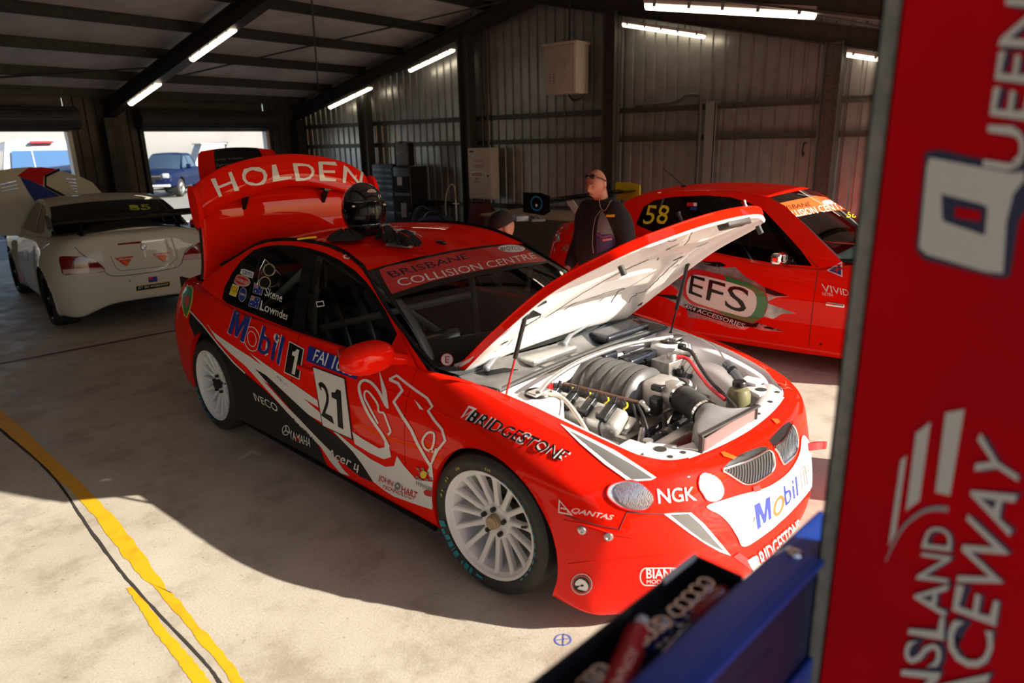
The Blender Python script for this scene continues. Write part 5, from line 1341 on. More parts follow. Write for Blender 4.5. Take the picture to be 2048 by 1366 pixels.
win('sticker', [ell(476, 762, 66, 122, 36, .15)], 'sw'); win('sticker', [ell(476, 762, 60, 115, 36, .15)], 'sb', .0026); word(GW, 'lettering', 'ten', z8([(430, 765), (515, 800), (525, 750), (438, 722)]), 'sw', .01, lift=.003)
for L, u in (([(675, 550), (838, 640), (800, 778), (650, 728)], 0), ([(625, 775), (785, 822), (735, 1010), (570, 955)], 1)):
    win('flag', [L], 'sw'); c = (sum(p[0] for p in L) / 4, sum(p[1] for p in L) / 4); win('flag', [[(c[0] + (p[0] - c[0]) * .94, c[1] + (p[1] - c[1]) * .94) for p in L]], 'sb', .0026)
    a, b = L[0], L[3]; e, f = L[1], L[2]
    g_ = homog([b, f, e, a])
    for P in (((.03, .75), (.45, .78)), ((.22, .55), (.24, .97)), ((.05, .56), (.45, .96)), ((.05, .95), (.44, .57))): win('flag_cross', [stroke([g_(*P[0]), g_(*P[1])], 13)[0]], 'sw', .003); win('flag_cross', [stroke([g_(*P[0]), g_(*P[1])], 6)[0]], 'sr', .0034)
    for s_ in ((.25, .25, 12), (.75, .8, 8), (.75, .2, 9), (.62, .5, 8), (.9, .55, 8)): win('flag_star', [ell(*g_(s_[0], s_[1]), s_[2] * .8, s_[2], 10)], 'sw', .003)
word(GW, 'lettering', 'Skene', z8([(845, 775), (1145, 895), (1180, 760), (880, 635)]), 'sw', .03, 0, lift=.003)
word(GW, 'lettering', 'Lowndes', z8([(765, 1025), (1235, 1205), (1262, 1075), (800, 855)]), 'sw', .03, 0, lift=.003)
# blue-edged vent holes with clear scoop in the rear side window
for x, y in ((935, 340), (860, 560)):
    win('vent_hole', [ell(x, y, 92, 98, 28, .2)], 'sk', .003)
    q = [GW.hit(*p) for p in z8(ell(x, y, 94, 100, 28, .2))]; mb = MB(); mb.tube([h[0] + h[1] * .003 for h in q if h], .004, 6, closed=True); mb.build('vent_ring', M['tan'], car)
q = [GW.hit(*p) for p in z8([(868, 155), (1140, 430), (1070, 605), (900, 650), (740, 600), (790, 330)])]; mb = MB(); mb.tube([h[0] + h[1] * .006 for h in q if h], .0035, 6, closed=True); mb.build('vent_scoop', M['chrome'], car)
GWF = Stick(car, [GLASS_F])
def slotw(P): GWF.put('window_slot', fill([sm2(P, 24, True)]), M['sk'], lift=.002)
z1 = zr
slotw(z1([(950, 800), (980, 795), (985, 830), (955, 930), (935, 940), (930, 900)])); slotw(z1([(915, 1020), (935, 1010), (938, 1050), (925, 1150), (900, 1165), (897, 1120)])); slotw(z1([(1260, 985), (1280, 980), (1330, 1060), (1335, 1090), (1315, 1095), (1265, 1020)]))
GWF.put('sticker', fill([z1([(950, 1052), (1000, 1045), (1008, 1080), (958, 1088)]), z1([(956, 1058), (995, 1052), (1001, 1075), (962, 1081)])]), M['sw'], lift=.002)
# wing lettering
WG = Stick(car, [wing])
zw = Zc(360, 300, 4.876)
for t, q in (('H', [(372, 475), (578, 395), (510, 195), (298, 285)]), ('O', [(640, 362), (862, 330), (835, 142), (570, 195)]), ('L', [(902, 312), (1090, 285), (1065, 125), (875, 150)]), ('D', [(1115, 305), (1318, 288), (1300, 118), (1095, 130)]), ('E', [(1360, 300), (1532, 305), (1530, 118), (1345, 115)]), ('N', [(1570, 325), (1768, 350), (1800, 202), (1592, 150)])):
    VF = text(t, .04); WG.put('lettering', VF, M['sw'], quad=zw(q), step=None, lift=.004)
# small orange patches on the nose
SIDE.put('orange_patch', fill([zn([(485, 200), (530, 205), (545, 225), (520, 240)])]), M['so'], lift=T2)
SIDE.put('orange_patch', fill([zn([(140, 430), (165, 428), (245, 462), (225, 478), (160, 460)])]), M['so'], lift=T2)
# ================================================================ the other vehicles
def shell(root, ST, arches, pm, KU=10, KV=4, dark=None):
    """lower body of a car: two sides, nose and tail in one skin, with wheel openings"""
    G = surf(ST, (len(ST) - 1) * KU + 1, (len(ST[0]) - 1) * KV + 1); G[:, :, 1] = np.maximum(G[:, :, 1], 0)
    a, b = G.shape[:2]; ins = np.zeros((a, b), bool)
    def arch(x, z):
        for k, (cx, cz, r) in enumerate(arches):
            if math.hypot(x - cx, z - cz) < r: return k
    for i in range(a):
        for j in range(b):
            if G[i, j, 1] > .45 and arch(G[i, j, 0], G[i, j, 2]) is not None: ins[i, j] = True
    fi = lambda i, j: ins[i, j] and ins[i + 1, j] and ins[i, j + 1] and ins[i + 1, j + 1]
    B = G.copy()
    for i in range(a - 1):
        for j in range(b - 1):
            if fi(i, j): continue
            for (p, q) in ((i, j), (i + 1, j), (i, j + 1), (i + 1, j + 1)):
                if ins[p, q]:
                    v = G[p, q]; cx, cz, r = arches[arch(v[0], v[2])]; d = math.hypot(v[0] - cx, v[2] - cz)
                    B[p, q, 0] = cx + (v[0] - cx) * r / d; B[p, q, 2] = cz + (v[2] - cz) * r / d
    mb = MB()
    for sd in (-1, 1): mb.grid(pts(B * np.array([1, sd, 1])), keep=lambda i, j: not fi(i, j), flip=sd > 0)
    o = mb.build('body_shell', pm, root, angle=50)
    for sd in (-1, 1):
        for (cx, cz, r) in arches:
            rows = []
            for k in range(31):
                t = math.radians(-20 + 220 * k / 30); x, z = cx + r * math.cos(t), cz + r * math.sin(t)
                if z < .1: continue
                q = B.reshape(-1, 3); y = q[int(np.argmin((q[:, 0] - x) ** 2 + (q[:, 2] - z) ** 2 + (q[:, 1] < .45) * 9)), 1]
                rows.append([(x, sd * y, z), (x, sd * (y - .03), z), (x, sd * .45, z), (cx, sd * .45, cz)])
            m2 = MB(); m2.grid(rows); m2.build('wheel_well', M['cabin'], root)
    return o, B
def decks(root, B, rng, pm, name, lift=.03):
    """a lid across the body between its two upper edges"""
    rows = []
    for i in range(*rng):
        x, y, z = B[i, -1]; rows.append([(x, -y, z), (x, -y * .6, z + lift * .7), (x, 0, z + lift), (x, y * .6, z + lift * .7), (x, y, z)])
    mb = MB(); mb.grid(pts(surf(rows, len(rows), 21))); return mb.build(name, pm, root)
def cabin(root, ysf, out, wins, roofrows, scr_f, scr_b, pm, gm, frame=None, names=('side_window',)):
    res = {'sides': [], 'glass': []}
    def sheet(loops, off, sd):
        V, F = slice_shape(fill(loops), .08); return [(x, sd * (ysf(z) + off), z) for x, z in V], F
    for sd in (-1, 1):
        mb = MB(); mb.add(*sheet([out] + wins, 0, sd)); res['sides'].append(mb.build('pillar_side', pm, root))
        for w in wins:
            mb = MB(); mb.add(*sheet([w], -.004, sd)); res['glass'].append(mb.build('side_window', gm, root))
    rows = []
    for (x, z, cx, cz) in roofrows:
        ye = ysf(z); rows.append([(x + (cx - x) * (1 - f * f), f * ye, z + (cz - z) * (1 - abs(f) ** 2.2)) for f in (-1, -.9, -.5, 0, .5, .9, 1)])
    mb = MB(); mb.grid(pts(surf(rows, 40, 36))); res['roof'] = mb.build('roof', pm, root)
    for nm, (base, top, bl) in (('windscreen', scr_f), ('rear_window', scr_b)):
        f = lambda L: [(x, -y, z) for x, y, z in L] + [(x, y, z) for x, y, z in L[-2::-1]]
        mb = MB(); mb.grid(screen(f(base), f(top), bl, 24)); res[nm] = mb.build(nm, gm, root)
    mb = MB(); mb.bx((-1.5, -.68, .25), (.9, .68, .28)); mb.build('cabin_floor', M['cabin'], root, smooth=False)
    return res

# ---- far red coupe with number 58
M['silvertorn'] = noisy(mat('torn_silver_film', (.55, .55, .56), .25, .5, .5), (.18, .18, .19), 7, .35, .65)
c58 = thing('race_coupe', 'red race coupe numbered 58 with a torn-metal door graphic, parked by the gable wall', 'car', (3.88, -.85, 0), math.radians(-90.5))
def S2(x, w, zb, zt, yt, ly, lz): return [(x, w - .14, zb + .01), (x, w + .012, zb), (x, w + .004, .27), (x, w - .02, .40), (x, w, .60), (x, w - .02, .74), (x, yt, zt), (x, ly, lz)]
ST58 = [[(-2.22, 0, .24), (-2.30, 0, .22), (-2.34, 0, .36), (-2.36, 0, .52), (-2.34, 0, .72), (-2.28, 0, .90), (-2.22, 0, 1.04), (-2.12, 0, 1.08)],
        [(-2.15, .45, .24), (-2.24, .46, .22), (-2.29, .47, .36), (-2.31, .48, .52), (-2.29, .48, .72), (-2.23, .47, .90), (-2.17, .45, 1.04), (-2.07, .42, 1.08)],
        [(-1.98, .66, .22), (-2.04, .74, .20), (-2.08, .76, .36), (-2.11, .77, .52), (-2.10, .78, .72), (-2.07, .76, .88), (-2.02, .70, 1.03), (-1.95, .60, 1.075)],
        S2(-1.75, .875, .17, 1.01, .79, .67, 1.09), S2(-1.40, .90, .15, .97, .82, .72, 1.07), S2(-1.0, .90, .14, .93, .835, .79, 1.02), S2(-.36, .89, .135, .88, .835, .81, .93), S2(.30, .885, .135, .85, .835, .81, .87), S2(.69, .885, .14, .845, .83, .80, .87),
        S2(.95, .895, .15, .87, .82, .74, .91), S2(1.40, .915, .15, .84, .79, .68, .88), S2(1.85, .87, .15, .76, .74, .60, .80),
        [(2.02, .60, .14), (2.08, .66, .14), (2.10, .68, .28), (2.10, .68, .42), (2.09, .67, .56), (2.07, .65, .64), (2.04, .60, .72), (1.98, .48, .75)],
        [(2.15, .2, .14), (2.24, .22, .14), (2.26, .22, .28), (2.26, .22, .42), (2.25, .22, .56), (2.22, .21, .64), (2.17, .2, .70), (2.08, .18, .73)],
        [(2.18, 0, .14), (2.27, 0, .14), (2.29, 0, .28), (2.29, 0, .42), (2.28, 0, .56), (2.24, 0, .64), (2.19, 0, .70), (2.10, 0, .73)]]
b58, B58 = shell(c58, ST58, ((1.36, .34, .37), (-1.40, .35, .37)), M['red'])
decks(c58, B58, (0, 45), M['red'], 'boot_lid'); decks(c58, B58, (90, 141), M['red'], 'bonnet', .05)
ys58 = lambda z: .815 - .36 * (z - .88) - .10 * (z - .88) ** 2
O58 = [(.88, .92), (.69, .868), (.30, .868), (-.36, .928), (-1.0, 1.02), (-1.5, 1.08), (-1.62, 1.09), (-1.45, 1.22), (-1.25, 1.355), (-1.05, 1.42), (-.75, 1.455), (-.40, 1.468), (-.06, 1.455), (.15, 1.425), (.30, 1.36), (.50, 1.215), (.70, 1.06)]
W58 = [(-1.10, 1.13), (-1.06, 1.30), (-.96, 1.365), (-.75, 1.405), (-.44, 1.425), (-.2, 1.415), (-.02, 1.375), (.14, 1.305), (.34, 1.15), (.52, 1.0), (.63, .885), (.34, .878), (.10, .895), (-.24, .93), (-.6, .985)]
R58 = [(.15, 1.425, .26, 1.455), (-.06, 1.455, .0, 1.49), (-.40, 1.468, -.4, 1.505), (-.75, 1.455, -.78, 1.49), (-1.05, 1.42, -1.1, 1.45), (-1.25, 1.355, -1.32, 1.39)]
k58 = cabin(c58, ys58, O58, [W58], R58, ([(.88, .72, .92), (1.02, .36, .95), (1.06, 0, .96)], [(.15, ys58(1.425), 1.425), (.23, .3, 1.448), (.26, 0, 1.455)], .015), ([(-1.62, .66, 1.09), (-1.74, .3, 1.10), (-1.78, 0, 1.105)], [(-1.25, ys58(1.355), 1.355), (-1.30, .3, 1.38), (-1.32, 0, 1.39)], .01), M['red'], M['dglass'])
k58['windscreen'].data.materials[0] = M['glass']
mb = MB(); mb.grid(pts(surf([[(1.0, y, .92) for y in (-.68, 0, .68)], [(.70, y, .91) for y in (-.72, 0, .72)], [(.55, y, .82) for y in (-.72, 0, .72)]], 8, 8))); mb.build('dashboard', M['dash'], c58)
mb = MB()
for sd in (-1, 1): mb.tube(spline([(.80, sd * .66, .93), (.35, sd * .60, 1.28), (.1, sd * .55, 1.35), (-.4, sd * .53, 1.37), (-.42, sd * .68, .3)], 24), .022, 8)
mb.tube([(-.4, -.53, 1.37), (-.4, .53, 1.37)], .022, 8); mb.tube([(-.40, -.53, 1.36), (.25, -.66, .6)], .022, 8); mb.build('roll_cage', M['cage'], c58)
for x in (1.38, -1.40):
    for s in (-1, 1): wheel_at(c58, x, s * .865, .33, s, 0, rim_m=M['steel_dark'], hubm='black', rr=.245, R=.33)
# wing with end plates
mb = MB(); rows = []
for y in np.linspace(-.95, .97, 9): rows.append([(-2.02, y, 1.345), (-2.10, y, 1.33), (-2.20, y, 1.325), (-2.28, y, 1.345), (-2.20, y, 1.315), (-2.10, y, 1.305), (-2.02, y, 1.335)])
mb.grid(pts(surf(rows, 12, 16))); mb.build('wing_blade', M['bpaint'], c58)
for s, y, m_ in ((-1, -.955, 'bpaint'), (1, .975, 'sy')):
    mb = MB(); mb.prism([(-1.98, 1.24), (-1.98, 1.40), (-2.10, 1.43), (-2.33, 1.43), (-2.33, 1.22), (-2.05, 1.20)], y - .006, y + .006, axis='y'); mb.build('wing_end_plate', M[m_], c58, smooth=False)
mb = MB()
def disc(mb, r0, r1, y, cx, cz, n=28):
    mb.grid([[(cx + r * math.cos(2 * PI * k / n), y, cz + r * math.sin(2 * PI * k / n)) for r in (r0, r1)] for k in range(n + 1)])
disc(mb, .062, .080, -.9625, -2.15, 1.32); mb.build('plate_ring', mat('cyan_blue_film', (.02, .20, .45), .4), c58, smooth=False)
mb = MB(); disc(mb, .0, .016, -.9625, -2.15, 1.30); mb.build('plate_mark', M['white_txt'], c58, smooth=False)
for y in (-.40, .40):
    mb = MB(); mb.prism([(-1.86, 1.09), (-1.98, 1.09), (-2.17, 1.315), (-2.07, 1.325)], y - .006, y + .006, axis='y'); mb.build('wing_stand', M['white'], c58, smooth=False)
P58 = Stick(c58, [b58] + k58['sides']); G58 = Stick(c58, [k58['glass'][0]]); S58 = Stick(c58, [k58['windscreen']])
z7 = Zc(1100, 360, 3.103)
def on58(n, L, m, lift=.002, st=P58, step=6): return st.put(n, fill([z7(q) for q in (L if isinstance(L[0], list) else [L])]), M[m], step=step, lift=lift)
for L in ([(690, 612), (760, 600), (830, 615), (860, 560), (800, 545), (870, 530), (940, 505), (1000, 520), (1090, 545), (1150, 540), (1200, 590), (1330, 665), (1485, 722), (1400, 730), (1340, 760), (1420, 790), (1530, 828), (1440, 830), (1385, 862), (1310, 840), (1280, 890), (1210, 930), (1120, 920), (980, 870), (860, 850), (850, 800), (790, 770), (700, 720), (780, 720), (800, 690), (760, 655)],): on58('torn_graphic', L, 'silvertorn', .002)
on58('torn_graphic', [(1255, 880), (1320, 895), (1460, 942), (1330, 935), (1270, 920)], 'silvertorn', .002)
on58('torn_edge', [(640, 708), (780, 715), (815, 745), (760, 740)], 'sk', .004); on58('torn_edge', [(950, 505), (1060, 510), (1095, 530), (1060, 545), (960, 525)], 'sk', .002)
on58('torn_edge', [(1335, 665), (1480, 720), (1400, 720), (1340, 700)], 'sk', .004); on58('torn_edge', [(1300, 890), (1460, 942), (1330, 920)], 'sk', .002)
CAP = sm2([(815, 680), (830, 590), (900, 552), (1000, 572), (1120, 600), (1240, 640), (1330, 692), (1352, 760), (1330, 840), (1260, 890), (1150, 860), (1000, 805), (870, 762)], 60, True)
on58('logo_capsule', CAP, 'sr', .005)
on58('logo_green', [(1085, 592), (1240, 640), (1330, 692), (1352, 760), (1330, 840), (1260, 890), (1150, 860), (1040, 820), (1120, 800), (1200, 830), (1240, 700), (1100, 640)], 'sg', .0075)
on58('logo_white', sm2([(848, 690), (862, 612), (905, 588), (1000, 605), (1100, 630), (1220, 668), (1272, 702), (1285, 760), (1265, 820), (1215, 850), (1100, 820), (980, 785), (880, 745)], 60, True), 'sw', .010)
word(P58, 'lettering', 'EFS', z7([(862, 700), (1212, 832), (1245, 680), (880, 588)]), 'sk', .014, 0.0, lift=.0125)
on58('logo_strip', [(835, 770), (1000, 815), (1150, 862), (1260, 893), (1300, 880), (1280, 915), (1160, 905), (980, 850), (850, 805)], 'sk', .010)
word(P58, 'lettering', '4X4 ACCESSORIES', z7([(838, 792), (1205, 922), (1215, 893), (845, 768)]), 'sw', .035, .1, lift=.0125)
word(P58, 'lettering', 'VIVID', z7([(1697, 692), (1860, 722), (1850, 682), (1683, 642)]), 'sw', .014, .1, lift=.003); word(P58, 'lettering', 'ULTRA', z7([(1690, 713), (1755, 724), (1760, 706), (1693, 694)]), 'sw', .02, .1, lift=.003)
on58('warning_triangle', [(1716, 562), (1814, 504), (1816, 602)], 'sw', .002); on58('warning_triangle', [(1732, 562), (1806, 519), (1808, 592)], 'sb', .0026); on58('warning_flash', [(1762, 568), (1785, 535), (1783, 558), (1796, 548), (1775, 588), (1778, 565)], 'sr', .0032)
for q, t in (([(1124, 503), (1152, 502), (1152, 489), (1125, 489)], 'ADVR'),): word(P58, 'lettering_outline', t, q, 'sw', .05, lift=.002); word(P58, 'lettering', t, q, 'sg', .01, lift=.0028)
P58.put('lamp_glint', fill([[(1106, 470), (1118, 468), (1121, 482), (1108, 485)]]), M['lens'], lift=.003); P58.put('tail_lamp', fill([[(1104, 452), (1130, 447), (1140, 456), (1118, 466), (1105, 468)]]), mat('lamp_red', (.45, .01, .01), .15, coat=1), lift=.002)
P58.put('arrow_film', fill([[(1140, 468), (1160, 462), (1160, 472)]]), M['sg'], lift=.002)
word(G58, 'race_number', '58', z7([(572, 275), (722, 272), (748, 158), (598, 155)]), 'sy', .03, 0.0, lift=.002)
on58('window_sticker', [(850, 140), (912, 140), (912, 163), (848, 163)], 'sr', .002, G58); on58('window_sticker', [(890, 142), (912, 142), (912, 163), (892, 163)], 'sw', .0026, G58); on58('window_sticker', [(872, 168), (912, 168), (912, 188), (870, 188)], 'sb', .002, G58)
def line58(P, r, m, st=P58): return line_on(st, 'shut_line', z7(P), r, m, 30, par=c58)
line58([(1600, 475), (1655, 540), (1662, 560), (1630, 800), (1605, 1030)], .003, M['groove']); line58([(912, 550), (912, 680), (910, 860)], .002, M['groove'])
h = P58.hit(*z7([(1770, 775)])[0])
if h: mb = MB(); mb.rbox(h[0] + h[1] * .005, (.15, .02, .035), .01); mb.build('fender_vent', M['chrome'], c58)
h = P58.hit(*z7([(1680, 1020)])[0])
if h: mb = MB(); mb.sphere(h[0], .010, 10, 6); mb.build('skirt_bolt', M['black'], c58)
S58.put('sun_strip', fill([[(1553, 408), (1630, 392), (1700, 402), (1712, 418), (1640, 424), (1580, 438)]]), M['so'], step=10, lift=.003)
word(S58, 'lettering', 'COLLISION CENTRE', [(1570, 438), (1700, 416), (1690, 402), (1562, 426)], 'sw', .014, lift=.0036); word(S58, 'lettering', 'BRISBANE', [(1556, 424), (1622, 412), (1618, 404), (1552, 415)], 'sk', .02, lift=.0036)
S58.put('club_badge', fill([ell(1655, 405, 11, 4.5)]), M['sw'], step=8, lift=.0036)
word(S58, 'lettering', '58', [(1692, 436), (1712, 436), (1712, 424), (1694, 424)], 'sy', .03, lift=.0036)
mb = MB(); mb.rbox((.40, -.965, .955), (.09, .20, .105), .03); mb.build('door_mirror', M['chrome'], c58); mrr = c58.children[-1]
mb = MB(); mb.tube([(.43, -.80, .90), (.42, -.90, .92)], .03, 10); mb.build('mirror_arm', M['black'], c58)
MS = Stick(c58, [o for o in c58.children if o.name.startswith('door_mirror')])
MS.put('mirror_badge', fill([ell(1573, 518, 17, 8.5)]), M['sw'], lift=.002); word(MS, 'lettering', 'EFS', [(1563, 523), (1583, 523), (1583, 513), (1563, 513)], 'sk', .014, lift=.003)
mb = MB(); mb.rbox((-.78, -.35, 1.492), (.05, .03, .02), .008); mb.tube([(-.78, -.35, 1.495), (-1.02, -.34, 1.66)], .0035, 6); mb.build('roof_aerial', M['black'], c58)

# ---- white coupe seen from behind
M['bmw'] = paint('warm_white_paint', (.62, .58, .50))
bw = thing('white_race_coupe', 'white race coupe seen from behind, raised louvred bonnet and black rear wing', 'car', (.88, 7.15, 0), math.radians(80))
def S3(x, w, zb, zt, yt, ly, lz): return [(x, w - .14, zb + .02), (x, w - .02, zb), (x, w, .30), (x, w + .004, .46), (x, w, .62), (x, w - .03, .80), (x, yt, zt), (x, ly, lz)]
STB = [[(-1.95, 0, .32), (-2.04, 0, .30), (-2.07, 0, .40), (-2.09, 0, .55), (-2.08, 0, .72), (-2.06, 0, .90), (-2.03, 0, 1.04), (-1.92, 0, 1.085)],
       [(-1.90, .36, .30), (-2.00, .38, .28), (-2.03, .40, .40), (-2.05, .40, .55), (-2.05, .40, .72), (-2.03, .40, .90), (-2.0, .38, 1.04), (-1.90, .36, 1.08)],
       [(-1.84, .62, .20), (-1.93, .68, .18), (-1.96, .70, .32), (-1.98, .70, .50), (-1.98, .70, .70), (-1.96, .69, .88), (-1.92, .64, 1.01), (-1.84, .56, 1.055)],
       [(-1.68, .72, .20), (-1.72, .82, .18), (-1.76, .85, .32), (-1.78, .86, .50), (-1.78, .85, .68), (-1.76, .82, .84), (-1.73, .74, .99), (-1.68, .63, 1.035)],
       S3(-1.40, .92, .20, .96, .80, .68, 1.02), S3(-.95, .90, .19, .94, .80, .76, .985), S3(-.40, .85, .19, .92, .79, .765, .955), S3(.30, .85, .19, .91, .79, .765, .945), S3(.70, .86, .19, .90, .78, .75, .94), S3(1.15, .895, .2, .87, .76, .68, .90), S3(1.50, .89, .2, .83, .72, .62, .85), S3(1.80, .83, .2, .76, .64, .54, .78),
       [(1.98, .55, .22), (2.06, .60, .2), (2.09, .61, .30), (2.10, .61, .44), (2.09, .60, .58), (2.06, .58, .68), (2.02, .52, .73), (1.95, .45, .75)],
       [(2.05, 0, .22), (2.16, 0, .2), (2.19, 0, .30), (2.20, 0, .44), (2.18, 0, .58), (2.15, 0, .68), (2.10, 0, .73), (2.02, 0, .75)]]
bb, BB = shell(bw, STB, ((1.33, .33, .36), (-1.33, .34, .365)), M['bmw'])
blid = decks(bw, BB, (0, 42), M['bmw'], 'boot_lid', .02)
ysb = lambda z: .775 - .34 * (z - .95) - .12 * (z - .95) ** 2
OB_ = [(.80, .96), (.70, .945), (.30, .948), (-.40, .958), (-.95, .99), (-1.35, 1.02), (-1.42, 1.045), (-1.30, 1.14), (-1.12, 1.25), (-.92, 1.33), (-.65, 1.375), (-.35, 1.39), (-.05, 1.38), (.15, 1.345), (.35, 1.26), (.60, 1.09)]
WB1 = [(.60, .98), (.30, .985), (-.36, .995), (-.36, 1.335), (-.05, 1.335), (.12, 1.30), (.32, 1.20), (.50, 1.07)]
WB2 = [(-.42, .998), (-.75, 1.01), (-.96, 1.045), (-.92, 1.13), (-.80, 1.25), (-.65, 1.315), (-.42, 1.335)]
RB = [(.15, 1.345, .24, 1.375), (-.05, 1.38, 0, 1.41), (-.35, 1.39, -.35, 1.425), (-.65, 1.375, -.66, 1.41), (-.92, 1.33, -.97, 1.365)]
kb = cabin(bw, ysb, OB_, [WB1, WB2], RB, ([(.80, .70, .96), (.95, .35, .98), (1.0, 0, .99)], [(.15, ysb(1.345), 1.345), (.22, .3, 1.37), (.24, 0, 1.375)], .015), ([(-1.42, .70, 1.045), (-1.50, .36, 1.075), (-1.52, 0, 1.085)], [(-.92, ysb(1.33), 1.33), (-.96, .3, 1.358), (-.97, 0, 1.365)], .012), M['bmw'], M['dglass'])
for x in (1.33, -1.33):
    for s in (-1, 1): wheel_at(bw, x, s * .885, .32, s, 0, rim_m=M['bpaint'], hubm='black', rr=.235, R=.32, spokes=10)
mb = MB(); mb.bx((-1.92, -.5, .24), (-1.70, .5, .36)); mb.build('diffuser', M['cabin'], bw, smooth=False)
# wing
mb = MB(); rows = []
for y in np.linspace(-.66, .82, 9): rows.append([(-1.90, y, 1.275), (-1.99, y, 1.245), (-2.10, y, 1.235), (-2.17, y, 1.255), (-2.10, y, 1.215), (-1.99, y, 1.22), (-1.90, y, 1.265)])
mb.grid(pts(surf(rows, 12, 16))); mb.build('wing_blade', M['bpaint'], bw)
for y in (-.665, .825):
    mb = MB(); mb.prism([(-1.85, 1.16), (-1.85, 1.30), (-2.20, 1.31), (-2.20, 1.17), (-2.0, 1.14)], y - .004, y + .004, axis='y'); mb.build('wing_end_plate', M['bpaint'], bw, smooth=False)
for y in (-.50, .52):
    for dx in (0, .09):
        mb = MB(); mb.tube([(-1.84 + dx, y, 1.055), (-1.98 + dx * .4, y, 1.225)], .011, 8); mb.build('wing_stand', M['bpaint'], bw)
    mb = MB(); mb.rbox((-1.82, y, 1.06), (.16, .05, .02), .006); mb.build('stand_foot', M['bpaint'], bw)
TB_ = Stick(bw, [bb, blid]); GB = Stick(bw, [kb['rear_window']])
z6 = Zc(0, 220, 2.969)
def onb(n, L, m, lift=.003, st=TB_, step=8): return st.put(n, fill([z6(q) for q in (L if isinstance(L[0], list) else [L])]), M[m] if isinstance(m, str) else m, step=step, lift=lift)
M['tail'] = mat('tail_lamp_red', (.20, .008, .008), .08, coat=1.0); M['tailc'] = mat('tail_lamp_clear', (.55, .40, .40), .1, coat=1.0)
TLp = sm2([(352, 885), (372, 868), (480, 872), (545, 885), (590, 910), (625, 955), (560, 968), (460, 972), (380, 978), (360, 930)], 40, True)
onb('tail_lamp', TLp, 'tail', .004); onb('tail_lamp_strip', [(372, 948), (500, 940), (605, 935), (622, 953), (560, 966), (460, 970), (380, 975)], 'tailc', .005)
onb('tail_lamp', [(1090, 860), (1130, 820), (1180, 785), (1200, 800), (1212, 860), (1200, 882), (1090, 893)], 'tail', .004); onb('tail_lamp_strip', [(1090, 862), (1140, 855), (1210, 852), (1205, 880), (1092, 892)], 'tailc', .005)
onb('boot_shut_line', stroke(sm2([(445, 815), (480, 850), (520, 880), (600, 940), (650, 980), (720, 985), (850, 970), (1000, 945), (1070, 920), (1100, 840), (1150, 800)], 40), 4)[0], 'groove', .003)
onb('plate_recess', stroke([(655, 865), (690, 940), (720, 955), (1000, 925), (1050, 880), (1050, 822)], 4)[0], 'sgrey', .003)
onb('brake_strip', [(698, 793), (850, 778), (985, 764), (985, 772), (850, 790), (700, 802)], 'tail', .004)
onb('roundel', ell(852, 812, 18, 20, 24), 'sk', .004); onb('roundel', ell(852, 812, 14, 16, 24), 'sw', .005); onb('roundel', [(852, 812), (866, 812), (863, 822), (852, 828)], 'sb', .006); onb('roundel', [(852, 812), (838, 812), (841, 802), (852, 796)], 'sb', .006)
for L, q in (([(680, 880), (792, 866), (752, 930)], [(705, 895), (780, 886), (783, 872), (700, 881)]), ([(905, 855), (1008, 842), (970, 902)], [(925, 868), (1000, 860), (1002, 846), (920, 855)])):
    onb('sponsor_triangle', L, 'sr', .004); word(TB_, 'lettering', 'Winfield', z6(q), 'sw', .014, lift=.005)
    c = (L[2][0], L[2][1]); onb('sponsor_tip', [(c[0] - 30, c[1] - 32), (c[0] + 18, c[1] - 36), (c[0], c[1] - 4)], 'so', .005)
onb('flag', [(880, 992), (932, 987), (934, 1018), (882, 1024)], 'sb', .004); onb('flag', [(882, 994), (905, 992), (906, 1006), (883, 1008)], 'sr', .005)
onb('number_plate', [(804, 1045), (1010, 1016), (1010, 1048), (806, 1078)], 'sy', .004); onb('number_plate', [(808, 1047), (1006, 1019), (1006, 1045), (810, 1074)], 'sk', .005)
word(TB_, 'lettering', 'JET SKI WORKSHOP', z6([(818, 1068), (998, 1042), (998, 1026), (818, 1050)]), 'sw', .014, lift=.006)
onb('sensor', ell(770, 1015, 6, 6, 12), 'sgrey', .004)
word(GB, 'race_number', '85', z6([(775, 600), (905, 592), (880, 560), (758, 566)]), mat('lime_film', (.45, .55, .03), .4), .05, lift=.003)
# left side livery
onb('side_graphic', [(0, 830), (30, 830), (35, 950), (10, 960)], 'sw', .003); onb('side_graphic', [(20, 845), (80, 840), (95, 940), (30, 950)], 'sk', .0036)
onb('side_graphic', [(15, 980), (140, 970), (150, 1020), (40, 1025)], 'sr', .003); onb('side_graphic', [(40, 1025), (150, 1020), (180, 1050), (60, 1060)], 'sb', .003)
onb('side_graphic', [(140, 830), (215, 840), (220, 890), (150, 900)], mat('pale_blue_film', (.35, .50, .62), .3), .003)
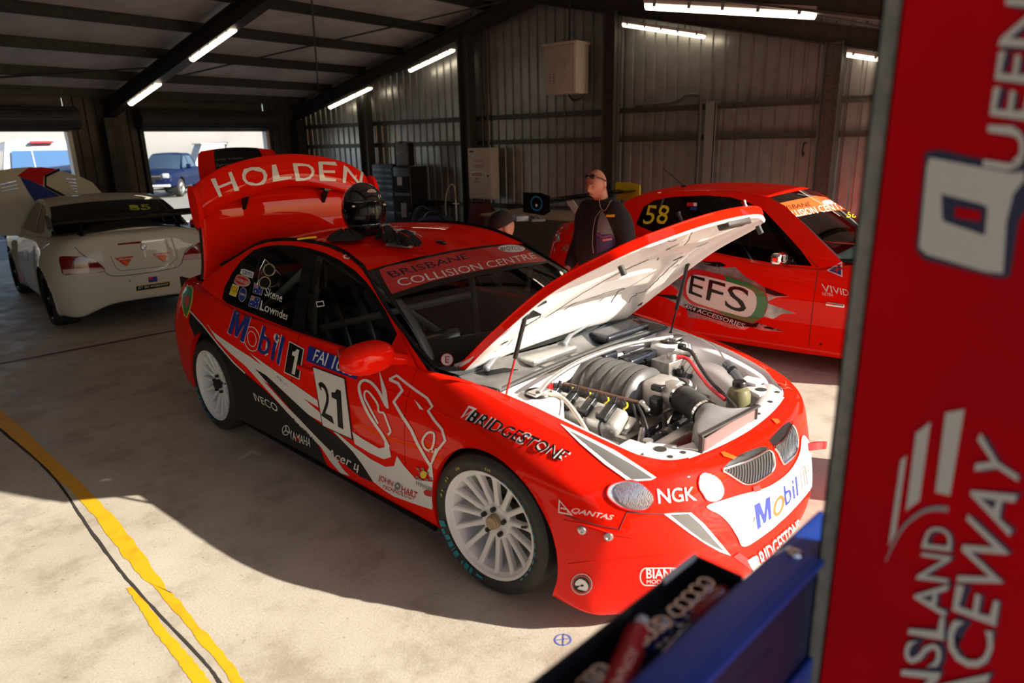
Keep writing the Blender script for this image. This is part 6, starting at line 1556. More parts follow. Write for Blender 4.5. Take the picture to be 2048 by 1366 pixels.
# raised bonnet with open louvres
hd = bpy.data.objects.new('bonnet', None); COL.objects.link(hd); hd.parent = bw
bpy.context.view_layer.update(); IB = bw.matrix_world.inverted()
h0, h1 = Vector((.92, 0, 1.0)), Vector((1.42, 0, 1.76)); hn = Vector((-(h1.z - h0.z), 0, h1.x - h0.x)).normalized(); hu = (h1 - h0).normalized()
def onhood(x, y):
    o = IB @ CAM_LOC; d = IB.to_3x3() @ sight(x, y); t = (h0 - o).dot(hn) / d.dot(hn); p = o + d * t; q = p - h0; return (q.y, q.dot(hu))
zq = Zc(0, 250, 9.106)
def hl(L): return [onhood(*p) for p in zq(L)]
out_h = [(.74, .0), (.76, .35), (.72, .62), (.62, .80), (.40, .89), (.1, .915), (-.1, .90), (-.34, .84), (-.52, .72), (-.66, .45), (-.70, .0)]
out_h = [onhood(*p) for p in [(-60, 470), (-60, 360), (-20, 343), (30, 336), (62, 334), (95, 338), (130, 344), (160, 353), (185, 365), (203, 385), (214, 402), (214, 470)]]
slots = [hl(L) for L in ([(10, 1062), (290, 995), (300, 1025), (14, 1090)], [(20, 1128), (310, 1062), (320, 1092), (24, 1155)], [(36, 1185), (325, 1125), (335, 1155), (45, 1205)], [(1200, 950), (1385, 970), (1395, 1005), (1208, 985)], [(1240, 1015), (1400, 1035), (1405, 1065), (1250, 1045)], [(1278, 1078), (1410, 1092), (1415, 1118), (1290, 1108)], [(1315, 1132), (1415, 1145), (1420, 1165), (1320, 1160)], [(1360, 1190), (1428, 1195), (1430, 1215), (1370, 1210)])]
def hood_sheet(loops, off):
    V, F = fill(loops); return [tuple(h0 + hu * v + Vector((0, u, 0)) + hn * off) for u, v in V], F
mb = MB(); mb.add(*hood_sheet([out_h] + slots, 0)); mb.add(*hood_sheet([out_h] + slots, -.02)); mb.build('hood_skin', M['bmw'], hd, smooth=False)
def hood_mark(n, L, m, off=.003): mb = MB(); mb.add(*hood_sheet([hl(L)], off)); return mb.build(n, M[m], hd, smooth=False)
hood_mark('hood_stripe', [(320, 920), (530, 778), (760, 768), (1035, 802), (800, 925), (785, 1115), (560, 1010), (370, 950)], 'sr'); hood_mark('hood_stripe', [(370, 955), (560, 1010), (790, 1125), (1120, 1310), (980, 1400), (640, 1400), (520, 1230), (430, 1070)], 'sb')
hood_mark('hood_stripe', stroke([(1085, 812), (830, 935), (830, 1118), (1190, 1305)], 48)[0], 'sk', .004)

# ---- red car with raised panel, behind
rc = thing('red_car', 'red car standing behind the open boot lid, its black-centred bonnet raised', 'car', (3.5, 7.26, 0), math.radians(72))
br, BR_ = shell(rc, ST58, ((1.36, .34, .37), (-1.40, .35, .37)), M['red']); decks(rc, BR_, (0, 45), M['red'], 'boot_lid')
cabin(rc, ys58, O58, [W58], R58, ([(.88, .72, .92), (1.02, .36, .95), (1.06, 0, .96)], [(.15, ys58(1.425), 1.425), (.23, .3, 1.448), (.26, 0, 1.455)], .015), ([(-1.62, .66, 1.09), (-1.74, .3, 1.10), (-1.78, 0, 1.105)], [(-1.25, ys58(1.355), 1.355), (-1.30, .3, 1.38), (-1.32, 0, 1.39)], .01), M['red'], M['dglass'])
for x in (1.38, -1.40):
    for s in (-1, 1): wheel_at(rc, x, s * .865, .33, s, 0, rim_m=M['steel_dark'], hubm='black', rr=.245, R=.33)
rp = bpy.data.objects.new('bonnet', None); COL.objects.link(rp); rp.parent = rc
rows = []
for t, hw, z0 in ((0, .72, 0), (.3, .72, .02), (.7, .70, .03), (.92, .66, .02), (1, .60, 0)): rows.append([(1.0 + .40 * t, f * hw, 1.0 + .92 * t + .05 * (1 - f * f) * (1 if t > .5 else .3)) for f in (-1, -.6, -.2, .2, .6, 1)])
RG = surf(rows, 26, 26); mb = MB(); mb.grid(pts(RG)); rskin = mb.build('bonnet_skin', M['red'], rp)
mb = MB(); mb.grid(pts(RG + np.array([-.004, 0, .002]))[6:], keep=lambda i, j: 5 <= j < 20); mb.build('bonnet_film', M['sk'], rp)
bpy.context.view_layer.update()
RS_ = Stick(rc, [o for o in rp.children if o.name.startswith('bonnet_film')])
zg = Zc(280, 250, 6.504)
word(RS_, 'lettering', 'COAST', zg([(1190, 505), (950, 505), (945, 545), (1190, 555)]), 'sgrey', .02, lift=.003)
word(RS_, 'lettering', 'FRAMES & TRUSSES', zg([(1340, 420), (920, 445), (915, 470), (1340, 440)]), 'sgrey', .02, lift=.003)

# ---- vehicles outside
ru = thing('pickup_truck', 'navy blue pickup truck parked in the sun outside the rear door', 'pickup truck', (12.9, 29.3, 0), math.radians(-136))
M['navy'] = paint('navy_paint', (.005, .011, .045))
def S4(x, w, zb, zt, yt, ly, lz): return [(x, w - .14, zb + .02), (x, w - .02, zb), (x, w, .60), (x, w + .02, .78), (x, w, .95), (x, w - .02, 1.06), (x, yt, zt), (x, ly, lz)]
STR = [[(-2.55, 0, .55), (-2.62, 0, .5), (-2.64, 0, .62), (-2.64, 0, .8), (-2.62, 0, .95), (-2.62, 0, 1.08), (-2.62, 0, 1.18), (-2.56, 0, 1.2)], S4(-2.55, .86, .5, 1.17, .84, .76, 1.2), S4(-1.6, .93, .46, 1.16, .88, .80, 1.2), S4(-.5, .93, .44, 1.14, .88, .82, 1.17), S4(.6, .93, .44, 1.14, .87, .80, 1.16), S4(1.5, .95, .46, 1.12, .87, .76, 1.15), S4(2.2, .92, .50, 1.05, .84, .72, 1.1),
       [(2.50, .70, .48), (2.55, .75, .46), (2.57, .78, .60), (2.57, .78, .78), (2.55, .77, .92), (2.52, .75, 1.0), (2.46, .72, 1.06), (2.36, .62, 1.10)], [(2.62, 0, .48), (2.68, 0, .46), (2.70, 0, .60), (2.70, 0, .78), (2.68, 0, .92), (2.64, 0, 1.02), (2.56, 0, 1.08), (2.44, 0, 1.12)]]
br_, BRr = shell(ru, STR, ((1.62, .40, .46), (-1.62, .40, .46)), M['navy'], 8, 3); decks(ru, BRr, (36, 65), M['navy'], 'bonnet', .04)
ysr = lambda z: .83 - .28 * (z - 1.15)
cabin(ru, ysr, [(1.05, 1.15), (-1.0, 1.18), (-.95, 1.5), (-.80, 1.78), (-.5, 1.83), (.1, 1.83), (.35, 1.76), (.75, 1.45)], [[(.85, 1.22), (-.02, 1.23), (-.02, 1.72), (.2, 1.73), (.45, 1.56)], [(-.10, 1.23), (-.85, 1.24), (-.80, 1.5), (-.70, 1.72), (-.10, 1.74)]], [(.35, 1.76, .42, 1.80), (.1, 1.83, .12, 1.87), (-.5, 1.83, -.5, 1.87), (-.80, 1.78, -.85, 1.82)], ([(1.05, .76, 1.16), (1.22, .4, 1.19), (1.26, 0, 1.20)], [(.35, ysr(1.76), 1.76), (.40, .3, 1.79), (.42, 0, 1.80)], .012), ([(-1.0, .78, 1.18), (-1.0, .4, 1.2), (-1.0, 0, 1.2)], [(-.80, ysr(1.78), 1.78), (-.84, .3, 1.81), (-.85, 0, 1.82)], 0), M['navy'], mat('blue_sky_glass', (.03, .05, .08), .05, coat=1))
for x in (1.62, -1.62):
    for s in (-1, 1): wheel_at(ru, x, s * .92, .39, s, 0, rim_m=M['alu'], hubm='black', rr=.25, R=.39, spokes=6)
mb = MB(); mb.rbox((2.64, 0, .88), (.10, 1.05, .26), .03); mb.build('grille', M['black'], ru)
mb = MB(); mb.rbox((2.69, 0, .92), (.03, .9, .03), .01); mb.lathe([(0, .02), (.10, .015), (.10, 0)], 20, Matrix.Translation((2.70, 0, .90)) @ Matrix.Rotation(PI / 2, 4, 'Y'), 'z'); mb.build('grille_bar', M['chrome'], ru)
mb = MB(); mb.rbox((2.60, 0, .52), (.24, 1.6, .10), .04); mb.build('bumper_bar', M['ltgrey'], ru)
mb = MB(); mb.bx((2.70, -.26, .66), (2.715, .26, .77)); mb.build('number_plate', M['black'], ru, smooth=False)
for s in (-1, 1):
    mb = MB(); mb.rbox((2.55, s * .66, .93), (.16, .26, .20), .04); mb.build('headlight', M['lens'], ru)
    mb = MB(); mb.rbox((.62, s * 1.0, 1.27), (.10, .20, .20), .04); mb.build('door_mirror', M['navy'], ru)
ut = thing('white_ute', 'white utility vehicle with a canopy seen from behind through the left doorway', 'utility vehicle', (3.85, 18.3, 0), math.radians(78)); ut.scale = (1.12, 1.12, 1.12)
UGL = mat('reflecting_blue_glass', (.05, .13, .28), .08, coat=1)
ub, UB = shell(ut, STR, ((1.62, .40, .46), (-1.62, .40, .46)), M['white'], 8, 3); decks(ut, UB, (0, 65), M['white'], 'bonnet', .03)
cabin(ut, ysr, [(1.05, 1.15), (-2.5, 1.18), (-2.45, 1.5), (-2.30, 1.90), (-1.9, 1.98), (.1, 1.90), (.35, 1.80), (.75, 1.45)], [[(.85, 1.22), (-.02, 1.23), (-.02, 1.76), (.2, 1.75), (.45, 1.56)], [(-.12, 1.23), (-.95, 1.24), (-.95, 1.78), (-.12, 1.78)], [(-1.15, 1.30), (-2.25, 1.32), (-2.10, 1.78), (-1.15, 1.82)]], [(.35, 1.80, .42, 1.86), (.1, 1.90, .12, 1.95), (-1.9, 1.98, -1.9, 2.06), (-2.30, 1.90, -2.36, 1.96)], ([(1.05, .76, 1.16), (1.22, .4, 1.19), (1.26, 0, 1.20)], [(.35, ysr(1.80), 1.80), (.40, .3, 1.84), (.42, 0, 1.86)], .012), ([(-2.5, .80, 1.18), (-2.55, .4, 1.2), (-2.56, 0, 1.2)], [(-2.30, ysr(1.90), 1.90), (-2.34, .3, 1.94), (-2.36, 0, 1.96)], 0), M['white'], UGL)
for o in list(ut.children):
    if o.name.startswith('rear_window'): o.name = 'tailgate'; o.data.materials[0] = M['white']
rows = [[(-2.53, y, 1.32) for y in (-.62, 0, .62)], [(-2.40, y, 1.80) for y in (-.54, 0, .54)]]
mb = MB(); mb.grid(rows); mb.grid([[(p[0] - .008, p[1], p[2]) for p in r] for r in rows]); mb.build('rear_window', UGL, ut)
for x in (1.62, -1.62):
    for s in (-1, 1): wheel_at(ut, x, s * .92, .39, s, 0, rim_m=M['alu'], hubm='black', rr=.25, R=.39, spokes=6)
mb = MB(); mb.rbox((-2.44, 0, 1.96), (.12, .42, .05), .02); mb.build('brake_lamp', mat('brake_lamp', (.5, .05, .06), .2), ut)
mb = MB()
mb.box((-2.475, .2, 1.56), (.02, .015, .50), R=Matrix.Rotation(.26, 3, 'Y'))
mb.build('window_bar', M['white'], ut, smooth=False)
# buildings and trailers in the yard
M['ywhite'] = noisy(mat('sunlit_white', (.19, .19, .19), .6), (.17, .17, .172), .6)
def yard_box(name, label, cat, a, b, m='ywhite', extra=None):
    t = thing(name, label, cat, ((a[0] + b[0]) / 2, (a[1] + b[1]) / 2, 0)); hx, hy = (b[0] - a[0]) / 2, (b[1] - a[1]) / 2
    mb = MB(); mb.rbox((0, 0, (a[2] + b[2]) / 2), (2 * hx, 2 * hy, b[2] - a[2]), .06); mb.build('body', M[m], t)
    mb = MB(); mb.bx((-hx - .02, -hy - .02, b[2] - .02), (hx + .02, hy + .02, b[2] + .08)); mb.build('roof_edge', M['ltgrey'], t, smooth=False)
    if a[2] > .2:
        for sx in (-.6, .6):
            for sy in (-1, 1):
                w = MB(); w.lathe([(0, .0), (.42, 0), (.45, -.03), (.45, -.24), (0, -.26)], 24, Matrix.Translation((sx * hx, sy * hy, .45)) @ (Matrix.Identity(4) if sy > 0 else Matrix.Rotation(PI, 4, 'Z'))); w.build('wheel', M['rubber'], t)
    return t
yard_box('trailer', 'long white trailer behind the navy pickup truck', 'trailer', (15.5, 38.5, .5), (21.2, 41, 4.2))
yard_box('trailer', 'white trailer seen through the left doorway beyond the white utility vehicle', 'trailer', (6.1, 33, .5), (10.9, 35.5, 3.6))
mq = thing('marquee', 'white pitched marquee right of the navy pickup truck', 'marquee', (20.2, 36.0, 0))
mb = MB(); mb.prism([(-1.6, 1.55), (-1.1, 2.35), (2.4, 2.35), (2.4, 1.55)], -1.2, 1.2, axis='y'); mb.build('roof', M['ywhite'], mq, smooth=False)
mb = MB(); mb.bx((-1.5, 1.0, 0), (2.35, 1.15, 1.56)); mb.build('wall', noisy(mat('marquee_wall', (.50, .46, .40), .7), (.45, .42, .37), 1), mq, smooth=False)
for x in (-1.5, 2.3):
    mb = MB(); mb.bx((x - .04, -1.1, 0), (x + .04, -1.02, 1.56)); mb.build('post', M['ltgrey'], mq, smooth=False)
gp = thing('grey_shelter', 'pale grey sloping shelter end between trailer and marquee', 'shelter', (17.6, 34.6, 0))
mb = MB(); mb.prism([(-.9, 0), (-.9, 1.3), (-.4, 2.25), (.9, 2.25), (.9, 0)], -.4, .4, axis='y'); mb.build('panel', mat('pale_grey_panel', (.42, .44, .45), .5), gp, smooth=False)
mb = MB(); mb.bx((-.5, -.5, 2.25), (1.0, .5, 2.30)); mb.build('cap', M['ltgrey'], gp, smooth=False)
fn = thing('mesh_fence', 'pale mesh fence with dark posts seen through the left doorway', 'fence', (3.3, 31.5, 0))
for x in (-2.2, -1.0, .2, 1.35):
    mb = MB(); mb.bx((x - .06, -.06, 0), (x + .06, .06, 3.3)); mb.build('post', M['steel_dark'], fn, smooth=False)
mb = MB()
for k in range(30): mb.bx((-2.2 + .123 * k - .012, -.012, .3), (-2.2 + .123 * k + .012, .012, 3.1))
for k in range(9): mb.bx((-2.2, -.012, .3 + .35 * k), (1.35, .012, .325 + .35 * k))
mb.build('mesh_panel', M['ltgrey'], fn, smooth=False)
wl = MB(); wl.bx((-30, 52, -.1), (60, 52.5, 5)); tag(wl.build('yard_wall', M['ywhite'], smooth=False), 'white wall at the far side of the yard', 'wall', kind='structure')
# ================================================================ people
def skin(nodes, edges, lv=2):
    """one continuous tapered surface grown around a skeleton; nodes = [(co, r)] or [(co, rx, ry)]"""
    me = bpy.data.meshes.new('tmp'); me.from_pydata([n[0] for n in nodes], edges, [])
    o = bpy.data.objects.new('tmp', me); COL.objects.link(o)
    sm = o.modifiers.new('s', 'SKIN'); sb = o.modifiers.new('u', 'SUBSURF'); sb.levels = lv; sb.render_levels = lv
    for i, n in enumerate(nodes):
        v = me.skin_vertices[0].data[i]; v.radius = (n[1], n[2] if len(n) > 2 else n[1]); v.use_root = (i == 0)
    bpy.context.view_layer.update()
    e = bpy.data.meshes.new_from_object(o.evaluated_get(bpy.context.evaluated_depsgraph_get()))
    V = [v.co.copy() for v in e.vertices]; F = [tuple(p.vertices) for p in e.polygons]
    bpy.data.objects.remove(o); bpy.data.meshes.remove(me); bpy.data.meshes.remove(e)
    return V, F
def chain(*idx): return [(idx[i], idx[i + 1]) for i in range(len(idx) - 1)]
def hand(side, curl=.5):
    """fingers along -z, thumb forward (+x); palm faces inwards"""
    N = [((0, 0, 0), .028, .022), ((.004, 0, -.045), .034, .016), ((.006, 0, -.085), .036, .014)]; E = [(0, 1), (1, 2)]
    for k, (x, L) in enumerate(((.030, .072), (.011, .082), (-.008, .076), (-.026, .060))):
        b = len(N); N.append(((x, 0, -.092), .0095))
        y = 0; z = -.092; a = 0
        for j in range(3):
            a += curl * (.35 + .12 * k * .5); y += -side * math.sin(a) * L / 3; z -= math.cos(a) * L / 3; N.append(((x - .002 * j, y, z), .0088 - .0008 * j))
        E += [(2, b)] + chain(b, b + 1, b + 2, b + 3)
    b = len(N); N += [((.030, -side * .006, -.035), .0115), ((.050, -side * .014, -.060), .0105), ((.058, -side * .020, -.085), .009)]; E += [(1, b)] + chain(b, b + 1, b + 2)
    return N, E
def head_mesh(scale=1.0):
    n, m_ = 48, 40; V = []; F = []
    def gs(a, b, s): return math.exp(-(a * a + b * b) / (2 * s * s))
    for i in range(m_ + 1):
        t = PI * i / m_
        for j in range(n):
            a = 2 * PI * j / n; dx, dy, dz = math.sin(t) * math.cos(a), math.sin(t) * math.sin(a), math.cos(t)
            x, y, z = .100 * dx, .077 * dy, .118 * dz
            if dz < 0: y *= 1 - .22 * dz * dz; x = x * (1 - .10 * dz * dz) + (.012 * -dz if dx > 0 else .03 * -dz)
            if dx < 0: x *= 1.0 + .05 * dz
            f = max(dx, 0)
            if f > 0:
                x -= .010 * (1 - abs(dy)) * f * (1 if abs(dz) < .6 else 0) * .4
                x += .026 * gs(dy / .16, (dz + .16) / .16, 1) * f + .014 * gs(dy / .10, (dz - .02) / .18, 1) * f          # nose
                x += .007 * gs((abs(dy) - .28) / .22, (dz - .20) / .09, 1) * f                                    # brow
                x -= .011 * gs((abs(dy) - .30) / .14, (dz - .06) / .09, 1) * f                                    # eye sockets
                x += .006 * gs((abs(dy) - .38) / .18, (dz + .15) / .14, 1) * f                                    # cheeks
                x += .008 * gs(dy / .22, (dz + .46) / .05, 1) * f - .006 * gs(dy / .22, (dz + .54) / .025, 1) * f + .007 * gs(dy / .20, (dz + .61) / .05, 1) * f    # lips
                x += .012 * gs(dy / .25, (dz + .84) / .14, 1) * f                                                  # chin
            V.append((x * scale, y * scale, z * scale))
    for i in range(m_):
        for j in range(n): F.append((i * n + j, i * n + (j + 1) % n, (i + 1) * n + (j + 1) % n, (i + 1) * n + j))
    return V, F
def add_head(mb, Mh):
    mb.add(*head_mesh(), Mh)
    for s in (-1, 1):
        for (c, r) in (((-.012, s * .079, -.005), (.022, .008, .032)), ((-.004, s * .082, -.022), (.010, .008, .014))): mb.sphere(c, r, 14, 8, Mh)
def face_parts(root, Mh):
    for s in (-1, 1):
        mb = MB(); mb.sphere((.0755, s * .027, .010), .0115, 14, 10, Mh); mb.build('eye', M['white'], root)
        mb = MB(); mb.sphere((.0855, s * .027, .008), .0040, 10, 8, Mh); mb.build('iris', mat('iris_brown', (.05, .03, .02), .2), root)
        mb = MB(); mb.tube([Mh @ Vector(p) for p in ((.098, s * .013, .028), (.096, s * .03, .034), (.086, s * .046, .030))], [.003, .0042, .002], 8); mb.build('eyebrow', mat('brow_brown', (.16, .08, .05), .8), root)
        mb = MB(); mb.tube([Mh @ Vector(p) for p in ((.087, s * .016, .0165), (.0885, s * .027, .0175), (.082, s * .040, .015))], [.003, .0048, .003], 8); mb.build('eyelid', M['skin'], root)
    mb = MB(); mb.tube([Mh @ Vector(p) for p in ((.094, -.026, -.062), (.110, -.010, -.060), (.111, .010, -.060), (.094, .026, -.062))], [.002, .0042, .0042, .002], 8); mb.build('lips', mat('lip', (.36, .11, .09), .5), root)

man = thing('person', 'bald man in a black hoodie, sunglasses on his head, beside the raised bonnet', 'person', (2.15, .05, 0), math.radians(166))
def fuse(mb, voxel, smooth_n=6):
    """joins overlapping volumes into one continuous surface"""
    me = bpy.data.meshes.new('tmp'); me.from_pydata([tuple(v) for v in mb.v], [], mb.f)
    o = bpy.data.objects.new('tmp', me); COL.objects.link(o)
    r = o.modifiers.new('r', 'REMESH'); r.mode = 'VOXEL'; r.voxel_size = voxel
    k = o.modifiers.new('k', 'SMOOTH'); k.factor = .5; k.iterations = smooth_n
    bpy.context.view_layer.update()
    e = bpy.data.meshes.new_from_object(o.evaluated_get(bpy.context.evaluated_depsgraph_get()))
    out = MB(); out.add([v.co.copy() for v in e.vertices], [tuple(p.vertices) for p in e.polygons])
    bpy.data.objects.remove(o); bpy.data.meshes.remove(me); bpy.data.meshes.remove(e)
    return out
def rings(mb, R, n=32):
    """closed trunk through ellipses (x, y, z, half depth, half width)"""
    F = [tuple(p) for p in cr1(np.array(R, float), np.linspace(0, len(R) - 1, 6 * len(R)))]
    vs = []; fs = []
    for (x, y, z, rx, ry) in F: vs += [(x + rx * math.copysign(abs(math.cos(a)) ** .85, math.cos(a)), y + ry * math.copysign(abs(math.sin(a)) ** .85, math.sin(a)), z) for a in np.linspace(0, 2 * PI, n, endpoint=False)]
    k = len(F)
    for i in range(k - 1):
        for j in range(n): fs.append((i * n + j, i * n + (j + 1) % n, (i + 1) * n + (j + 1) % n, (i + 1) * n + j))
    fs.append(tuple(range(n - 1, -1, -1))); fs.append(tuple(range((k - 1) * n, k * n)))
    return mb.add(vs, fs)
def limb(mb, P, n=22, m=16):
    C = cr1(np.array([(*p[0], p[1]) for p in P], float), np.linspace(0, len(P) - 1, n))
    mb.tube([tuple(c[:3]) for c in C], [float(c[3]) for c in C], m)
    for c in (C[0], C[-1]): mb.sphere(tuple(c[:3]), float(c[3]), m, 10)
    return mb
def arm(s, k=0.0): return [((-.01, s * .160, 1.365), .062 + k), ((-.025, s * .228, 1.28), .060 + k), ((-.035, s * .268, 1.13), .050 + k), ((.03, s * .278, 1.0), .044 + k), ((.10, s * .272, .895), .033 + k)]
def leg(s, k=0.0): return [((0, s * .095, .88), .095 + k), ((.01, s * .10, .68), .080 + k), ((.02, s * .105, .50), .062 + k), ((-.01, s * .108, .30), .058 + k), ((-.02, s * .112, .09), .042 + k)]
mb = MB(); rings(mb, [(0, 0, .86, .09, .13), (.015, 0, 1.0, .105, .14), (.01, 0, 1.18, .105, .145), (0, 0, 1.30, .095, .15), (-.01, 0, 1.37, .07, .12), (-.005, 0, 1.43, .06, .068), (.01, 0, 1.50, .060, .060), (.03, 0, 1.56, .060, .058)])
Mh = Matrix.Translation((.055, .0, 1.590)) @ Matrix.Rotation(math.radians(8), 4, 'Z') @ Matrix.Rotation(math.radians(15), 4, 'Y')
for s in (-1, 1):
    limb(mb, arm(s)); limb(mb, leg(s)); limb(mb, [((-.03, s * .112, .05), .04), ((.06, s * .118, .045), .04), ((.14, s * .13, .035), .033)])
    N, E = hand(s, .6); mb.add(*skin(N, E), Matrix.Translation((.105, s * .272, .885)) @ Matrix.Rotation(-.55, 4, 'Y'))
add_head(mb, Mh)
mb = fuse(mb, .0052, 4); mb.build('body', M['skin'], man, angle=180); face_parts(man, Mh)
mb = MB(); rings(mb, [(0, 0, .80, .130, .185), (.015, 0, .90, .150, .198), (.03, 0, 1.04, .165, .205), (.02, 0, 1.20, .152, .202), (.0, 0, 1.31, .128, .198), (-.012, 0, 1.385, .098, .160), (-.015, 0, 1.43, .085, .105), (-.02, 0, 1.462, .078, .085)])
for s in (-1, 1): limb(mb, [((p[0][0], p[0][1], p[0][2]), p[1] + (.028 if i < 3 else .022)) for i, p in enumerate(arm(s))])
mb = fuse(mb, .010, 8); hoodie = mb.build('hoodie', M['cloth_black'], man, angle=180)
mb = MB(); rings(mb, [(0, 0, .78, .120, .175), (0, 0, .86, .132, .178), (0, 0, .95, .135, .18)])
for s in (-1, 1): limb(mb, leg(s, .02))
mb = fuse(mb, .011, 6); mb.build('trousers', mat('dark_trousers', (.02, .022, .03), .9), man, angle=180)
for s in (-1, 1):
    mb = MB(); mb.add(*skin([((-.05, s * .116, .055), .05, .045), ((.03, s * .12, .05), .052, .044), ((.15, s * .135, .04), .045, .034)], chain(0, 1, 2))); mb.build('shoe', M['rubber'], man)
mb = MB(); mb.tube([(-.05 + .075 * math.cos(k * PI / 8), .085 * math.sin(k * PI / 8), 1.455 - .02 * math.cos(k * PI / 8)) for k in range(16)], .026, 10, closed=True); mb.build('hood_collar', M['cloth_black'], man)
sg = bpy.data.objects.new('sunglasses', None); COL.objects.link(sg); sg.parent = man
for s in (-1, 1):
    mb = MB(); mb.sphere((.076, s * .032, .088), (.012, .031, .021), 16, 10, Mh); mb.build('lens', mat('sunglass_lens', (.015, .02, .035), .05, coat=1), sg)
    mb = MB(); mb.tube([Mh @ Vector(p) for p in ((.070, s * .062, .086), (.03, s * .082, .060), (-.03, s * .083, .015))], .0042, 8); mb.build('temple', M['black'], sg)
mb = MB(); mb.tube([Mh @ Vector(p) for p in ((.085, -.01, .092), (.088, 0, .096), (.085, .01, .092))], .004, 8); mb.build('bridge', M['black'], sg)
HS = Stick(man, [hoodie]); zm = Zc(1040, 310, 5.39)
def onm(n, L, m, lift): return HS.put(n, fill([zm(L)]), m, step=5, lift=lift)
onm('tee_shirt', [(878, 590), (930, 660), (985, 800), (1040, 960), (960, 1010), (830, 1060), (822, 900), (842, 720)], mat('grey_tee', (.17, .155, .15), .8), .006)
onm('tee_print', [(825, 830), (880, 860), (960, 850), (1010, 880), (1040, 960), (960, 1010), (830, 1060), (822, 920)], mat('purple_print', (.05, .03, .09), .8), .009)
onm('tee_print', stroke([(828, 850), (890, 890), (960, 870), (1015, 890)], 18)[0], mat('mauve_print', (.20, .05, .14), .8), .011)
onm('tee_print', stroke([(890, 920), (985, 905)], 22)[0], M['redtxt'], .012)
onm('name_patch', [(935, 642), (1028, 642), (1022, 668), (932, 668)], M['sy'], .006)
onm('hoodie_zip', stroke([(868, 600), (815, 680), (790, 800), (782, 960), (795, 1060)], 6)[0], M['ltgrey'], .004)
q = [HS.hit(x, y) for x, y in sm2(zm([(1032, 372), (1010, 440), (985, 490), (950, 565), (925, 598), (905, 605), (885, 590), (868, 555), (860, 500), (858, 465)]), 40)]
mb = MB(); mb.tube([h[0] + h[1] * .008 for h in q if h], .0045, 6); mb.build('neck_chain', mat('silver_chain', (.6, .5, .4), .3, .9), man)

kn = thing('person', 'person kneeling behind the race car roof in a black cap with a red peak', 'person', (1.66, .39, 0), math.radians(140)); kn.scale = (1.06, 1.06, 1.06)
N = [((0, 0, .50), .15, .13), ((.05, 0, .66), .155, .13), ((.12, 0, .84), .155, .12), ((.17, 0, .96), .12, .09), ((.20, 0, 1.04), .06), ((.235, 0, 1.10), .056)]; E = chain(0, 1, 2, 3, 4, 5)
for s in (-1, 1):
    b = len(N); N += [((.16, s * .17, .955), .075), ((.22, s * .22, .80), .058), ((.27, s * .22, .68), .05), ((.38, s * .14, .66), .036)]; E += [(3, b)] + chain(b, b + 1, b + 2, b + 3)
    b = len(N); N += [((.02, s * .11, .45), .10), ((.26, s * .14, .34), .075), ((.36, s * .14, .12), .06), ((.10, s * .14, .07), .055), ((-.12, s * .14, .06), .045), ((-.24, s * .14, .05), .04)]; E += [(0, b)] + chain(b, b + 1, b + 2, b + 3, b + 4, b + 5)
mb = MB(); mb.add(*skin(N, E)); Mk = Matrix.Translation((.262, 0, 1.185)) @ Matrix.Rotation(math.radians(22), 4, 'Y'); add_head(mb, Mk)
for s in (-1, 1): mb.add(*skin(*hand(s, .7)), Matrix.Translation((.385, s * .14, .66)) @ Matrix.Rotation(-1.4, 4, 'Y'))
mb.build('body', M['skin'], kn, angle=80); face_parts(kn, Mk)
N2 = [(n[0],) + tuple(r + .016 for r in n[1:]) for n in N]
keepi = [0, 1, 2, 3, 4, 6, 7, 8, 16, 17, 18]
N3 = [N2[i] for i in (0, 1, 2, 3)]; E3 = chain(0, 1, 2, 3)
for s in (-1, 1):
    b = len(N3); N3 += [((.16, s * .17, .955), .093), ((.22, s * .22, .80), .076), ((.27, s * .22, .69), .066), ((.36, s * .15, .665), .052)]; E3 += [(3, b)] + chain(b, b + 1, b + 2, b + 3)
mb = MB(); mb.add(*skin(N3, E3)); mb.build('jumper', M['cloth_black'], kn, angle=80)
N3 = [((0, 0, .50), .165, .145)]; E3 = []
for s in (-1, 1):
    b = len(N3); N3 += [((.02, s * .11, .45), .115), ((.26, s * .14, .34), .09), ((.36, s * .14, .125), .075), ((.10, s * .14, .085), .07), ((-.12, s * .14, .075), .06)]; E3 += [(0, b)] + chain(b, b + 1, b + 2, b + 3, b + 4)
mb = MB(); mb.add(*skin(N3, E3)); mb.build('trousers', mat('dark_work_trousers', (.015, .015, .018), .9), kn, angle=80)
cp = bpy.data.objects.new('cap', None); COL.objects.link(cp); cp.parent = kn
rows = []
for i in range(13):
    t = PI / 2 * i / 12; rows.append([((.106 * math.sin(t + .12) if i else 0) * math.cos(2 * PI * j / 32) - .004, (.088 * math.sin(t + .12) if i else 0) * math.sin(2 * PI * j / 32), .025 + .112 * math.cos(t)) for j in range(33)])
mb = MB(); mb.grid(rows, Mk); mb.build('crown', mat('cap_black', (.018, .008, .010), .8), cp)
rows = []
for i in range(7):
    f = i / 6; rows.append([(.080 + .085 * f * math.cos(a) * (1 if abs(a) < 1.2 else .9) + .02 * math.cos(a), .088 * math.sin(a) * (1 - .12 * f), .030 - .018 * f - .02 * (math.sin(a) ** 2)) for a in np.linspace(-1.25, 1.25, 15)])
mb = MB(); mb.grid(rows, Mk); mb.grid([[(p[0], p[1], p[2] - .004) for p in r] for r in rows], Mk); mb.build('peak', M['sr'], cp)

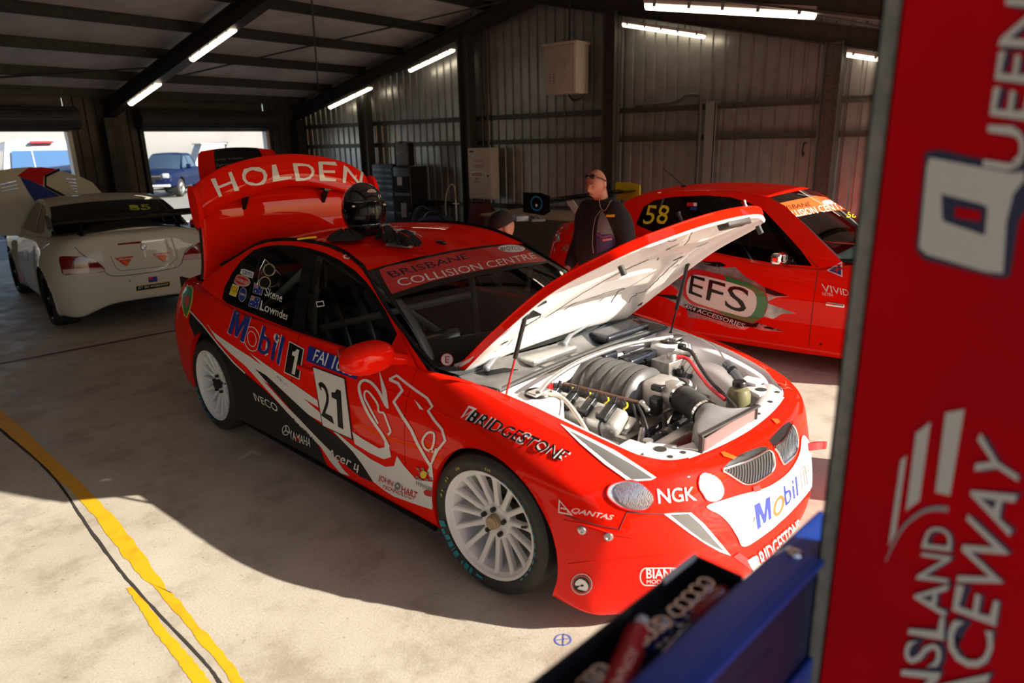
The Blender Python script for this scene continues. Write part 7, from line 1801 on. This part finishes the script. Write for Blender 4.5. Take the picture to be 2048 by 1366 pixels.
# ================================================================ helmet and gloves on the roof
CH = math.radians(-95.71307)
def car_world(x, y, z): c, s = math.cos(CH), math.sin(CH); return (c * x - s * y, s * x + c * y, z)
def roof_z(x, y):
    h = ROOF.bvh.ray_cast(Vector((x, y, 3)), Vector((0, 0, -1))); return h[0].z if h[0] else 1.41
def on_roof(x, y, up=0.0):
    h = ROOF.hit(x, y); p = ROOF.M @ h[0]; p.z += up; return p
hz = roof_z(-.40, -.17)
hm = thing('racing_helmet', 'glossy black full-face racing helmet standing on the red roof', 'helmet', on_roof(731, 466, .004), CH + math.radians(-22)); hm.scale = (1.06, 1.06, 1.10)
def shell_pt(t, a, k=1.0):
    dx, dy, dz = math.sin(t) * math.cos(a), math.sin(t) * math.sin(a), math.cos(t)
    x, y, z = .150 * dx, .126 * dy, .150 * dz
    if dz < 0: x = x * (1 + .16 * -dz * (dx > 0)); z *= 1.02
    return Vector((x * k, y * k, z * k + .125))
n, m_ = 56, 40; rows = []
for i in range(m_ + 1):
    t = .0001 + (PI * .80) * i / m_
    r = []
    for j in range(n + 1):
        a = 2 * PI * j / n; p = shell_pt(t, a); d = p - Vector((0, 0, .125)); ca = math.atan2(d.y, d.x)
        zz = p.z - .125
        if abs(ca) < 1.12 and -.075 < zz < .055:
            k = smooth(0, .012, min(zz + .075, .055 - zz)) * smooth(0, .12, 1.12 - abs(ca)); p = Vector((0, 0, .125)) + d * (1 - .10 * k)
        r.append(tuple(p))
    rows.append(r)
M['hgloss'] = mat('gloss_black', (.006, .006, .007), .08, coat=1.0)
mb = MB(); mb.grid(rows); hsh = mb.build('helmet_shell', M['hgloss'], hm, angle=60)
mb = MB(); mb.grid([[tuple(shell_pt(t, a, .965)) for a in np.linspace(-1.12, 1.12, 30)] for t in np.linspace(1.19, 2.08, 14)]); mb.build('visor', mat('visor_dark', (.003, .003, .004), .25, coat=.15, spec=.2), hm)
for t in (1.17, 2.09):
    mb = MB(); mb.tube([tuple(shell_pt(t, a, 1.006)) for a in np.linspace(-1.2, 1.2, 30)], .006, 6); mb.build('visor_trim', M['rubber'], hm)
for s in (-1, 1):
    p = shell_pt(1.55, s * 1.25, 1.0); mb = MB(); mb.lathe([(0, .008), (.012, .008), (.016, 0)], 18, Matrix.Translation(p) @ (p - Vector((0, 0, .125))).to_track_quat('Z', 'Y').to_matrix().to_4x4(), 'z'); mb.build('visor_pivot', M['black'], hm)
mb = MB(); mb.tube([tuple(shell_pt(PI * .79, a, 1.0)) for a in np.linspace(0, 2 * PI, 40)], .012, 8); mb.build('base_roll', M['cloth_black'], hm)
mb = MB(); mb.grid([[tuple(shell_pt(t, a, 1.012 + .03 * math.sin((t - 2.12) / .28 * PI))) for a in np.linspace(-.75, .75, 22)] for t in np.linspace(2.12, 2.40, 10)]); mb.build('chin_vent', mat('tinted_plastic', (.02, .02, .02), .06, coat=1.0), hm)
HL = Stick(hm, [hsh]); zz_ = Zc(670, 350, 5.6)
HL.put('maker_badge', fill([zz_([(358, 192), (372, 168), (405, 160), (440, 165), (466, 192), (440, 196), (380, 197)])]), M['sw'], step=5, lift=.0015)
word(HL, 'lettering', 'BELL', zz_([(378, 192), (448, 192), (445, 172), (378, 172)]), 'sr', .015, lift=.0022)
for x, y in ((222, 353), (532, 334)): HL.put('visor_badge', fill([zz_(ell(x, y, 18, 11, 20))]), M['sw'], step=5, lift=.013)
bc = thing('balaclava', 'crumpled black cloth lying under the helmet on the red roof', 'cloth', on_roof(692, 482, .010), CH + math.radians(-22))
mb = MB(); rows = []
random.seed(11)
for i in range(17):
    r0 = i / 16
    rows.append([((.02 + .105 * r0 * (1 + .16 * math.sin(3 * a) + .10 * math.sin(7 * a + 2))) * math.cos(a), (.02 + .085 * r0 * (1 + .14 * math.sin(4 * a + 1) + .08 * math.sin(9 * a))) * math.sin(a), .004 + .045 * (1 - r0 ** 2) * (1 + .3 * math.sin(5 * a + 6 * r0))) for a in np.linspace(0, 2 * PI, 57)])
mb.grid(rows); mb.build('folded_cloth', M['cloth_black'], bc)
mb = MB(); mb.tube(spline([(-.05, -.16, .02), (-.10, -.22, .012), (-.12, -.26, .006)], 10), .006, 6); mb.build('strap', M['sy'], bc)
def glove(name_label, x, y, rz, roll, grp):
    g = thing('racing_glove', name_label, 'glove', on_roof(x, y, .042), CH + rz, grp)
    N, E = hand(1, .45); N = [(p[0],) + tuple(r * 1.35 for r in p[1:]) for p in N]
    N = [((0, 0, .085), .044, .032), ((0, 0, .04), .038, .028)] + N; E = [(0, 1), (1, 2)] + [(a + 2, b + 2) for a, b in E]
    g.scale = (1.2, 1.2, 1.15)
    mb = MB(); Mg = Matrix.Rotation(roll, 4, 'X') @ Matrix.Rotation(PI / 2, 4, 'Y'); mb.add(*skin(N, E), Mg); mb.build('glove_body', M['cloth_black'], g, angle=80)
    mb = MB(); mb.rbox((.055, 0, .030), (.05, .05, .006), .002, Mg) if False else mb.rbox((.05, .0, .030), (.045, .05, .008), .003); mb.build('cuff_label', M['ltgrey'], g)
    for k in (-.022, .020):
        mb = MB(); mb.tube(spline([(.06, k, .030), (-.02, k * 1.2, .030), (-.09, k * 1.4, .024), (-.14, k * 1.5, .012)], 12), .0028, 6); mb.build('piping', M['sr'] if k > 0 else M['ltgrey'], g)
    return g
glove('black racing glove next to the helmet, grey cuff label showing', 775, 478, math.radians(150), PI / 2, 'racing gloves')
glove('black racing glove lying across the white roof number, red piping', 802, 488, math.radians(172), PI / 2, 'racing gloves')

# ================================================================ front post, banner and tool trolley
mb = MB(); mb.bx((-1.912, -2.851, 0), (-1.85, -2.847, 3.0)); mb.bx((-1.912, -2.851, 0), (-1.908, -2.823, 3.0)); mb.bx((-1.912, -2.827, 0), (-1.85, -2.823, 3.0))
M['postg'] = noisy(mat('weathered_zinc', (.135, .125, .11), .6, .3), (.20, .185, .16), 40, .35, .65)
tag(mb.build('front_post', M['postg'], smooth=False), 'galvanised steel post in the right foreground', 'post', kind='structure')
PX_ = -1.90
M['bannr'] = noisy(mat('banner_red', (.42, .001, .005), .85, spec=.05), (.32, .002, .006), 3)
M['bannt'] = mat('banner_white', (.42, .38, .33), .7); M['bannn'] = mat('banner_navy', (.008, .007, .035), .7); M['banng'] = mat('banner_grey', (.22, .20, .19), .7)
def banner(loc, label):
    b = thing('banner', label, 'banner', loc)
    mb = MB(); mb.bx((-.006, -1.45, .30), (.006, 0, 3.0)); return b, mb.build('panel', M['bannr'], b, smooth=False)  # board runs on out of view, its width set by the shade it throws
bn, bpan = banner((-1.914, -2.852, 0), 'tall red circuit banner with rotated white lettering filling the right foreground')
BNS = Stick(bn, [bpan])
zA = Zc(1640, 0, 1.446); zB = Zc(1640, 760, 1.4785)
def onban(n, Ls, m, lift=.002, z=zA): return BNS.put(n, fill([z(L) for L in Ls]), M[m], step=60, lift=lift)
QO = [(318, 455), (500, 490), (560, 500), (592, 495), (592, 520), (560, 560), (540, 640), (530, 790), (480, 785), (310, 735), (288, 715), (290, 690), (310, 480)]
QI = [(352, 560), (470, 590), (485, 600), (478, 680), (360, 640), (355, 630)]
onban('lettering_shadow', [[(305, 440), (345, 433), (465, 460), (560, 480), (600, 470), (600, 600), (575, 640), (550, 800), (520, 805), (300, 750), (278, 720), (285, 640)]], 'bannn', .002)
onban('letter', [QO, QI], 'bannt', .004)
onban('letter', [[(392, 598), (466, 610), (466, 640), (392, 628)]], 'bannr', .004)
def banword(t, q, z, nm='letter'): word(BNS, nm + '_shadow', t, [(x + 12, y + 3) for x, y in q], 'bannn', .06, z=z, lift=.002, step=60); word(BNS, nm, t, q, 'bannt', .03, z=z, lift=.004, step=60)
banword('UEEN', [(588, 500), (660, 0), (535, -10), (466, 480)], zA)
banword('NSLAND', [(345, 1000), (398, 440), (312, 425), (215, 985)], zB)
banword('RACEWAY', [(470, 1100), (600, 240), (470, 150), (320, 1080)], zB)
onban('stripe', [[(372, 95), (428, 85), (385, 340), (342, 330)]], 'bannt', .003, zB); onban('stripe', [[(285, 155), (328, 122), (295, 355), (255, 385)]], 'bannt', .003, zB); onban('stripe', [[(240, 235), (257, 222), (225, 450), (203, 490)]], 'bannt', .003, zB)
onban('stripe', [stroke(sm2([(195, 535), (215, 490), (250, 430), (300, 390), (340, 378), (380, 380)], 24), [3 + 14 * i / 23 for i in range(24)])[0]], 'banng', .003, zB)
mb = MB(); mb.bx((1.435, -2.842, 0), (1.50, -2.813, 3.0)); tag(mb.build('front_post', M['postg'], smooth=False), 'galvanised steel post of the next bay', 'post', kind='structure')
banner((1.444, -2.846, 0), 'unseen red banner added on the next front post to shade the floor')  # repeat banner out of view, added so its shade falls beside the nose

# ---- tool trolley: blue shell, black tray with sockets
TZ = 1.25
def tp(x, y, z=TZ): return at(x, y, 2, z)
M['tblue'] = noisy(mat('trolley_blue', (.008, .055, .33), .35, coat=.3), (.007, .045, .28), 6)
ta, tb = tp(1258, 1366), tp(1640, 1020); td = (tb - ta).normalized(); tang = math.atan2(td.y, td.x)
t0 = tp(1400, 1238); tr = thing('tool_trolley', 'dark blue tool trolley with a black socket tray in the right foreground', 'tool trolley', (t0.x, t0.y, 0), tang)
bpy.context.view_layer.update(); TI = tr.matrix_world.inverted()
def tl(x, y, z=TZ): return TI @ tp(x, y, z)
xe = tl(1640, 1020).x; xk = tl(1390, 1110).x; yk = tl(1390, 1110).y; X0 = -.75
mb = MB(); mb.rbox(((X0 + xe) / 2, -.035, TZ - .006), (xe - X0, .075, .012), .004); mb.rbox(((X0 + xe) / 2, -.002, TZ - .03), (xe - X0, .006, .06), .002); mb.build('rim', M['tblue'], tr)
mb = MB(); mb.rbox(((X0 + xk) / 2, (yk - .065) / 2, TZ / 2 + .01), (xk - X0, yk + .065, TZ - .16), .02); mb.rbox(((X0 + xe) / 2, -.052, TZ / 2 + .03), (xe - X0, .02, TZ - .12), .006); mb.build('cabinet', mat('trolley_shell', (.006, .012, .05), .45), tr)
for k in range(5):
    mb = MB(); mb.rbox(((X0 + xe - .03) / 2, -.068, .25 + .18 * k), (xe - X0 - .10, .010, .165), .004); mb.build('drawer', M['tblue'], tr)
mb = MB(); zt = TZ - .055
mb.bx((X0, .004, zt - .01), (xk, yk, zt)); mb.bx((X0, yk - .004, zt - .01), (xk, yk, TZ + .002)); mb.bx((xk - .004, .004, zt - .01), (xk, yk, TZ + .002)); mb.build('socket_tray', mat('tray_black', (.010, .010, .012), .3, coat=.4), tr, smooth=False)
mb = MB(); mb.bx((xk - .10, yk - .005, TZ - .004), (xk, yk + .002, TZ + .004)); mb.build('tray_edge', M['ltgrey'], tr, smooth=False)
for px in ((1590, 1108),):
    p = tl(*px); mb = MB(); mb.sphere((p.x, p.y, TZ + .001), (.014, .014, .008), 20, 10); mb.build('dome_bolt', M['chrome'], tr)
p = tl(1428, 1163, zt + .01); mb = MB(); mb.sphere((p.x, p.y, zt + .004), (.017, .017, .012), 20, 10); mb.build('dome_bolt', M['chrome'], tr)
for s, x in ((-1, X0 + .06), (1, xk - .08)):
    for y in (-.04, yk - .03):
        mb = MB(); mb.cyl((x, y - .015, .045), (x, y + .015, .045), .045, 20); mb.box((x, y, .085), (.05, .05, .02)); mb.build('castor', M['rubber'], tr)
zq2 = Zc(1180, 980, 3.538)
SOCK = [(820, 655), (765, 700), (712, 752), (662, 803), (612, 850), (512, 935), (462, 966), (408, 1012), (352, 1056), (296, 1096), (75, 1282), (22, 1328), (-25, 1372)]
names = ['topmost chrome socket in the black tray next to the dome bolt', 'second chrome socket from the dome bolt in the black tray', 'third chrome socket from the dome bolt in the black tray', 'fourth chrome socket from the dome bolt, by the red handle', 'lowest of the five chrome sockets near the dome bolt', 'topmost of the middle run of chrome sockets in the tray', 'second chrome socket of the middle run in the tray', 'centre chrome socket of the middle run in the tray', 'fourth chrome socket of the middle run in the tray', 'chrome socket touching the top of the red can', 'chrome socket at the upper end of the lowest run, left of the red can', 'middle chrome socket of the lowest run, left of the red can', 'chrome socket cut by the bottom of the photo, left of the red can']
SM = None
for (x, y), nm in zip(SOCK, names):
    q = zq2([(x, y)])[0]; w = tp(q[0], q[1], TZ - .012)
    r = .0148 if y < 900 else .0138
    if SM is None:
        SM = tag(MB().lathe([(.0105, .0), (.0140, .0), (.0148, -.002), (.0148, -.043), (0, -.043), (0, -.030), (.0105, -.030)], 24, axis='z', closed=False).build('socket', M['chrome'], None), nm, 'socket', 'chrome sockets in the trolley tray'); SM.location = w
    else:
        c = SM.copy(); COL.objects.link(c); c.location = w; c['label'] = nm
cw = tp(1247, 1320, TZ - .025)
can = thing('spray_can', 'small red can with pale lettering lying in the trolley tray', 'can', tuple(cw), 0)
ca, cb = tp(1264, 1282, TZ - .01), tp(1216, 1400, TZ - .01)
cd = (cb - ca); can.location = (ca + cb) / 2 - Vector((0, 0, .014)); can.rotation_euler = (0, 0, math.atan2(cd.y, cd.x))
mb = MB(); mb.lathe([(0, -.10), (.017, -.10), (.020, -.092), (.020, .092), (.017, .10), (0, .10)], 28, axis='x'); cb_ = mb.build('can_body', mat('can_red', (.35, .008, .015), .35), can)
mb = MB(); mb.lathe([(.012, -.125), (.014, -.10), (0, -.10)], 20, axis='x'); mb.build('can_cap', M['ltgrey'], can)
CS = Stick(can, [cb_]); word(CS, 'lettering', 'SONAX', [(1262, 1292), (1212, 1385), (1232, 1398), (1276, 1306)], mat('can_print', (.62, .42, .30), .5), .02, lift=.001)
hw = tp(1418, 1212, TZ - .03)
hs = thing('screwdriver', 'translucent red rounded handle half hidden behind the blue trolley rim', 'screwdriver', tuple(hw), tang)
mb = MB(); mb.lathe([(0, -.05), (.014, -.048), (.019, -.03), (.017, 0), (.020, .03), (.012, .05), (0, .052)], 24, axis='x'); mb.build('handle', mat('red_acrylic', (.22, .01, .015), .12, coat=.8), hs)
mb = MB(); mb.cyl((-.05, 0, 0), (-.13, 0, -.01), .0035, 10); mb.build('shaft', M['chrome'], hs)

# ================================================================ along the gable wall
WX = 7.95
sw = thing('switchboard', 'cream electrical switchboard with red print mounted on the gable wall', 'electrical cabinet', (7.86, 6.12, 0))
mb = MB(); mb.rbox((-.12, 0, 1.37), (.24, .60, .98), .008); box1 = mb.build('cabinet', M['cream'], sw)
mb = MB(); mb.rbox((-.245, 0, 1.37), (.012, .57, .94), .004); door1 = mb.build('door', M['cream'], sw)
SWS = Stick(sw, [door1, box1]); zs = Zc(900, 280, 7.19)
for t, q, m in (('DO NOT USE', [(340, 322), (480, 322), (478, 278), (342, 278)], 'redtxt'), ('IF NO POWER', [(328, 400), (495, 400), (492, 352), (328, 352)], 'redtxt'), ('240', [(362, 570), (408, 570), (408, 545), (362, 545)], 'black_txt'), ('VOLTS', [(345, 618), (435, 618), (435, 588), (345, 588)], 'black_txt')): word(SWS, 'lettering', t, zs(q), m, .01, lift=.003)
SWS.put('danger_plate', fill([zs([(308, 458), (465, 455), (465, 525), (312, 528)])]), M['white_txt'], lift=.003); SWS.put('danger_plate', fill([zs([(316, 472), (460, 470), (460, 518), (318, 520)])]), mat('danger_red', (.25, .02, .01), .5), lift=.004); word(SWS, 'lettering', 'DANGER', zs([(330, 508), (450, 508), (450, 482), (330, 482)]), 'white_txt', .01, lift=.005)
SWS.put('label_strip', fill([zs([(278, 155), (340, 155), (340, 178), (278, 178)])]), M['black_txt'], lift=.003)
mb = MB(); mb.cyl((-.252, -.22, 1.33), (-.265, -.22, 1.33), .02, 16); mb.build('lock', M['black'], sw)
uc = thing('wall_cabinet', 'large cream cabinet with lidded top hung high on the gable wall', 'electrical cabinet', (7.9, 4.12, 0))
mb = MB(); mb.rbox((-.20, 0, 3.14), (.40, .66, .80), .008); ub1 = mb.build('cabinet', M['cream'], uc)
mb = MB(); mb.rbox((-.21, 0, 3.555), (.46, .72, .04), .006); mb.build('lid', M['cream'], uc)
mb = MB(); mb.rbox((-.405, .0, 3.14), (.012, .62, .76), .004); mb.build('door', M['cream'], uc)
for y in (.12, .20):
    for k in range(5):
        mb = MB(); mb.box((-.414, y, 2.93 + .035 * k), (.006, .045, .012)); mb.build('vent', M['grey'], uc, smooth=False)
mb = MB(); mb.rbox((-.42, -.16, 3.18), (.02, .02, .13), .006); mb.build('handle', M['chrome'], uc)
mb = MB(); mb.tube(spline([(-.2, -.05, 2.74), (-.22, -.16, 2.64), (-.2, -.30, 2.66), (-.15, -.38, 2.72)], 20), .018, 8); mb.build('cable', M['black'], uc)
mb = MB(); mb.tube([(-.22, .03, 2.74), (-.22, .03, 2.40)], .018, 10); mb.build('outlet_pipe', M['steel'], uc)
mb = MB(); mb.tube([(-.1, .0, 3.57), (-.1, .0, 4.25)], .02, 10); mb.build('supply_pipe', M['steel_dark'], uc)
for y, lb in ((6.30, 'left conduit running down the wall to the cream switchboard'), (6.16, 'right conduit running down the wall to the cream switchboard')):
    mb = MB(); mb.tube([(7.96, y, 1.86), (7.96, y, under(y) + .1)], .024, 10); tag(mb.build('conduit', M['steel']), lb, 'pipe', 'conduits above the switchboard')
mb = MB(); mb.bx((7.90, 1.46, .2), (7.93, 1.62, 2.50)); mb.bx((7.90, 1.46, .2), (7.985, 1.465, 2.50)); mb.bx((7.90, 1.615, .2), (7.985, 1.62, 2.5))
M['perf'] = mat('perforated_zinc', (.34, .35, .34), .4, .6)
_n = M['perf'].node_tree; _v = _n.nodes.new('ShaderNodeTexVoronoi'); _v.inputs['Scale'].default_value = 55; _v.inputs['Randomness'].default_value = 0; _r = _n.nodes.new('ShaderNodeValToRGB'); _r.color_ramp.elements[0].position = .30; _r.color_ramp.elements[1].position = .36; _r.color_ramp.elements[0].color = (.03, .03, .03, 1); _r.color_ramp.elements[1].color = (.36, .37, .36, 1)
_t = _n.nodes.new('ShaderNodeTexCoord'); _n.links.new(_t.outputs['Object'], _v.inputs['Vector']); _n.links.new(_v.outputs['Distance'], _r.inputs['Fac']); _n.links.new(_r.outputs['Color'], _n.nodes['Principled BSDF'].inputs['Base Color'])
tag(mb.build('cable_tray', M['perf'], smooth=False), 'perforated metal cable tray standing against the gable wall', 'cable tray')
mb = MB(); mb.tube(spline([(7.97, 2.9, 2.50), (7.96, 2.2, 2.52), (7.90, 1.95, 2.60), (7.90, 1.78, 2.60), (7.90, 1.70, 2.45), (7.90, 1.70, 1.2), (7.90, 1.70, .0)], 60), .028, 10); tag(mb.build('conduit_pipe', M['steel']), 'grey conduit bending down beside the perforated cable tray', 'pipe')
hk = MB(); hk.tube(spline([(7.96, .06, 1.85), (7.86, .06, 1.84), (7.82, .06, 1.72), (7.86, .06, 1.66), (7.90, .06, 1.72)], 20), .012, 8); tag(hk.build('wall_hook', M['black']), 'black hook hanging from the lower girt', 'hook')
# drawers and case
ch = thing('tool_chest', 'dark blue drawer chest on the gable wall behind the wing', 'tool chest', (7.30, 8.62, 0), 0)
mb = MB(); mb.rbox((.25, 0, .78), (.5, .66, 1.56), .015); mb.build('carcass', mat('chest_navy', (.03, .045, .075), .4), ch)
for k, (z, h) in enumerate(((1.42, .10), (1.30, .09), (1.19, .09), (1.07, .12), (.90, .16), (.70, .18), (.48, .20))):
    d = bpy.data.objects.new('drawer', None); COL.objects.link(d); d.parent = ch
    mb = MB(); mb.rbox((-.005, 0, z), (.015, .60, h - .012), .004); mb.build('drawer_front', mat('drawer_blue', (.05, .08, .13), .35, coat=.3), d)
    mb = MB(); mb.rbox((-.018, 0, z + h / 2 - .018), (.016, .56, .014), .004); mb.build('drawer_handle', mat('drawer_trim', (.30, .36, .42), .3, .6), d)
tt = thing('rolling_tool_box', 'tall black rolling tool box beside the blue drawer chest', 'tool box', (7.25, 7.98, 0))
mb = MB(); mb.rbox((.25, 0, .76), (.5, .50, 1.5), .02); mb.build('carcass', M['black'], tt)
for z in (.35, .75, 1.15):
    mb = MB(); mb.rbox((-.005, 0, z), (.02, .46, .34), .01); mb.build('bin', M['cloth_black'], tt)
mb = MB(); mb.rbox((-.02, .04, 1.22), (.02, .14, .18), .02); mb.build('label_card', M['ltgrey'], tt)
mb = MB(); mb.rbox((-.02, -.04, .62), (.02, .16, .30), .01); mb.build('poster', mat('poster_mixed', (.28, .24, .24), .6), tt)
cs = thing('plastic_case', 'grey plastic case standing upright on the black tool box', 'case', (7.35, 7.98, 1.52))
mb = MB(); mb.rbox((.02, 0, .255), (.16, .40, .50), .03); csb = mb.build('case_shell', M['grey'], cs)
for s in (-1, 1):
    mb = MB(); mb.rbox((.02, s * .20, .25), (.18, .03, .46), .012); mb.build('side_rail', M['black'], cs)
mb = MB(); mb.rbox((-.02, 0, .485), (.10, .12, .05), .015); mb.build('carry_handle', M['black'], cs)
CSS = Stick(cs, [csb]); CSS.put('case_mark', fill([stroke([(792, 306), (797, 308), (801, 302), (806, 305)], 2.0)[0]]), M['ltgrey'], lift=.003)
# bench and what lies on it
bt = thing('work_bench', 'long pale board workbench along the gable wall', 'bench', (6.9, 3.9, 0))
mb = MB(); mb.rbox((0, 0, .735), (1.2, 2.2, .035), .004); mb.build('bench_top', M['wood'], bt)
for sx in (-.52, .52):
    for sy in (-1.0, 1.0):
        mb = MB(); mb.bx((sx - .03, sy - .03, 0), (sx + .03, sy + .03, .72)); mb.build('leg', M['steel_dark'], bt, smooth=False)
mb = MB(); mb.bx((-.56, -1.05, .10), (-.54, 1.05, .70)); mb.build('front_panel', mat('bench_panel', (.10, .085, .07), .8), bt, smooth=False)
q = at(1041, 441, 2, .755)
al = thing('silver_case', 'small silver latched case lying on the workbench', 'case', (q.x, q.y, .753), math.radians(50))
mb = MB(); mb.rbox((0, 0, .045), (.30, .20, .085), .012); mb.build('case_body', mat('case_silver', (.50, .54, .62), .4, .3), al)
for s in (-1, 1):
    mb = MB(); mb.rbox((s * .13, 0, .045), (.03, .205, .09), .01); mb.build('corner_guard', M['black'], al)
q = at(1072, 441, 2, .755); tb2 = thing('parts_tray', 'flat grey tray of small parts on the workbench beside the silver case', 'tray', (q.x, q.y, .753), math.radians(50))
mb = MB(); mb.rbox((0, 0, .02), (.34, .22, .04), .01); mb.build('tray_body', mat('tray_grey', (.22, .21, .20), .6), tb2)
for i in range(6):
    mb = MB(); mb.rbox((-.12 + .05 * i, (-1) ** i * .05, .05), (.03, .05, .03), .008); mb.build('part', M['grey' if i % 2 else 'steel'], tb2)
# jumble on the floor by the column
def lump(name, label, cat, c, r, m, seed, rz=0.0):
    random.seed(seed); t = thing(name, label, cat, (c[0], c[1], 0), rz); ph = [random.uniform(0, 6) for _ in range(6)]; rows = []
    for i in range(21):
        e = PI / 2 * i / 20; rows.append([(r[0] * (math.sin(e) ** .7) * math.cos(a) * (1 + .08 * math.sin(3 * a + ph[0])), r[1] * (math.sin(e) ** .7) * math.sin(a) * (1 + .08 * math.sin(4 * a + ph[1])), r[2] * (math.cos(e) ** .6) * (1 + .10 * math.sin(2 * a + ph[2]) * math.sin(e)) + .002) for a in np.linspace(0, 2 * PI, 41)])
    mb = MB(); mb.grid(rows); mb.build('bag_body', m, t); return t
bg = lump('kit_bag', 'big soft blue kit bag on the floor near the switchboard', 'bag', (6.6, 6.35), (.32, .60, .62), noisy(mat('bag_blue', (.03, .05, .14), .8), (.02, .03, .09), 8), 4)
mb = MB(); mb.tube(spline([(-.1, -.3, .55), (-.12, -.1, .70), (-.12, .1, .70), (-.1, .3, .56)], 20), .018, 8); mb.build('strap', M['black'], bg)
rg = lump('kit_bag', 'dark red kit bag behind the blue one under the switchboard', 'bag', (7.55, 6.05), (.26, .30, .86), noisy(mat('bag_red', (.10, .008, .012), .8), (.06, .006, .008), 8), 5)
mb = MB(); mb.tube([(-.1, -.2, .84), (-.1, .2, .84)], .02, 8); mb.build('strap', M['black'], rg)
bk = lump('kit_bag', 'black kit bag left of the blue one', 'bag', (7.2, 7.25), (.3, .36, .70), M['cloth_black'], 6)
mb = MB(); mb.tube(spline([(-.1, -.2, .66), (-.1, 0, .74), (-.1, .2, .66)], 12), .016, 8); mb.build('strap', M['black'], bk)
ho = thing('hose_stand', 'white tube stand with a curved clear hose by the wall column', 'stand', (7.30, 6.62, 0))
mb = MB(); mb.tube([(0, -.12, 0), (0, -.12, .88)], .014, 10); mb.tube([(0, -.20, .80), (0, -.04, .80)], .010, 8); mb.build('stem', M['white'], ho)
mb = MB(); mb.lathe([(0, .02), (.14, .02), (.15, .0)], 24, Matrix.Translation((0, -.12, 0)), 'z'); mb.build('foot', M['white'], ho)
mb = MB(); mb.tube(spline([(0, .16, .5), (0, .17, .75), (0, .12, 1.0), (0, .0, 1.17), (0, -.10, 1.12), (0, -.12, .92)], 30), .013, 8); mb.build('hose', mat('clear_tube', (.55, .50, .40), .4), ho)
